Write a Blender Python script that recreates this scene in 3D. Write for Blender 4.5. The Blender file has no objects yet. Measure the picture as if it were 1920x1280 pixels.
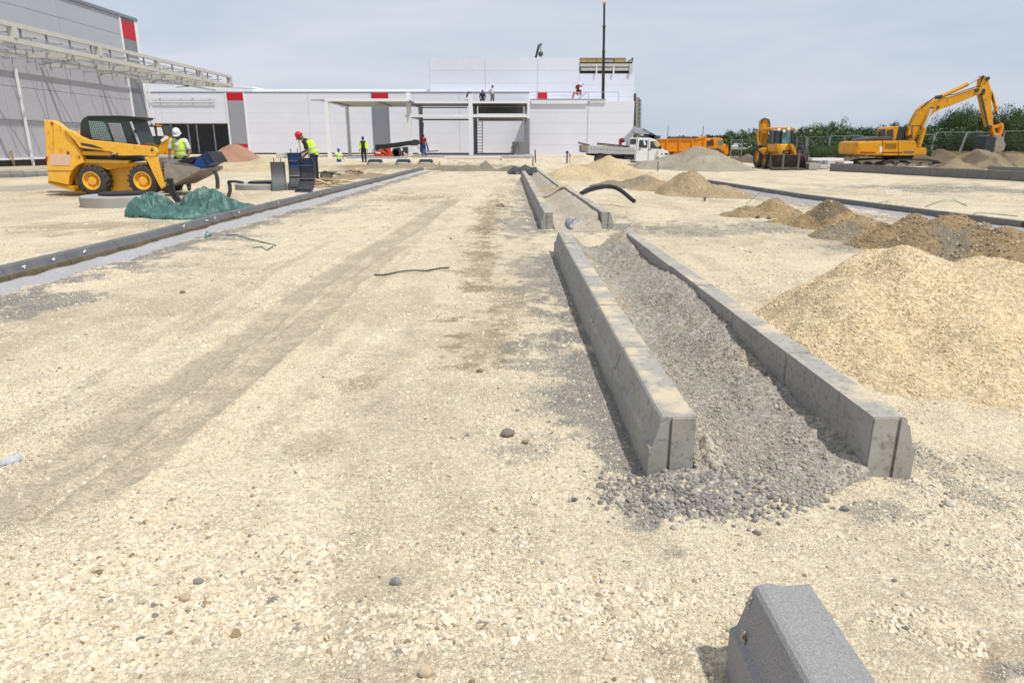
import bpy, math, random
import numpy as np
from mathutils import Vector, Matrix, Euler
random.seed(7); np.random.seed(7)
R = math.radians
sc = bpy.context.scene
COL = sc.collection

# ------------------------------------------------------------------ camera
CAM_H = 1.4
PITCH = math.atan(370.0/1280.0)
cam_d = bpy.data.cameras.new('camera'); cam = bpy.data.objects.new('camera', cam_d); COL.objects.link(cam)
cam_d.sensor_width = 36; cam_d.lens = 24; cam_d.clip_start = 0.05; cam_d.clip_end = 6000
cam.location = (0, 0, CAM_H); cam.rotation_euler = (R(90) - PITCH, 0, 0)
sc.camera = cam
sc.render.resolution_x, sc.render.resolution_y = 1024, 682

# ------------------------------------------------------------------ sky and sun
SUN_DIR = Vector((-0.40, 0.36, -1.0)).normalized()        # the way the light travels
w = bpy.data.worlds.new("World"); sc.world = w; w.use_nodes = True
nt = w.node_tree; nt.nodes.clear()
def nn(t, **k):
    n = nt.nodes.new(t)
    for a, b in k.items(): setattr(n, a, b)
    return n
out = nn('ShaderNodeOutputWorld'); bg = nn('ShaderNodeBackground')
sky = nn('ShaderNodeTexSky', sky_type='NISHITA', sun_disc=False)
sky.sun_elevation = math.asin(-SUN_DIR.z); sky.sun_rotation = math.atan2(-SUN_DIR.x, -SUN_DIR.y)
sky.air_density = 1.0; sky.dust_density = 2.0
sm = nn('ShaderNodeVectorMath', operation='SCALE'); sm.inputs['Scale'].default_value = 0.85
tc = nn('ShaderNodeTexCoord'); mp = nn('ShaderNodeMapping'); mp.inputs['Scale'].default_value = (0.9, 0.9, 4.5)
n1 = nn('ShaderNodeTexNoise'); n1.inputs['Scale'].default_value = 2.2; n1.inputs['Detail'].default_value = 5
n1.inputs['Roughness'].default_value = 0.55; n1.inputs['Distortion'].default_value = 0.5
cr = nn('ShaderNodeValToRGB'); cr.color_ramp.elements[0].position = 0.36; cr.color_ramp.elements[1].position = 0.66
cr.color_ramp.elements[0].color = (5.3, 6.1, 7.2, 1); cr.color_ramp.elements[1].color = (6.9, 7.15, 8.05, 1)
mx = nn('ShaderNodeMixRGB'); mx.inputs['Fac'].default_value = 0.86
nt.links.new(tc.outputs['Generated'], mp.inputs['Vector']); nt.links.new(mp.outputs[0], n1.inputs['Vector'])
nt.links.new(n1.outputs['Fac'], cr.inputs['Fac'])
nt.links.new(sky.outputs[0], sm.inputs[0]); nt.links.new(sm.outputs[0], mx.inputs['Color1']); nt.links.new(cr.outputs[0], mx.inputs['Color2'])
nt.links.new(mx.outputs[0], bg.inputs['Color']); bg.inputs['Strength'].default_value = 0.1
nt.links.new(bg.outputs[0], out.inputs['Surface'])
sd = bpy.data.lights.new('sun', 'SUN'); sd.energy = 3.45; sd.angle = R(1.1); sd.color = (1.0, 0.955, 0.88)
so = bpy.data.objects.new('sun', sd); COL.objects.link(so); so.rotation_euler = SUN_DIR.to_track_quat('-Z', 'Y').to_euler()
so.location = (10, -10, 30)
sc.view_settings.view_transform = 'Standard'; sc.view_settings.look = 'None'
sc.view_settings.exposure = 0.12; sc.view_settings.gamma = 1.0; sc.view_settings.use_curve_mapping = False

# ------------------------------------------------------------------ measuring helpers (photo measurements -> metres)
_s, _c = math.sin(PITCH), math.cos(PITCH)
def G(px, py, z=0.0):
    u = (px-960)/1280; v = (640-py)/1280
    t = (z-CAM_H)/(-_s+v*_c)
    return (u*t, (_c+v*_s)*t)
def W(px, py, Y):
    u = (px-960)/1280; v = (640-py)/1280
    t = Y/(_c+v*_s)
    return (u*t, CAM_H+t*(-_s+v*_c))
def K(ox, oy, s): return lambda x, y: (ox+x/s, oy+y/s)
K0 = K(0, 0, 1)

# ------------------------------------------------------------------ noise
_rg = np.random.RandomState(3); _T = _rg.rand(256, 256)
def vnoise(x, y):
    xi = np.floor(x).astype(int); yi = np.floor(y).astype(int); xf = x-xi; yf = y-yi
    xf = xf*xf*(3-2*xf); yf = yf*yf*(3-2*yf)
    a = _T[xi & 255, yi & 255]; b = _T[(xi+1) & 255, yi & 255]; c = _T[xi & 255, (yi+1) & 255]; d = _T[(xi+1) & 255, (yi+1) & 255]
    return (a*(1-xf)+b*xf)*(1-yf)+(c*(1-xf)+d*xf)*yf
def fbm(x, y, o=4, g=0.5):
    s = 0; a = 1; t = 0
    for i in range(o):
        s = s+a*vnoise(x*2**i+17.3*i, y*2**i+5.1*i); t += a; a *= g
    return s/t
def sstep(a, b, x):
    t = np.clip((x-a)/(b-a), 0, 1); return t*t*(3-2*t)

# ------------------------------------------------------------------ materials
_M = {}
def lin(r, g, b, k=1.0):
    f = lambda c: ((c/255+0.055)/1.055)**2.4 if c > 10 else c/255/12.92
    return (f(r)*k, f(g)*k, f(b)*k)
def mat(name, col, rough=0.8, var=0.12, scale=4.0, bump=0.0, bscale=60.0, dirt=0.0, dirtcol=(0.30, 0.24, 0.16), metal=0.0, dscale=3.0, spec=0.4, top_dust=0.0, coat=0.0):
    if name in _M: return _M[name]
    m = bpy.data.materials.new(name); m.use_nodes = True; t = m.node_tree; t.nodes.clear()
    o = t.nodes.new('ShaderNodeOutputMaterial'); p = t.nodes.new('ShaderNodeBsdfPrincipled'); t.links.new(p.outputs[0], o.inputs[0])
    p.inputs['Roughness'].default_value = rough; p.inputs['Metallic'].default_value = metal
    p.inputs['Specular IOR Level'].default_value = spec
    if coat: p.inputs['Coat Weight'].default_value = coat; p.inputs['Coat Roughness'].default_value = 0.25
    g = t.nodes.new('ShaderNodeNewGeometry')
    def noise(s, d=5, r=0.6):
        n = t.nodes.new('ShaderNodeTexNoise'); n.inputs['Scale'].default_value = s; n.inputs['Detail'].default_value = d; n.inputs['Roughness'].default_value = r
        t.links.new(g.outputs['Position'], n.inputs['Vector']); return n
    n = noise(scale); rp = t.nodes.new('ShaderNodeValToRGB')
    rp.color_ramp.elements[0].position = 0.3; rp.color_ramp.elements[1].position = 0.7
    rp.color_ramp.elements[0].color = tuple(c*(1-var) for c in col)+(1,); rp.color_ramp.elements[1].color = tuple(min(1, c*(1+var)) for c in col)+(1,)
    t.links.new(n.outputs['Fac'], rp.inputs['Fac']); cur = rp.outputs[0]
    def mixin(cur, fac, c2):
        q = t.nodes.new('ShaderNodeMixRGB'); t.links.new(fac, q.inputs['Fac']); t.links.new(cur, q.inputs['Color1']); q.inputs['Color2'].default_value = tuple(c2)+(1,); return q.outputs[0]
    if dirt > 0:
        n2 = noise(dscale, 8, 0.7); r2 = t.nodes.new('ShaderNodeValToRGB')
        r2.color_ramp.elements[0].position = 0.62-0.3*dirt; r2.color_ramp.elements[1].position = 0.78-0.2*dirt
        r2.color_ramp.elements[1].color = (0.85, 0.85, 0.85, 1)
        t.links.new(n2.outputs['Fac'], r2.inputs['Fac']); cur = mixin(cur, r2.outputs[0], dirtcol)
    if top_dust > 0:
        sx = t.nodes.new('ShaderNodeSeparateXYZ'); t.links.new(g.outputs['Normal'], sx.inputs[0])
        mr = t.nodes.new('ShaderNodeMapRange'); mr.inputs['From Min'].default_value = 0.75; mr.inputs['From Max'].default_value = 0.97; t.links.new(sx.outputs['Z'], mr.inputs['Value'])
        n3 = noise(2.3, 9, 0.72); r3 = t.nodes.new('ShaderNodeValToRGB')
        r3.color_ramp.elements[0].position = 0.62-0.25*top_dust; r3.color_ramp.elements[1].position = 0.70-0.2*top_dust
        t.links.new(n3.outputs['Fac'], r3.inputs['Fac'])
        mm = t.nodes.new('ShaderNodeMath'); mm.operation = 'MULTIPLY'; t.links.new(mr.outputs[0], mm.inputs[0]); t.links.new(r3.outputs[0], mm.inputs[1])
        cur = mixin(cur, mm.outputs[0], (0.55, 0.465, 0.33))
    t.links.new(cur, p.inputs['Base Color'])
    if bump > 0:
        nb = noise(bscale, 6, 0.65); b = t.nodes.new('ShaderNodeBump'); b.inputs['Strength'].default_value = min(1, bump); b.inputs['Distance'].default_value = 0.6/bscale
        t.links.new(nb.outputs['Fac'], b.inputs['Height']); t.links.new(b.outputs[0], p.inputs['Normal'])
    _M[name] = m; return m

def attr_mat(name, attr, kind='GEOMETRY', rough=0.95, bump=True, fine=True, vs=38.0, contrast=0.35):
    m = bpy.data.materials.new(name); m.use_nodes = True; t = m.node_tree; t.nodes.clear()
    o = t.nodes.new('ShaderNodeOutputMaterial'); p = t.nodes.new('ShaderNodeBsdfPrincipled'); t.links.new(p.outputs[0], o.inputs[0])
    p.inputs['Roughness'].default_value = rough; p.inputs['Specular IOR Level'].default_value = 0.15
    a = t.nodes.new('ShaderNodeAttribute'); a.attribute_name = attr; a.attribute_type = kind
    g = t.nodes.new('ShaderNodeNewGeometry'); cur = a.outputs['Color']
    if fine:
        hs = []
        for (s, lo, hi) in ((vs, 1-contrast, 1+contrast*0.5), (vs*2.7, 1-contrast*0.8, 1+contrast*0.5)):
            v = t.nodes.new('ShaderNodeTexVoronoi'); v.inputs['Scale'].default_value = s; t.links.new(g.outputs['Position'], v.inputs['Vector'])
            sx = t.nodes.new('ShaderNodeSeparateColor'); t.links.new(v.outputs['Color'], sx.inputs[0])
            mr = t.nodes.new('ShaderNodeMapRange'); mr.inputs['To Min'].default_value = lo; mr.inputs['To Max'].default_value = hi; t.links.new(sx.outputs[0], mr.inputs['Value'])
            q = t.nodes.new('ShaderNodeVectorMath'); q.operation = 'SCALE'; t.links.new(cur, q.inputs[0]); t.links.new(mr.outputs[0], q.inputs['Scale']); cur = q.outputs[0]
            hs.append(v.outputs['Distance'])
        n = t.nodes.new('ShaderNodeTexNoise'); n.inputs['Scale'].default_value = 24; n.inputs['Detail'].default_value = 8; n.inputs['Roughness'].default_value = 0.75
        t.links.new(g.outputs['Position'], n.inputs['Vector'])
        mr = t.nodes.new('ShaderNodeMapRange'); mr.inputs['From Min'].default_value = 0.3; mr.inputs['From Max'].default_value = 0.7; mr.inputs['To Min'].default_value = 0.80; mr.inputs['To Max'].default_value = 1.12
        t.links.new(n.outputs['Fac'], mr.inputs['Value'])
        q = t.nodes.new('ShaderNodeVectorMath'); q.operation = 'SCALE'; t.links.new(cur, q.inputs[0]); t.links.new(mr.outputs[0], q.inputs['Scale']); cur = q.outputs[0]
        if bump:
            b = t.nodes.new('ShaderNodeBump'); b.inputs['Strength'].default_value = 0.55; b.inputs['Distance'].default_value = 0.012; b.invert = True
            t.links.new(hs[0], b.inputs['Height']); b2 = t.nodes.new('ShaderNodeBump'); b2.inputs['Strength'].default_value = 0.5; b2.inputs['Distance'].default_value = 0.01
            t.links.new(n.outputs['Fac'], b2.inputs['Height']); t.links.new(b.outputs[0], b2.inputs['Normal']); t.links.new(b2.outputs[0], p.inputs['Normal'])
    t.links.new(cur, p.inputs['Base Color'])
    return m

m_ground = attr_mat('ground_limestone', 'tint', vs=85.0, contrast=0.26)
m_soil = attr_mat('loose_soil', 'tint', vs=48.0, contrast=0.32)
m_stone = attr_mat('stone', 'col', 'INSTANCER', fine=False)
_m = m_stone.node_tree
m_conc = mat('kerb_concrete', (0.345, 0.33, 0.30), 0.9, 0.12, 3, bump=0.5, bscale=150, dirt=0.36, dirtcol=(0.13, 0.127, 0.12), dscale=26, top_dust=0.52)
m_conc_clean = mat('kerb_concrete_clean', (0.29, 0.285, 0.285), 0.95, 0.3, 220, bump=1.0, bscale=190, dirt=0.12, dirtcol=(0.30, 0.29, 0.28), dscale=18)
m_kdark = mat('dark_wet_kerb', (0.135, 0.138, 0.145), 0.7, 0.15, 4, bump=0.3, bscale=60, dirt=0.2, dirtcol=(0.2, 0.18, 0.15), dscale=5)
m_conc_dark = mat('kerb_concrete_stained', (0.18, 0.175, 0.17), 0.9, 0.15, 5, bump=0.4, bscale=110, dirt=0.25, dirtcol=(0.24, 0.19, 0.12), dscale=6)
m_form = mat('brown_form_board', (0.15, 0.115, 0.06), 0.85, 0.3, 5, dirt=0.3, dirtcol=(0.26, 0.21, 0.13), dscale=6)
m_haunch = mat('pale_mortar', (0.46, 0.46, 0.49), 0.95, 0.10, 5, bump=0.5, bscale=30, dirt=0.2, dirtcol=(0.33, 0.33, 0.33), dscale=2.5)
m_yel = mat('yellow_paint', lin(252, 190, 62, 0.86), 0.42, 0.08, 2, dirt=0.24, dirtcol=lin(205, 150, 70, 0.6), dscale=6, bump=0.05, bscale=20, coat=0.15)
m_yel2 = mat('worn_yellow_paint', lin(238, 168, 14, 0.72), 0.45, 0.10, 2, dirt=0.28, dirtcol=lin(150, 105, 50, 0.55), dscale=3)
m_orange = mat('orange_paint', lin(245, 150, 0, 0.75), 0.5, 0.08, 2, dirt=0.2, dirtcol=lin(180, 120, 40, 0.6))
m_char = mat('charcoal_paint', (0.030, 0.040, 0.042), 0.45, 0.15, 3, dirt=0.15, dirtcol=(0.12, 0.11, 0.09))
m_black = mat('black_rubber', (0.020, 0.020, 0.021), 0.6, 0.2, 8, dirt=0.1, dirtcol=(0.08, 0.07, 0.055))
m_tyre = mat('dusty_tyre', (0.045, 0.043, 0.042), 0.85, 0.25, 9, bump=0.3, bscale=40, dirt=0.3, dirtcol=(0.12, 0.105, 0.085), dscale=8)
m_steel = mat('worn_steel', (0.16, 0.155, 0.15), 0.5, 0.2, 6, metal=0.4, dirt=0.35, dirtcol=(0.20, 0.15, 0.10), dscale=6)
m_bucket = mat('dusty_bucket_steel', (0.27, 0.24, 0.20), 0.75, 0.2, 5, dirt=0.4, dirtcol=(0.36, 0.30, 0.22), dscale=5)
m_darksteel = mat('dark_steel', (0.055, 0.06, 0.068), 0.45, 0.2, 5, metal=0.3, dirt=0.25, dirtcol=(0.16, 0.12, 0.08), dscale=7)
m_chrome = mat('chrome_rod', (0.75, 0.75, 0.77), 0.18, 0.03, 3, metal=0.9)
m_white = mat('white_paint', (0.72, 0.73, 0.74), 0.4, 0.04, 2, dirt=0.15, dirtcol=(0.45, 0.42, 0.36), dscale=2)
m_panel = mat('white_cladding', (0.68, 0.70, 0.78), 0.55, 0.025, 0.6, dirt=0.05, dirtcol=(0.62, 0.64, 0.70), dscale=0.5)
m_panel2 = mat('bright_white_cladding', (0.78, 0.80, 0.84), 0.55, 0.025, 0.6)
m_gpanel = mat('silver_grey_cladding', (0.40, 0.405, 0.46), 0.5, 0.03, 0.5, dirt=0.08, dirtcol=(0.36, 0.36, 0.40), dscale=0.4)
m_dgrey = mat('slate_grey_cladding', (0.20, 0.215, 0.255), 0.5, 0.05, 1)
m_red = mat('red_cladding', (0.50, 0.008, 0.018), 0.45, 0.05, 1)
m_seam = mat('joint_backing', (0.30, 0.30, 0.32), 0.8, 0.05, 2)
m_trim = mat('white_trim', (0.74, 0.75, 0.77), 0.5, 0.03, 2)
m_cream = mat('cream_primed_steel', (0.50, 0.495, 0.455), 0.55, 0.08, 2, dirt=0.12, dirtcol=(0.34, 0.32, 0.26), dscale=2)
m_galv = mat('galvanised_steel', (0.42, 0.44, 0.48), 0.45, 0.15, 3, metal=0.5)
m_beamg = mat('grey_steel_beam', (0.26, 0.27, 0.28), 0.5, 0.12, 2, metal=0.2)
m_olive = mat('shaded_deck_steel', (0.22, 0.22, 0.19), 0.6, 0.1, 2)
m_dark = mat('dark_interior', (0.018, 0.018, 0.020), 0.6, 0.3, 1)
m_glass = mat('dark_glass', (0.03, 0.035, 0.04), 0.08, 0.2, 0.5, spec=0.7)
m_gglass = mat('green_tinted_glass', (0.05, 0.16, 0.13), 0.12, 0.25, 6, spec=0.7)
m_bglass = mat('blue_grey_glass', (0.10, 0.20, 0.22), 0.1, 0.4, 3, spec=0.7)
m_grille = mat('light_grille_wire', (0.42, 0.44, 0.46), 0.5, 0.1, 8)
m_insul = mat('yellow_insulation', (0.62, 0.44, 0.16), 0.9, 0.12, 2)
m_wood = mat('pale_timber', (0.48, 0.34, 0.18), 0.8, 0.2, 6, dirt=0.15, dirtcol=(0.25, 0.17, 0.09))
m_wood2 = mat('weathered_timber', (0.36, 0.28, 0.17), 0.85, 0.25, 5, dirt=0.25, dirtcol=(0.2, 0.15, 0.09))
m_rust = mat('rusty_debris', (0.16, 0.07, 0.04), 0.9, 0.3, 7)
m_blue = mat('blue_paint', (0.012, 0.055, 0.22), 0.5, 0.25, 6, dirt=0.22, dirtcol=(0.10, 0.09, 0.09), dscale=9)
m_tarp = mat('green_tarpaulin', (0.045, 0.125, 0.105), 0.45, 0.35, 5, bump=0.35, bscale=16, spec=0.5)
m_bag = mat('black_plastic_film', (0.035, 0.038, 0.042), 0.3, 0.3, 5, bump=0.5, bscale=22, spec=0.6)
m_ring = mat('precast_concrete', (0.34, 0.335, 0.32), 0.9, 0.10, 3, bump=0.3, bscale=90, dirt=0.15, dirtcol=(0.42, 0.36, 0.27))
m_skin = mat('tanned_skin', (0.22, 0.105, 0.06), 0.6, 0.1, 20)
m_hiv = mat('hi_vis_yellow', (0.60, 0.90, 0.03), 0.7, 0.08, 12)
m_refl = mat('reflective_tape', (0.50, 0.53, 0.45), 0.4, 0.1, 20)
m_navy = mat('navy_cloth', (0.016, 0.024, 0.055), 0.85, 0.25, 12)
m_dkcloth = mat('dark_grey_cloth', (0.022, 0.022, 0.030), 0.85, 0.25, 12)
m_grcloth = mat('grey_trousers', (0.13, 0.12, 0.12), 0.85, 0.2, 12)
m_bluecloth = mat('work_blue_cloth', (0.008, 0.065, 0.30), 0.8, 0.2, 12)
m_redcloth = mat('red_cloth', (0.25, 0.010, 0.018), 0.8, 0.2, 12)
m_whcloth = mat('white_cloth', (0.62, 0.62, 0.66), 0.8, 0.06, 12)
m_hw = mat('white_helmet', (0.80, 0.81, 0.82), 0.3, 0.03, 6); m_hr = mat('red_helmet', (0.60, 0.012, 0.03), 0.3, 0.1, 8); m_hb = mat('blue_helmet', (0.012, 0.07, 0.30), 0.3, 0.1, 8)
m_hair = mat('dark_hair', (0.02, 0.016, 0.013), 0.8, 0.2, 30)
m_pink = mat('pale_pink_sticker', (0.68, 0.46, 0.36), 0.6, 0.03, 3)
m_tred = mat('telehandler_red', (0.60, 0.07, 0.02), 0.4, 0.1, 4)
m_asph = mat('asphalt', (0.13, 0.13, 0.14), 0.95, 0.15, 4, bump=0.4, bscale=50)
m_bark = mat('bark', (0.07, 0.05, 0.035), 0.9, 0.2, 8)

# ------------------------------------------------------------------ object helpers
def tag(o, label=None, cat=None, group=None, kind=None):
    if label: o['label'] = label
    if cat: o['category'] = cat
    if group: o['group'] = group
    if kind: o['kind'] = kind
    return o
def root(name, label, cat, loc, group=None, rz=0.0):
    o = bpy.data.objects.new(name, None); COL.objects.link(o); o.empty_display_size = 0.2
    o.location = loc; o.rotation_euler = (0, 0, rz); return tag(o, label, cat, group)
def origin(p):
    while p is not None and p.parent is not None: p = p.parent
    return Vector(p.location) if p is not None else Vector((0, 0, 0))

class MB:
    def __init__(s): s.v = []; s.f = []
    def add(s, vs, fs):
        b = len(s.v); s.v += [tuple(q) for q in vs]; s.f += [tuple(i+b for i in f) for f in fs]; return s
    def box(s, x0, x1, y0, y1, z0, z1):
        return s.add([(x0,y0,z0),(x1,y0,z0),(x1,y1,z0),(x0,y1,z0),(x0,y0,z1),(x1,y0,z1),(x1,y1,z1),(x0,y1,z1)],
                     [(0,3,2,1),(4,5,6,7),(0,1,5,4),(1,2,6,5),(2,3,7,6),(3,0,4,7)])
    def prism(s, pts, y0, y1):            # polygon in X,Z pushed along Y
        n = len(pts); a = sum(pts[i][0]*pts[(i+1)%n][1]-pts[(i+1)%n][0]*pts[i][1] for i in range(n))
        if a < 0: pts = pts[::-1]
        return s.add([(x, y0, z) for x, z in pts]+[(x, y1, z) for x, z in pts],
                     [tuple(range(n)), tuple(range(2*n-1, n-1, -1))]+[(i, i+n, (i+1)%n+n, (i+1)%n) for i in range(n)])
    def hull8(s, a, b):                   # two quads (lists of 4 points) joined
        return s.add(list(a)+list(b), [(0,1,2,3),(7,6,5,4)]+[(i, i+4, (i+1)%4+4, (i+1)%4) for i in range(4)])
    def tube(s, pts, r, n=10, cap=True):
        pts = [Vector(p) for p in pts]; m = len(pts); rr = r if isinstance(r, (list, tuple)) else [r]*m; ring = []
        t0 = (pts[1]-pts[0]).normalized(); up = Vector((0,0,1)) if abs(t0.z) < 0.9 else Vector((1,0,0)); nrm = t0.cross(up).normalized()
        for i in range(m):
            t = (pts[min(i+1, m-1)]-pts[max(i-1, 0)]).normalized(); nrm = (nrm-t*nrm.dot(t)).normalized(); bi = t.cross(nrm)
            ring.append([pts[i]+(nrm*math.cos(2*math.pi*k/n)+bi*math.sin(2*math.pi*k/n))*rr[i] for k in range(n)])
        vs = [p for q in ring for p in q]
        fs = [(i*n+k, i*n+(k+1)%n, (i+1)*n+(k+1)%n, (i+1)*n+k) for i in range(m-1) for k in range(n)]
        if cap: fs += [tuple(range(n-1, -1, -1)), tuple((m-1)*n+k for k in range(n))]
        return s.add(vs, fs)
    def bar(s, a, b, w, h=None):
        a = Vector(a); b = Vector(b); h = h or w; t = (b-a).normalized(); up = Vector((0,0,1)) if abs(t.z) < 0.95 else Vector((0,1,0))
        x = t.cross(up).normalized()*(w/2); z = x.cross(t).normalized()*(h/2)
        return s.hull8([a-x-z, a+x-z, a+x+z, a-x+z], [b-x-z, b+x-z, b+x+z, b-x+z])
    def lathe(s, prof, c, axis='Y', n=28):   # prof: (radius, offset along axis)
        vs = []; m = len(prof)
        for r, o in prof:
            for k in range(n):
                a = 2*math.pi*k/n; p, q = r*math.cos(a), r*math.sin(a)
                vs.append((c[0]+p, c[1]+o, c[2]+q) if axis == 'Y' else ((c[0]+p, c[1]+q, c[2]+o) if axis == 'Z' else (c[0]+o, c[1]+p, c[2]+q)))
        fs = [(i*n+k, i*n+(k+1)%n, (i+1)*n+(k+1)%n, (i+1)*n+k) for i in range(m-1) for k in range(n)]
        return s.add(vs, fs)
    def ball(s, c, rx, ry=None, rz=None, n=14):
        ry = ry or rx; rz = rz or rx; m = n//2+1
        vs = [(c[0]+rx*math.sin(math.pi*i/m)*math.cos(2*math.pi*k/n), c[1]+ry*math.sin(math.pi*i/m)*math.sin(2*math.pi*k/n), c[2]+rz*math.cos(math.pi*i/m)) for i in range(1, m) for k in range(n)]
        vs += [(c[0], c[1], c[2]+rz), (c[0], c[1], c[2]-rz)]; T = len(vs)-2
        fs = [(i*n+k, (i+1)*n+k, (i+1)*n+(k+1)%n, i*n+(k+1)%n) for i in range(m-2) for k in range(n)]
        fs += [(T, k, (k+1)%n) for k in range(n)]+[(T+1, (m-2)*n+(k+1)%n, (m-2)*n+k) for k in range(n)]
        return s.add(vs, fs)
    def build(s, name, m, parent=None, bevel=0.0, smooth=False, local=False, label=None, seg=2):
        me = bpy.data.meshes.new(name); o = bpy.data.objects.new(name, me); COL.objects.link(o)
        if parent is not None:
            o.parent = parent; off = Vector((0,0,0)) if local else origin(parent)
        elif local: off = Vector((0,0,0))
        else:
            a = np.array(s.v); off = Vector(((a[:,0].min()+a[:,0].max())/2, (a[:,1].min()+a[:,1].max())/2, a[:,2].min())); o.location = off
        me.from_pydata([(x-off[0], y-off[1], z-off[2]) for x, y, z in s.v], [], s.f); me.materials.append(m)
        import bmesh
        bm = bmesh.new(); bm.from_mesh(me); bmesh.ops.recalc_face_normals(bm, faces=bm.faces); bm.to_mesh(me); bm.free()
        if smooth:
            for p in me.polygons: p.use_smooth = True
            try: me.set_sharp_from_angle(angle=R(38))
            except Exception: pass
        if bevel > 0:
            b = o.modifiers.new('bevel', 'BEVEL'); b.width = bevel; b.segments = seg; b.limit_method = 'ANGLE'; b.angle_limit = R(40)
        if label: o['label'] = label
        return o
def P(k, pts, Y): return [W(*k(x, y), Y) for x, y in pts]
def slab(name, k, pts, Y0, Y1, m, parent, bevel=0.0, label=None):
    return MB().prism(P(k, pts, Y0), Y0, Y1).build(name, m, parent, bevel=bevel, label=label)
def rectp(k, x0, y0, x1, y1, Y):
    a = W(*k(x0, y0), Y); b = W(*k(x1, y1), Y); return a[0], b[0], min(a[1], b[1]), max(a[1], b[1])
def pbox(name, k, x0, y0, x1, y1, Y0, Y1, m, parent=None, bevel=0.0, label=None):
    X0, X1, Z0, Z1 = rectp(k, x0, y0, x1, y1, Y0)
    return MB().box(X0, X1, Y0, Y1, Z0, Z1).build(name, m, parent, bevel=bevel, label=label)
def copy_tree(o, parent=None):
    c = o.copy(); COL.objects.link(c); c.parent = parent
    for ch in list(o.children): copy_tree(ch, c)
    return c

# ------------------------------------------------------------------ stones as instanced stuff (geometry nodes)
def stone_group(rounded):
    g = bpy.data.node_groups.new('stones_round' if rounded else 'stones_angular', 'GeometryNodeTree')
    g.interface.new_socket('Geometry', in_out='INPUT', socket_type='NodeSocketGeometry'); g.interface.new_socket('Geometry', in_out='OUTPUT', socket_type='NodeSocketGeometry')
    N = g.nodes.new; L = g.links.new
    gi = N('NodeGroupInput'); go = N('NodeGroupOutput'); ip = N('GeometryNodeInstanceOnPoints'); g2 = N('GeometryNodeJoinGeometry')
    for k in range(9):
        pts = N('GeometryNodePoints'); pts.inputs['Count'].default_value = 30 if rounded else 20
        rv = N('FunctionNodeRandomValue'); rv.data_type = 'FLOAT_VECTOR'; rv.inputs[0].default_value = (-1,-1,-1); rv.inputs[1].default_value = (1,1,1)
        rv.inputs['Seed'].default_value = k*11+3
        nm = N('ShaderNodeVectorMath'); nm.operation = 'NORMALIZE'; L(rv.outputs[0], nm.inputs[0])
        mx = N('ShaderNodeMix'); mx.data_type = 'VECTOR'; mx.inputs[0].default_value = 0.95 if rounded else 0.78
        L(rv.outputs[0], mx.inputs[4]); L(nm.outputs[0], mx.inputs[5]); L(mx.outputs[1], pts.inputs['Position'])
        ch = N('GeometryNodeConvexHull'); L(pts.outputs[0], ch.inputs[0])
        smt = N('GeometryNodeSetMaterial'); smt.inputs['Material'].default_value = m_stone; L(ch.outputs[0], smt.inputs[0])
        src = smt.outputs[0]
        if rounded:
            sh = N('GeometryNodeSetShadeSmooth'); L(src, sh.inputs[0]); src = sh.outputs[0]
        ti = N('GeometryNodeGeometryToInstance'); L(src, ti.inputs[0]); L(ti.outputs[0], g2.inputs[0])
    def att(nm, dt):
        a = N('GeometryNodeInputNamedAttribute'); a.data_type = dt; a.inputs[0].default_value = nm; return a.outputs[0]
    L(gi.outputs[0], ip.inputs['Points']); L(g2.outputs[0], ip.inputs['Instance']); ip.inputs['Pick Instance'].default_value = True
    L(att('idx', 'INT'), ip.inputs['Instance Index']); L(att('rot', 'FLOAT_VECTOR'), ip.inputs['Rotation']); L(att('scl', 'FLOAT_VECTOR'), ip.inputs['Scale'])
    L(ip.outputs[0], go.inputs[0]); return g
SG = [stone_group(False), stone_group(True)]
def scatter(name, pos, rad, col, parent=None, rounded=False, flat=0.78, off=(0,0,0)):
    n = len(pos); me = bpy.data.meshes.new(name); me.vertices.add(n)
    pos = np.asarray(pos, float)-np.array(off); me.vertices.foreach_set('co', pos.astype('f').ravel())
    rg = np.random.RandomState(n)
    a = me.attributes.new('rot', 'FLOAT_VECTOR', 'POINT'); r = np.stack([rg.uniform(-.5,.5,n), rg.uniform(-.5,.5,n), rg.uniform(0,6.28,n)], 1); a.data.foreach_set('vector', r.astype('f').ravel())
    a = me.attributes.new('scl', 'FLOAT_VECTOR', 'POINT'); q = np.stack([rad*rg.uniform(.9,1.4,n), rad*rg.uniform(.7,1.0,n), rad*flat*rg.uniform(.7,1.1,n)], 1); a.data.foreach_set('vector', q.astype('f').ravel())
    a = me.attributes.new('idx', 'INT', 'POINT'); a.data.foreach_set('value', rg.randint(0, 9, n).astype('i'))
    a = me.attributes.new('col', 'FLOAT_COLOR', 'POINT'); c4 = np.concatenate([np.clip(col,0,1), np.ones((n,1))], 1); a.data.foreach_set('color', c4.astype('f').ravel())
    o = bpy.data.objects.new(name, me); COL.objects.link(o); o.parent = parent; me.materials.append(m_stone)
    md = o.modifiers.new('stones', 'NODES'); md.node_group = SG[1 if rounded else 0]; o['kind'] = 'stuff'
    return o
CREAM = np.array([0.595, 0.51, 0.37]); PALE = np.array([0.64, 0.58, 0.46]); GREY = np.array([0.225, 0.212, 0.192]); BROWN = np.array([0.30, 0.22, 0.13])
def stone_cols(n, grey, rg):
    c = CREAM*rg.uniform(.72,1.2,(n,1)); k = rg.rand(n); c[k < .35] = PALE*rg.uniform(.9,1.12,((k<.35).sum(),1)); c[k > .97] = BROWN*rg.uniform(.7,1.2,((k>.97).sum(),1))
    g = rg.rand(n) < grey; c[g] = GREY*rg.uniform(.7,1.6,(g.sum(),1)); return c
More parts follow.
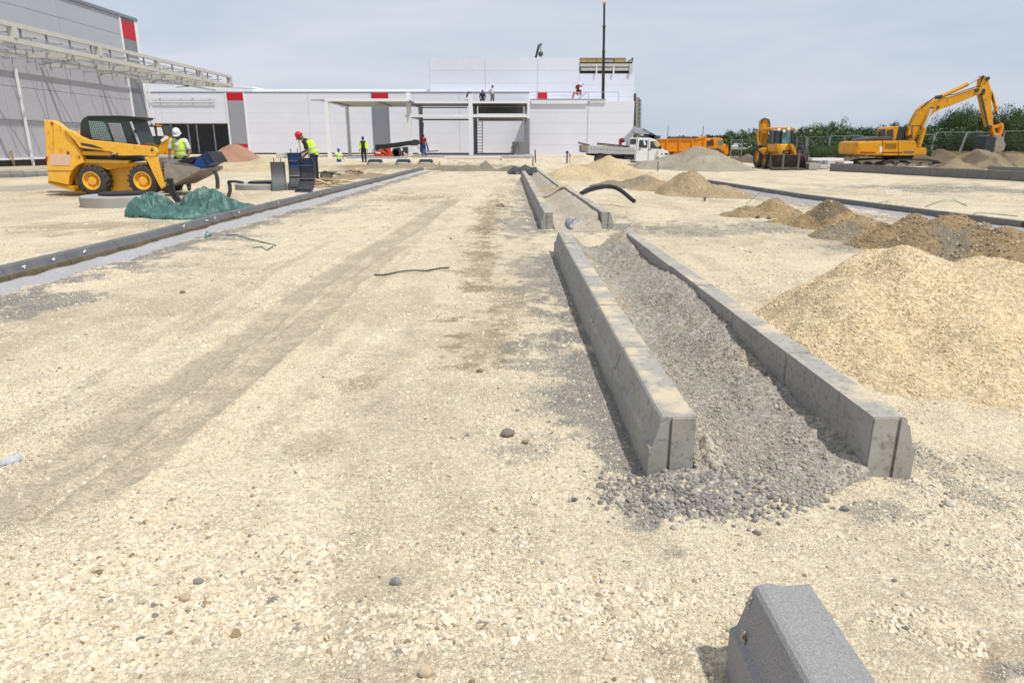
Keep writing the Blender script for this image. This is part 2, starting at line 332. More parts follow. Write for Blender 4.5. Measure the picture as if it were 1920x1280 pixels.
# ------------------------------------------------------------------ ground
# patches: measured centre and size on the ground, colour, strength
C_TRACK = (0.44, 0.375, 0.275); C_BROWN = (0.27, 0.205, 0.125); C_GREY = (0.25, 0.237, 0.213); C_PALE = (0.70, 0.60, 0.43); C_DUST = (0.50, 0.43, 0.315)
PATCH = []
def patch(px, py, rx, ry, col, k, ang=0.0):
    x, y = G(px, py); y0 = G(px, py-ry)[1] if py-ry > 274 else y*2; y1 = G(px, py+ry)[1]
    PATCH.append((x, y, rx*y/1280*1.02, abs(y0-y1)/2, col, k))
for a in [(960,560,60,55,C_BROWN,.55),(905,480,28,60,C_BROWN,.7),(920,400,26,40,C_BROWN,.7),(905,620,40,45,C_BROWN,.55),(760,372,60,9,C_BROWN,.6),
          (660,720,50,28,C_BROWN,.55),(600,830,45,22,C_BROWN,.35),(700,680,40,25,C_TRACK,.5),(780,575,50,14,C_DUST,.6),
          (1000,520,50,50,C_GREY,.65),(1050,640,60,60,C_GREY,.6),(1000,850,90,50,C_GREY,.5),(1120,800,60,60,C_GREY,.55),(1030,740,70,40,C_GREY,.4),(1260,950,130,35,C_GREY,.8),
          (985,415,45,22,C_GREY,.7),(1120,425,90,14,C_GREY,.7),(1340,432,130,12,C_GREY,.6),(1480,425,120,14,C_GREY,.6),(1650,460,120,18,C_GREY,.7),(1780,352,150,8,C_GREY,.75),
          (1690,900,70,50,C_GREY,.6),(1640,960,100,30,C_GREY,.6),(1830,860,50,40,C_GREY,.35),(1840,1225,130,45,C_BROWN,.8),(1900,1250,60,30,C_GREY,.8),
          (700,1240,420,35,C_TRACK,.85),(1250,1225,200,50,C_BROWN,.45),(350,1262,150,18,C_TRACK,.6),
          (150,425,200,10,C_BROWN,.55),(60,352,100,8,C_GREY,.6),(130,360,60,6,C_BROWN,.6),(750,312,110,6,C_BROWN,.8),(900,312,60,6,C_BROWN,.7),(640,322,40,6,C_BROWN,.5),
          (430,440,70,10,C_GREY,.6),(300,470,120,8,C_GREY,.6),(250,500,90,10,C_GREY,.7),(100,560,90,14,C_GREY,.8),(20,590,60,18,C_GREY,.85),(600,395,90,9,C_GREY,.5),
          (1250,345,30,6,C_BROWN,.6),(1400,290,40,5,C_BROWN,.6),(330,370,120,6,C_BROWN,.5)]:
    patch(*a)
TRK = [([(-60,1010),(60,915),(160,850),(290,752),(430,655),(560,558),(650,500),(720,455),(790,412),(850,372)], .165, .9),
       ([(120,960),(235,880),(340,792),(470,690),(590,588),(680,510),(740,462)], .125, .85),
       ([(330,640),(430,570),(520,505),(620,450)], .06, .5), ([(-60,860),(80,770),(230,670),(380,575),(520,490)], .05, .45),
       ([(470,830),(560,740),(650,655),(720,585)], .05, .4), ([(600,640),(680,560),(750,480),(800,420)], .09, .5), ([(640,900),(700,780),(760,660),(800,560)], .07, .3)]
TRK = [(np.array([G(*p) for p in pl]), w_, k) for pl, w_, k in TRK]
RUT = [([(-40,800),(160,660),(330,560),(480,480),(640,410)], .16), ([(-60,700),(100,620),(260,545),(420,475),(600,400)], .14)]
RUT = [(np.array([G(*p) for p in pl]), w_) for pl, w_ in RUT]
def pdist(x, y, pl):
    d = np.full(x.shape, 1e9)
    for (ax, ay), (bx, by) in zip(pl[:-1], pl[1:]):
        dx, dy = bx-ax, by-ay; t = np.clip(((x-ax)*dx+(y-ay)*dy)/(dx*dx+dy*dy), 0, 1)
        d = np.minimum(d, np.hypot(x-ax-t*dx, y-ay-t*dy))
    return d
def tracks(x, y):
    m = np.zeros_like(x); jit = (fbm(x*2.2, y*2.2, 4)-.5)+(fbm(x*14, y*14, 3)-.5)*.5
    for pl, w_, k in TRK:
        wd = w_*(0.95+0.03*np.clip(y, 0, 12)); m = np.maximum(m, k*sstep(1.15, .75, (pdist(x, y, pl)+jit*.09)/wd)*sstep(1.5, 2.9, y+jit*1.5))
    return m
def ground_z(x, y):
    x = np.asarray(x, float); y = np.asarray(y, float)
    z = (fbm(x*.35+40, y*.35+9, 4)-.5)*.10*sstep(2, 14, y)+(fbm(x*1.7+4, y*1.7, 4)-.5)*.035+(fbm(x*7, y*7+3, 4)-.5)*.020
    z = z*np.where((x > .3) & (x < 2.1) & (y < 40), .45, 1.0)
    for pl, w_, k in TRK[:2]:
        d = pdist(x, y, pl)/(w_*(0.95+.03*np.clip(y, 0, 12))); z = z-.020*np.exp(-d**4)+.020*np.exp(-((d-1.3)/.22)**2)*(.5+fbm(x*5, y*5, 3))
    for pl, w_ in RUT:
        d = pdist(x, y, pl)/w_; z = z-.012*np.exp(-d**2)
    z = z+.25*sstep(54, 62, y)*sstep(16, 11, x)
    return z-.004
def ground_tint(x, y):
    x = np.asarray(x, float); y = np.asarray(y, float); n = x.size
    base = np.array([0.655, 0.565, 0.415]); c = np.tile(base, (n, 1))
    f = fbm(x*.9, y*.9+7, 5); c = c*(0.90+.24*f)[:, None]
    def mix(c, col, m): return c*(1-m[:, None])+np.array(col)*m[:, None]
    st = fbm(x*1.3+9, y*.28, 4)                                 # long soft streaks along the driving direction
    c = mix(c, C_TRACK, .35*sstep(.52, .68, st)); c = mix(c, C_PALE, .6*sstep(.50, .38, st)); bn = fbm(x*.8+60, y*.5+3, 5); c = mix(c, C_BROWN, .22*sstep(.60, .72, bn))
    gn = fbm(x*3.1+2, y*3.1, 4); c = mix(c, C_DUST, .35*sstep(.56, .75, gn))
    c = mix(c, C_TRACK, tracks(x, y))
    hf = fbm(x*13+2, y*13, 3)-.5; w1 = (fbm(x*1.1, y*1.1+30, 4)-.5); w2 = (fbm(x*4+8, y*4, 4)-.5)+hf*.9
    md = fbm(x*5+70, y*4, 4); c = mix(c, C_TRACK, .30*sstep(.52, .64, md+hf*.25)); c = mix(c, C_PALE, .35*sstep(.48, .38, md+hf*.2))
    gr = np.zeros(n)
    for (cx, cy, rx, ry, col, k) in PATCH:
        d = np.hypot((x-cx)/rx, (y-cy)/ry); m = k*sstep(1.25, .45, d+w1*1.7+w2*1.9); c = mix(c, col, m)
        if col == C_GREY: gr = np.maximum(gr, m)
    # grey mix spilled along the kerbs and the haunches
    for (x0, y0, x1, y1, wd, k) in ((.56, 2.4, .50, 9, .20, .85), (.5, 11.5, .40, 29, .3, .75), (1.9, 2.5, 1.8, 9, .12, .5), (1.85, 11.5, 1.5, 34, .25, .5), (-4.75, 5, -4.45, 38, .22, .9), (6.3, 25, 7.3, 13, .5, .6)):
        m = k*sstep(1.3, .3, pdist(x, y, [(x0, y0), (x1, y1)])/wd+w1*1.4+w2*2.6); c = mix(c, C_GREY, m); gr = np.maximum(gr, m)
    far = sstep(90, 220, y)+sstep(26, 34, x)*sstep(45, 60, y); far = np.clip(far, 0, 1)
    c = mix(c, (0.14, 0.15, 0.06), far); return c, gr

def axis(lo, hi, a, b, h, grow):
    v = list(np.arange(a, b, h)); s = h; q = v[-1]
    while q < hi: s *= grow; q += s; v.append(q)
    s = h; q = a; l = []
    while q > lo: s *= grow; q -= s; l.append(q)
    return np.array(l[::-1]+v)
gx = axis(-900, 900, -4.2, 4.6, .018, 1.030); gy = axis(-60, 2500, 1.0, 8.0, .018, 1.022)
X, Y = np.meshgrid(gx, gy); nx, ny = len(gx), len(gy); xf, yf = X.ravel(), Y.ravel(); zf = ground_z(xf, yf)
me = bpy.data.meshes.new('ground'); me.vertices.add(nx*ny); me.vertices.foreach_set('co', np.stack([xf, yf, zf], 1).astype('f').ravel())
i = np.arange((ny-1)*(nx-1)); r_, c_ = i//(nx-1), i % (nx-1); a_ = r_*nx+c_
q = np.stack([a_, a_+1, a_+nx+1, a_+nx], 1).ravel()
me.loops.add(len(q)); me.loops.foreach_set('vertex_index', q.astype('i')); me.polygons.add(len(i)); me.polygons.foreach_set('loop_start', np.arange(0, len(q), 4).astype('i'))
me.update(calc_edges=True); me.polygons.foreach_set('use_smooth', np.ones(len(i), bool))
tint, _g = ground_tint(xf, yf)
at = me.attributes.new('tint', 'FLOAT_COLOR', 'POINT'); at.data.foreach_set('color', np.concatenate([tint, np.ones((len(tint), 1))], 1).astype('f').ravel())
me.materials.append(m_ground); ground = bpy.data.objects.new('ground', me); COL.objects.link(ground); tag(ground, kind='structure')
ground['label'] = 'compacted cream limestone ground with grey tyre tracks'
print('ground', nx, ny)

# ------------------------------------------------------------------ loose stones on the ground
CL = []
for a in [(230,1130,330,110,1.0,.020),(420,1020,190,110,.95,.018),(760,1170,330,55,1.0,.020),(1000,1140,260,60,.9,.018),(120,1230,220,70,1.0,.020),(1750,1160,170,70,.9,.020),
          (1800,900,160,110,.9,.014),(1830,1060,130,80,.8,.016),(1240,1230,150,50,.9,.013),(300,900,200,60,.5,.012),(180,640,200,40,.8,.014),(90,740,140,50,.7,.014),(330,560,150,25,.7,.012),
          (560,660,120,40,.6,.011),(820,720,160,60,.6,.011),(850,640,120,60,.55,.011),(1000,700,90,160,.95,.010),(1060,880,140,60,.9,.012),(1250,960,150,35,1.0,.011),(1660,940,120,45,1.0,.013),
          (1520,1010,150,30,.6,.012),(650,960,260,50,.4,.011),(720,880,200,40,.45,.010),(900,1030,300,40,.35,.013),(1880,700,90,60,.8,.014),(1160,1010,120,30,.4,.012),
          (600,1200,300,30,.7,.012),(1500,1150,120,40,.35,.012),(480,470,200,18,.7,.014),(800,520,140,40,.45,.012),(980,470,60,60,.7,.013)]:
    x, y = G(a[0], a[1]); CL.append((x, y, a[2]*y/1280*1.05, abs(G(a[0], a[1]-a[3])[1]-G(a[0], a[1]+a[3])[1])/2, a[4], a[5]))
def in_kerb(x, y):
    return (((x > .56) & (x < 1.80) & (y > 2.70) & (y < 9.2)) | ((x > .46) & (x < 1.72) & (y > 11.7) & (y < 31)) | ((x < -4.9) & (x > -5.8)) | ((x > .56) & (x < .81) & (y < 1.62)))
def gravel(N, x0, x1, y0, y1, rmin, rmax, basep, seed, powr=1.8):
    rg = np.random.RandomState(seed); x = rg.uniform(x0, x1, N); y = rg.uniform(y0, y1, N)
    keep = (np.abs(x)/np.maximum(y, .5) < .95); x, y = x[keep], y[keep]
    d = basep*(.25+2.6*sstep(.50, .68, fbm(x*1.6+3, y*1.6+1, 4))); sz = np.full(x.size, .010)
    w1 = (fbm(x*2.1, y*2.1+30, 4)-.5)
    for (cx, cy, rx, ry, k, s) in CL:
        m = sstep(1.2, .5, np.hypot((x-cx)/rx, (y-cy)/ry)+w1*2.2)*k; d = np.maximum(d, m*.75*(.25+.9*sstep(.40, .58, fbm(x*6+cx, y*6, 3)))); sz = np.where(m > .25, np.maximum(sz, s), sz)
    _, gr = ground_tint(x, y); d = np.maximum(d, gr*.7)
    for pl, w_, kk in TRK[:3]: dd = pdist(x, y, pl)/(w_*(0.95+.03*np.clip(y, 0, 12))); d = np.maximum(d, .45*np.exp(-((dd-1.35)/.22)**2))
    d = d*(1-.96*np.clip(tracks(x, y)*1.4, 0, 1)); d[in_kerb(x, y)] = 0
    k = rg.rand(x.size) < d; x, y, sz, gr = x[k], y[k], sz[k], gr[k]; n = x.size
    rad = np.clip(np.where(sz > .0101, sz*.27, rmin*1.2)*np.exp(rg.normal(0, .48, n)), rmin*.7, rmax*1.7); rad *= np.where(gr > .3, .8, 1)
    z = ground_z(x, y)-rad*.12
    return np.stack([x, y, z], 1), rad, stone_cols(n, np.clip(.03+gr*.85, 0, .8), rg)
p1 = gravel(900000, -3.9, 4.1, 1.0, 4.3, .0026, .015, .30, 11)
p2 = gravel(560000, -8, 7.5, 4.3, 9.5, .0042, .015, .28, 12)
p3 = gravel(260000, -15, 16, 9.5, 24, .008, .022, .14, 13)
g1 = scatter('ground_gravel', np.concatenate([p1[0], p2[0], p3[0]]), np.concatenate([p1[1], p2[1], p3[1]]), np.concatenate([p1[2], p2[2], p3[2]]))
tag(g1, 'crushed cream and grey limestone gravel strewn over the site', 'gravel', kind='stuff')
print('gravel', len(p1[0]), len(p2[0]), len(p3[0]))

# bigger separate rocks
rocks = [(951,815,.050,.032,(.20,.17,.15),'purplish brown cobble beside the grey spilled gravel, largest stone left of the near kerb'),
         (985,830,.024,.018,(.27,.22,.14),'small tan pebble just right of the purplish brown cobble'),
         (742,1090,.028,.02,(.2,.2,.2),'dark grey stone in the pale gravel at lower left'),
         (372,1090,.022,.016,(.24,.22,.2),'grey rounded stone among cream gravel at lower left'),
         (345,1123,.026,.018,(.45,.36,.24),'tan angular stone below the grey rounded stone'),
         (800,1265,.030,.026,(.55,.45,.3),'cream angular rock on the brown dirt at the bottom edge'),
         (1140,1235,.018,.013,(.5,.4,.28),'cream pebble alone on dirt left of the nearest kerbstone'),
         (1075,937,.020,.013,(.09,.09,.1),'dark flat pebble between the grey gravel and the bare sand'),
         (900,697,.028,.02,(.26,.17,.1),'reddish brown stone in the middle of the roadway'),
         (1470,940,.018,.015,(.24,.21,.15),'olive brown cube shaped stone before the trough mouth'),
         (1780,948,.020,.015,(.4,.42,.44),'pale blue grey stone right of the right kerb end'),
         (1583,955,.026,.018,(.19,.19,.19),'grey cobble at the foot of the spilled concrete'),
         (342,545,.036,.026,(.24,.19,.11),'olive brown stone on the left roadway'),
         (20,670,.03,.02,(.5,.4,.28),'cream stone at the left edge of the roadway'),
         (1575,437,.07,.06,(.10,.10,.11),'dark round lump of concrete right of the grey gravel patch'),
         (1645,466,.08,.06,(.11,.11,.12),'dark lump of concrete behind the big limestone pile'),
         (1420,410,.06,.045,(.11,.11,.12),'leftmost dark lump before the brown spoil mound'),
         (1442,411,.06,.04,(.12,.12,.12),'second dark lump before the brown spoil mound'),
         (1464,414,.06,.045,(.13,.13,.14),'third dark lump before the brown spoil mound'),
         (1700,1115,.02,.014,(.6,.55,.44),'whitish flat chip on sand right of the nearest kerbstone')]
for k, (px, py, r1, r2, c, lb) in enumerate(rocks):
    x, y = G(px, py); rg = np.random.RandomState(50+k); b = MB(); b.ball((0, 0, 0), 1, n=10)
    v = np.array(b.v); dr = rg.normal(size=(7, 3)); dr /= np.linalg.norm(dr, axis=1)[:, None]
    for d_ in dr: pr = v@d_; v -= np.outer(np.clip(pr-.72, 0, 9)*.9, d_)
    r1 *= .82; r2 *= .75; v *= (r1, r1*.75, r2); v[:, 2] += r2*.6; b.v = [(p_[0]+x, p_[1]+y, p_[2]+float(ground_z(x, y))) for p_ in v]
    o = b.build('rock', mat('rock_%d' % k, c, .85, .2, 40, bump=.4, bscale=120), smooth=True); tag(o, lb, 'rock')

# ------------------------------------------------------------------ kerbs
def kerb_profile(flip, w_=.20, h=.28, base=-.03):
    p = [(0, base), (0, h), (-.128, h), (-.142, h-.004), (-.150, h-.014), (-.156, h-.032), (-.181, .150), (-.200, .139), (-.200, base)]
    p = [(x*w_/.2, z if z <= 0 else z*h/.28) for x, z in p]
    return [(-x, z) for x, z in p][::-1] if flip else p
def kerb_row(label, xa, ya, xb, yb, flip, m, group, n=None, w_=.20, h=.28, base=-.03, zadd=0.0, first=None):
    Lt = math.hypot(xb-xa, yb-ya); n = n or max(1, round(Lt)); rt = root('concrete_kerb', label, 'kerb', (xa, ya, zadd), group, rz=-math.atan2(xb-xa, yb-ya))
    st = Lt/n; prof = kerb_profile(flip, w_, h, base); me = None
    for i in range(n):
        if me is None or i == 0:
            b = MB(); b.prism(prof, .006+.010, st-.006)
            s = -1 if not flip else 1
            a0, a1 = sorted((s*.118*w_/.2, s*.2*w_/.2)); b.prism([(a0, base), (a1, base)] + ([(s*.2*w_/.2, .138*h/.28), (s*.186*w_/.2, .146*h/.28), (s*.158*w_/.2, h-.036), (s*.118*w_/.2, h-.003)] if flip else [(s*.118*w_/.2, h-.003), (s*.158*w_/.2, h-.036), (s*.186*w_/.2, .146*h/.28), (s*.2*w_/.2, .138*h/.28)]), .003, .0135)
            a0, a1 = sorted((s*.003, s*.105*w_/.2)); b.box(a0, a1, .005, .0135, base, h-.003)
            if flip: pass
            if 'nearest kerb' in label:
                tp_ = [(-.016*k_, h) for k_ in range(1, 8)]; pr_ = prof[:2]+tp_+prof[2:]; b = MB(); b.prism(pr_, .016, st-.006); nv = len(pr_)
                rr_ = np.random.RandomState(4); b.v = [(x_, y_-(([0,.002,.006,.014,.015,.008,.002,.0,.002,.003,.004,.004,.003][min(12, int(abs(x_)/.0156))]) if (y_ > st-.01 and z_ > .17) else 0), z_-(.0015 if (y_ > st-.01 and z_ > h-.002 and .03 < abs(x_) < .09) else 0)) for x_, y_, z_ in b.v]
            o = b.build('kerbstone', m, rt, local=True, bevel=.0022); me = o
        else:
            o = me.copy(); COL.objects.link(o); o.parent = rt; o.location = (random.uniform(-.005, .005), i*st, random.uniform(-.005, .005)); o.rotation_euler = (0, 0, random.uniform(-.002, .002))
    return rt
GRP = 'kerbs of the median being laid'
kerb_row('long chamfered kerb left of the grey concrete trough, dusty top, near the middle', .79, 2.70, .76, 9.12, False, m_conc, GRP, n=6)
kerb_row('long chamfered kerb right of the grey concrete trough, dusty top and pale end face', 1.545, 2.70, 1.50, 9.32, True, m_conc, GRP, n=7)
kerb_row('nearest kerb, dark rough grey concrete cut off by the bottom edge of the photo', .79, .55, .79, 1.57, False, m_conc_clean, GRP, n=1)
kerb_row('distant left kerb of the median ending at the black plastic bag', .70, 11.78, .59, 30.7, False, m_conc, GRP, n=19)
kerb_row('middle distance right kerb of the median, in front of the black hose', 1.54, 11.85, 1.43, 19.1, True, m_conc, GRP, n=7)
kerb_row('farthest right kerb of the median, beyond the loose timber board', 1.30, 19.4, 1.12, 33.5, True, m_conc, GRP, n=14)
# mortar crumbs stuck on the nearest kerb
def crumb(x, y, z, r, n, m, name, lab, seed):
    n = n*5
    rg = np.random.RandomState(seed); b = MB()
    for i in range(n):
        d = rg.normal(size=3)*r*np.array([.25, .5, .9]); q = r*rg.uniform(.12, .3); b.ball((x+d[0]*.5, y+d[1], z+d[2]), q, q, q, 6)
    return tag(b.build(name, m, smooth=True), lab, 'mortar')
crumb(.630, 1.545, .215, .016, 16, mat('mortar_crumb', (.42, .37, .28), .95, .2, 60), 'mortar_lump', 'sandy mortar lump stuck to the chamfer at the end of the nearest kerb', 5)
crumb(.604, 1.50, .15, .013, 14, mat('mortar_crumb', (.33, .27, .17)), 'mortar_lump', 'lower sandy mortar lump on the left side of the nearest kerb', 6)

def heightfield(name, m, xs, ys, fz, fcol, parent=None, label=None, cat=None, kind=None, smooth=True, floor=-.05, group=None):
    X, Y = np.meshgrid(xs, ys); x, y = X.ravel(), Y.ravel(); z = fz(x, y); c = fcol(x, y, z); nx, ny = len(xs), len(ys)
    i = np.arange((ny-1)*(nx-1)); r_, c_ = i//(nx-1), i % (nx-1); a_ = r_*nx+c_; f = np.stack([a_, a_+1, a_+nx+1, a_+nx], 1)
    gz = ground_z(x, y); k = (z[f] > gz[f]-.03).any(1); f = f[k]
    used = np.unique(f); mp = -np.ones(len(x), int); mp[used] = np.arange(len(used)); f = mp[f]; x, y, z, c = x[used], y[used], z[used], c[used]
    off = np.array([x.mean(), y.mean(), 0.0]); off2 = np.array(origin(parent)) if parent is not None else off
    me = bpy.data.meshes.new(name); me.from_pydata((np.stack([x, y, z], 1)-off2).tolist(), [], f.tolist())
    at = me.attributes.new('tint', 'FLOAT_COLOR', 'POINT'); at.data.foreach_set('color', np.concatenate([c, np.ones((len(c), 1))], 1).astype('f').ravel())
    me.materials.append(m); o = bpy.data.objects.new(name, me); COL.objects.link(o)
    if parent is not None: o.parent = parent
    else: o.location = off
    if smooth:
        for p in me.polygons: p.use_smooth = True
    return tag(o, label, cat, group, kind)
BED = np.array([.37, .338, .29])
def bed1(x, y):
    rk = 1.545-(y-2.7)*.0068; t = np.clip((x-.79)/(rk-.79), 0, 1)
    hr = .13+.05*np.sin(y*1.4+.5)+.09*sstep(4.2, 6.5, y); mid = .028+.015*np.sin(y*2.1)+.05*sstep(4, 6, y)
    z = mid+(hr-mid)*sstep(.35, 1.0, t)+(.13)*sstep(.30, 0, t)
    z += (fbm(x*5, y*5, 4)-.5)*.08+(fbm(x*26, y*26, 3)-.5)*.026
    endf = sstep(2.38, 3.1, y+(fbm(x*3, y*3)-.5)*.25); z = z*endf+.0
    z -= .5*sstep(9.05, 9.30, y-.5*np.abs(t-.5)); z -= .30*sstep(.10, 0, y-2.42-.16*fbm(x*6+3, x*0+y*2, 3)-.10*np.sin(x*9))
    z = np.where((x > .80) | (y < 2.70), z, -.2)
    return z
def cbed(x, y, z):
    n = x.size; t = np.clip((x-.8)/.7, 0, 1); c = np.tile(BED, (n, 1)); m = sstep(.5, .62, fbm(x*1.5+4, y*1.1, 4)+.22*np.exp(-((t-.12)/.14)**2)-.12)
    c = c*(1-m[:, None]*.7)+np.array([.46, .385, .26])*m[:, None]*.7; return c*(.88+.24*fbm(x*6, y*6))[:, None]
bed = root('concrete_bedding', 'rough grey concrete bedding filling the trough between the two near kerbs', 'concrete bedding', (1.15, 5.5, 0))
heightfield('bed_surface', m_soil, np.arange(.795, 1.56, .012), np.arange(2.35, 9.4, .014), bed1, cbed, bed)
rg = np.random.RandomState(5); n = 24000; x = rg.uniform(.80, 1.54, n); y = 2.4+6.7*rg.rand(n)**1.7
k = rg.rand(n) < (.25+.9*sstep(.42, .6, fbm(x*2+1, y*2, 3))); x, y = x[k], y[k]; n = len(x); z = bed1(x, y); k = z > -.01; x, y, z = x[k], y[k], z[k]; n = len(x)
rad = .0025+.007*rg.rand(n)**2.8; c = BED*rg.uniform(.6, 1.15, (n, 1)); q = rg.rand(n) < .10+.25*(x < 1.0); c[q] = CREAM*rg.uniform(.7, 1.05, (q.sum(), 1))
scatter('aggregate', np.stack([x, y, z+rad*.2], 1), rad, c, bed, rounded=True, off=bed.location)
# haunch right of near end of left kerb + spill in front of kerb
def spill(x, y):
    d = np.hypot((x-.76)/.30, (y-2.60)/.17); z = .055*(1.15-d)+(fbm(x*9, y*9, 4)-.5)*.05
    d2 = np.hypot((x-.88)/.10, (y-2.85)/.30); z = np.maximum(z, .13*(1-d2)+(fbm(x*12, y*12, 4)-.5)*.05)
    z = np.where((x < .80) & (y > 2.69), -.2, z); return z
sp = root('concrete_spill', 'crumbled grey and brown concrete spilled round the front end of the left kerb', 'concrete spill', (.8, 2.6, 0))
heightfield('spill_surface', m_soil, np.arange(.38, 1.3, .009), np.arange(2.25, 3.35, .009), spill, lambda x, y, z: np.tile(BED*1.15, (x.size, 1))*(.75+.6*fbm(x*8, y*8))[:, None]*np.array([1.02, 1, .95]), sp)
n = 3200; x = rg.normal(.78, .17, n); y = rg.normal(2.56, .09, n); z = np.maximum(spill(x, y), ground_z(x, y)); k = ~((y > 2.69) & (x < .80) & (x > .58)); x, y, z = x[k], y[k], z[k]; n = len(x)
rad = .004+.011*rg.rand(n)**2; c = np.tile(GREY, (n, 1))*rg.uniform(.7, 1.6, (n, 1)); q = rg.rand(n) < .15; c[q] = CREAM*rg.uniform(.6, 1., (q.sum(), 1))
scatter('aggregate', np.stack([x, y, z+rad*.2], 1), rad, c, sp, rounded=True, off=sp.location)

def bed2(x, y):
    rk = np.where(y < 19.2, 1.54-(y-11.85)*.015, 1.31-(y-19.4)*.013); lk = .70-(y-11.8)*.0058; t = np.clip((x-lk)/(rk-lk), 0, 1)
    z = .03+.20*sstep(.25, 1, t)+.06*sstep(.2, 0, t)+(fbm(x*3, y*3, 4)-.5)*.05+(fbm(x*16, y*16, 3)-.5)*.012
    z = z*sstep(11.4, 12.3, y); z -= 1*sstep(30.6, 30.8, y); return np.where((x > lk+.004) & (x < rk-.004), z, -.2)
bd2 = heightfield('concrete_bedding', m_soil, np.arange(.60, 1.56, .02), np.arange(11.4, 30.9, .05), bed2, lambda x, y, z: np.tile(BED*1.25, (x.size, 1))*(.85+.3*fbm(x*2, y*2))[:, None]*np.array([1.05, 1, .93]),
                  label='smooth sandy grey concrete sloping up between the two distant kerbs', cat='concrete bedding')

# left strip: kerb with pale haunch
SL = [(-5.30, 3.0), (-5.25, 6.9), (-5.20, 9), (-5.25, 12.5), (-5.14, 19), (-5.0, 28), (-4.9, 39)]
strip = root('concrete_kerb', 'long dark kerb line along the left of the roadway with white mortar dabs', 'kerb', (-5.4, 6, 0), 'kerb lines of the parking bays')
def strip_pt(s, off=0):
    L = 0
    for (ax, ay), (bx, by) in zip(SL[:-1], SL[1:]):
        l = math.hypot(bx-ax, by-ay)
        if s <= L+l or (bx, by) == SL[-1]:
            t = (s-L)/l; return (ax+(bx-ax)*t+off, ay+(by-ay)*t, -math.atan2(bx-ax, by-ay))
        L += l
kb = MB(); kb.prism([(-.13, -.05), (-.13, .18), (-.05, .18), (-.035, .172), (-.008, .10), (0, .095), (0, -.05)], .003, .997)
k0 = None
for i in range(36):
    px_, py_, rz = strip_pt(i)
    if k0 is None: o = kb.build('kerbstone', m_kdark, strip, local=True, bevel=.005); k0 = o; fb = MB().box(.002, .022, .01, .99, -.03, .088).build('form_board', m_form, o, local=True)
    else:
        o = k0.copy(); COL.objects.link(o); o.parent = strip; f_ = fb.copy(); COL.objects.link(f_); f_.parent = o
    o.location = (px_-strip.location.x, py_-strip.location.y, random.uniform(-.004, .004)); o.rotation_euler = (0, 0, rz)
for (px_, py_) in [(63,500),(157,487),(190,473),(372,425),(418,414),(434,410),(474,399),(560,381),(640,362)]:
    x, y = G(px_, py_, .13); x = float(np.interp(y, [q_[1] for q_ in SL], [q_[0] for q_ in SL]))-.03; b = MB(); rg2 = np.random.RandomState(px_)
    for j in range(4): b.ball((x+.018+rg2.uniform(0, .004), y+rg2.uniform(-.035, .035), .135+rg2.uniform(-.02, .02)), .008, .018, .010, 8)
    b.build('mortar_dab', mat('white_mortar', (.70, .71, .74), .9, .06, 20), strip, smooth=True)
def haunch_fn(line, side, wd, hh):
    line = np.array(line)
    def f(x, y):
        cx = np.interp(y, line[:, 1], line[:, 0]); t = (x-cx)*side; wv = wd*(.8+.5*fbm(y*.9, y*0+3))
        z = hh*(1-t/wv)**1.0*(t > -.02)+(fbm(x*5, y*3, 4)-.5)*.03-.004; return np.where((t > -.01) & (t < wv*1.15), z, -.2)
    return f
def const_col(c): return lambda x, y, z: np.tile(np.array(c), (x.size, 1))*(.88+.24*fbm(x*3, y*2, 4))[:, None]
m_hs = attr_mat('mortar_slope', 'tint', vs=60, contrast=.12)
xs = np.arange(-5.7, -4.1, .03)
h1 = heightfield('mortar_haunch', m_hs, xs, np.arange(4, 38, .06), haunch_fn([(a+.03, b) for a, b in SL], 1, .30, .045), const_col((.40, .40, .415)), label='pale lavender grey mortar haunch along the foot of the left kerb line', cat='mortar haunch', group=None)
# right strip
SR = [(8.75, 10.6), (8.25, 13.2), (7.49, 18.1), (7.0, 25.5)]
st2 = root('concrete_kerb', 'thin dark kerb line at right half buried behind the brown spoil mounds', 'kerb', (8.2, 13.3, 0), 'kerb lines of the parking bays')
kb2 = MB(); kb2.prism([(0, -.05), (0, .155), (.13, .155), (.14, .145), (.14, -.05)], .004, .996); kk = None; s = 0
for (ax, ay), (bx, by) in zip(SR[:-1], SR[1:]):
    l = math.hypot(bx-ax, by-ay); n = max(1, round(l))
    for i in range(n):
        if kk is None: kk = kb2.build('kerbstone', m_conc_dark, st2, local=True, bevel=.006); o = kk
        else: o = kk.copy(); COL.objects.link(o); o.parent = st2
        t = i/n; o.location = (ax+(bx-ax)*t-st2.location.x, ay+(by-ay)*t-st2.location.y, 0); o.rotation_euler = (0, 0, -math.atan2(bx-ax, by-ay))
h2 = heightfield('mortar_haunch', m_hs, np.arange(6, 9, .04), np.arange(11, 25.3, .06), haunch_fn(SR, -1, .30, .06), const_col((.36, .36, .37)), label='pale mortar haunch left of the thin right kerb line', cat='mortar haunch')
# far right high kerb
a_ = G(1555, 320.5); b_ = G(1935, 342.5)
far_k = kerb_row('tall dark grey kerb line before the tracked excavator', b_[0], b_[1], a_[0], a_[1], True, m_conc_dark, 'kerb lines of the parking bays', n=12, w_=.3, h=.33)
a_ = G(1850, 324); b_ = G(1990, 331)
kerb_row('short dark kerb behind the tall kerb line at the right edge', b_[0], b_[1], a_[0], a_[1], True, m_conc_dark, 'kerb lines of the parking bays', n=5, w_=.3, h=.3)
a_ = G(-60, 334); b_ = G(90, 330)
kerb_row('grey kerb left of the skid steer loader before the grey building', b_[0], b_[1], a_[0], a_[1], False, m_conc_dark, 'kerb lines of the parking bays', n=6, w_=.5, h=.26)

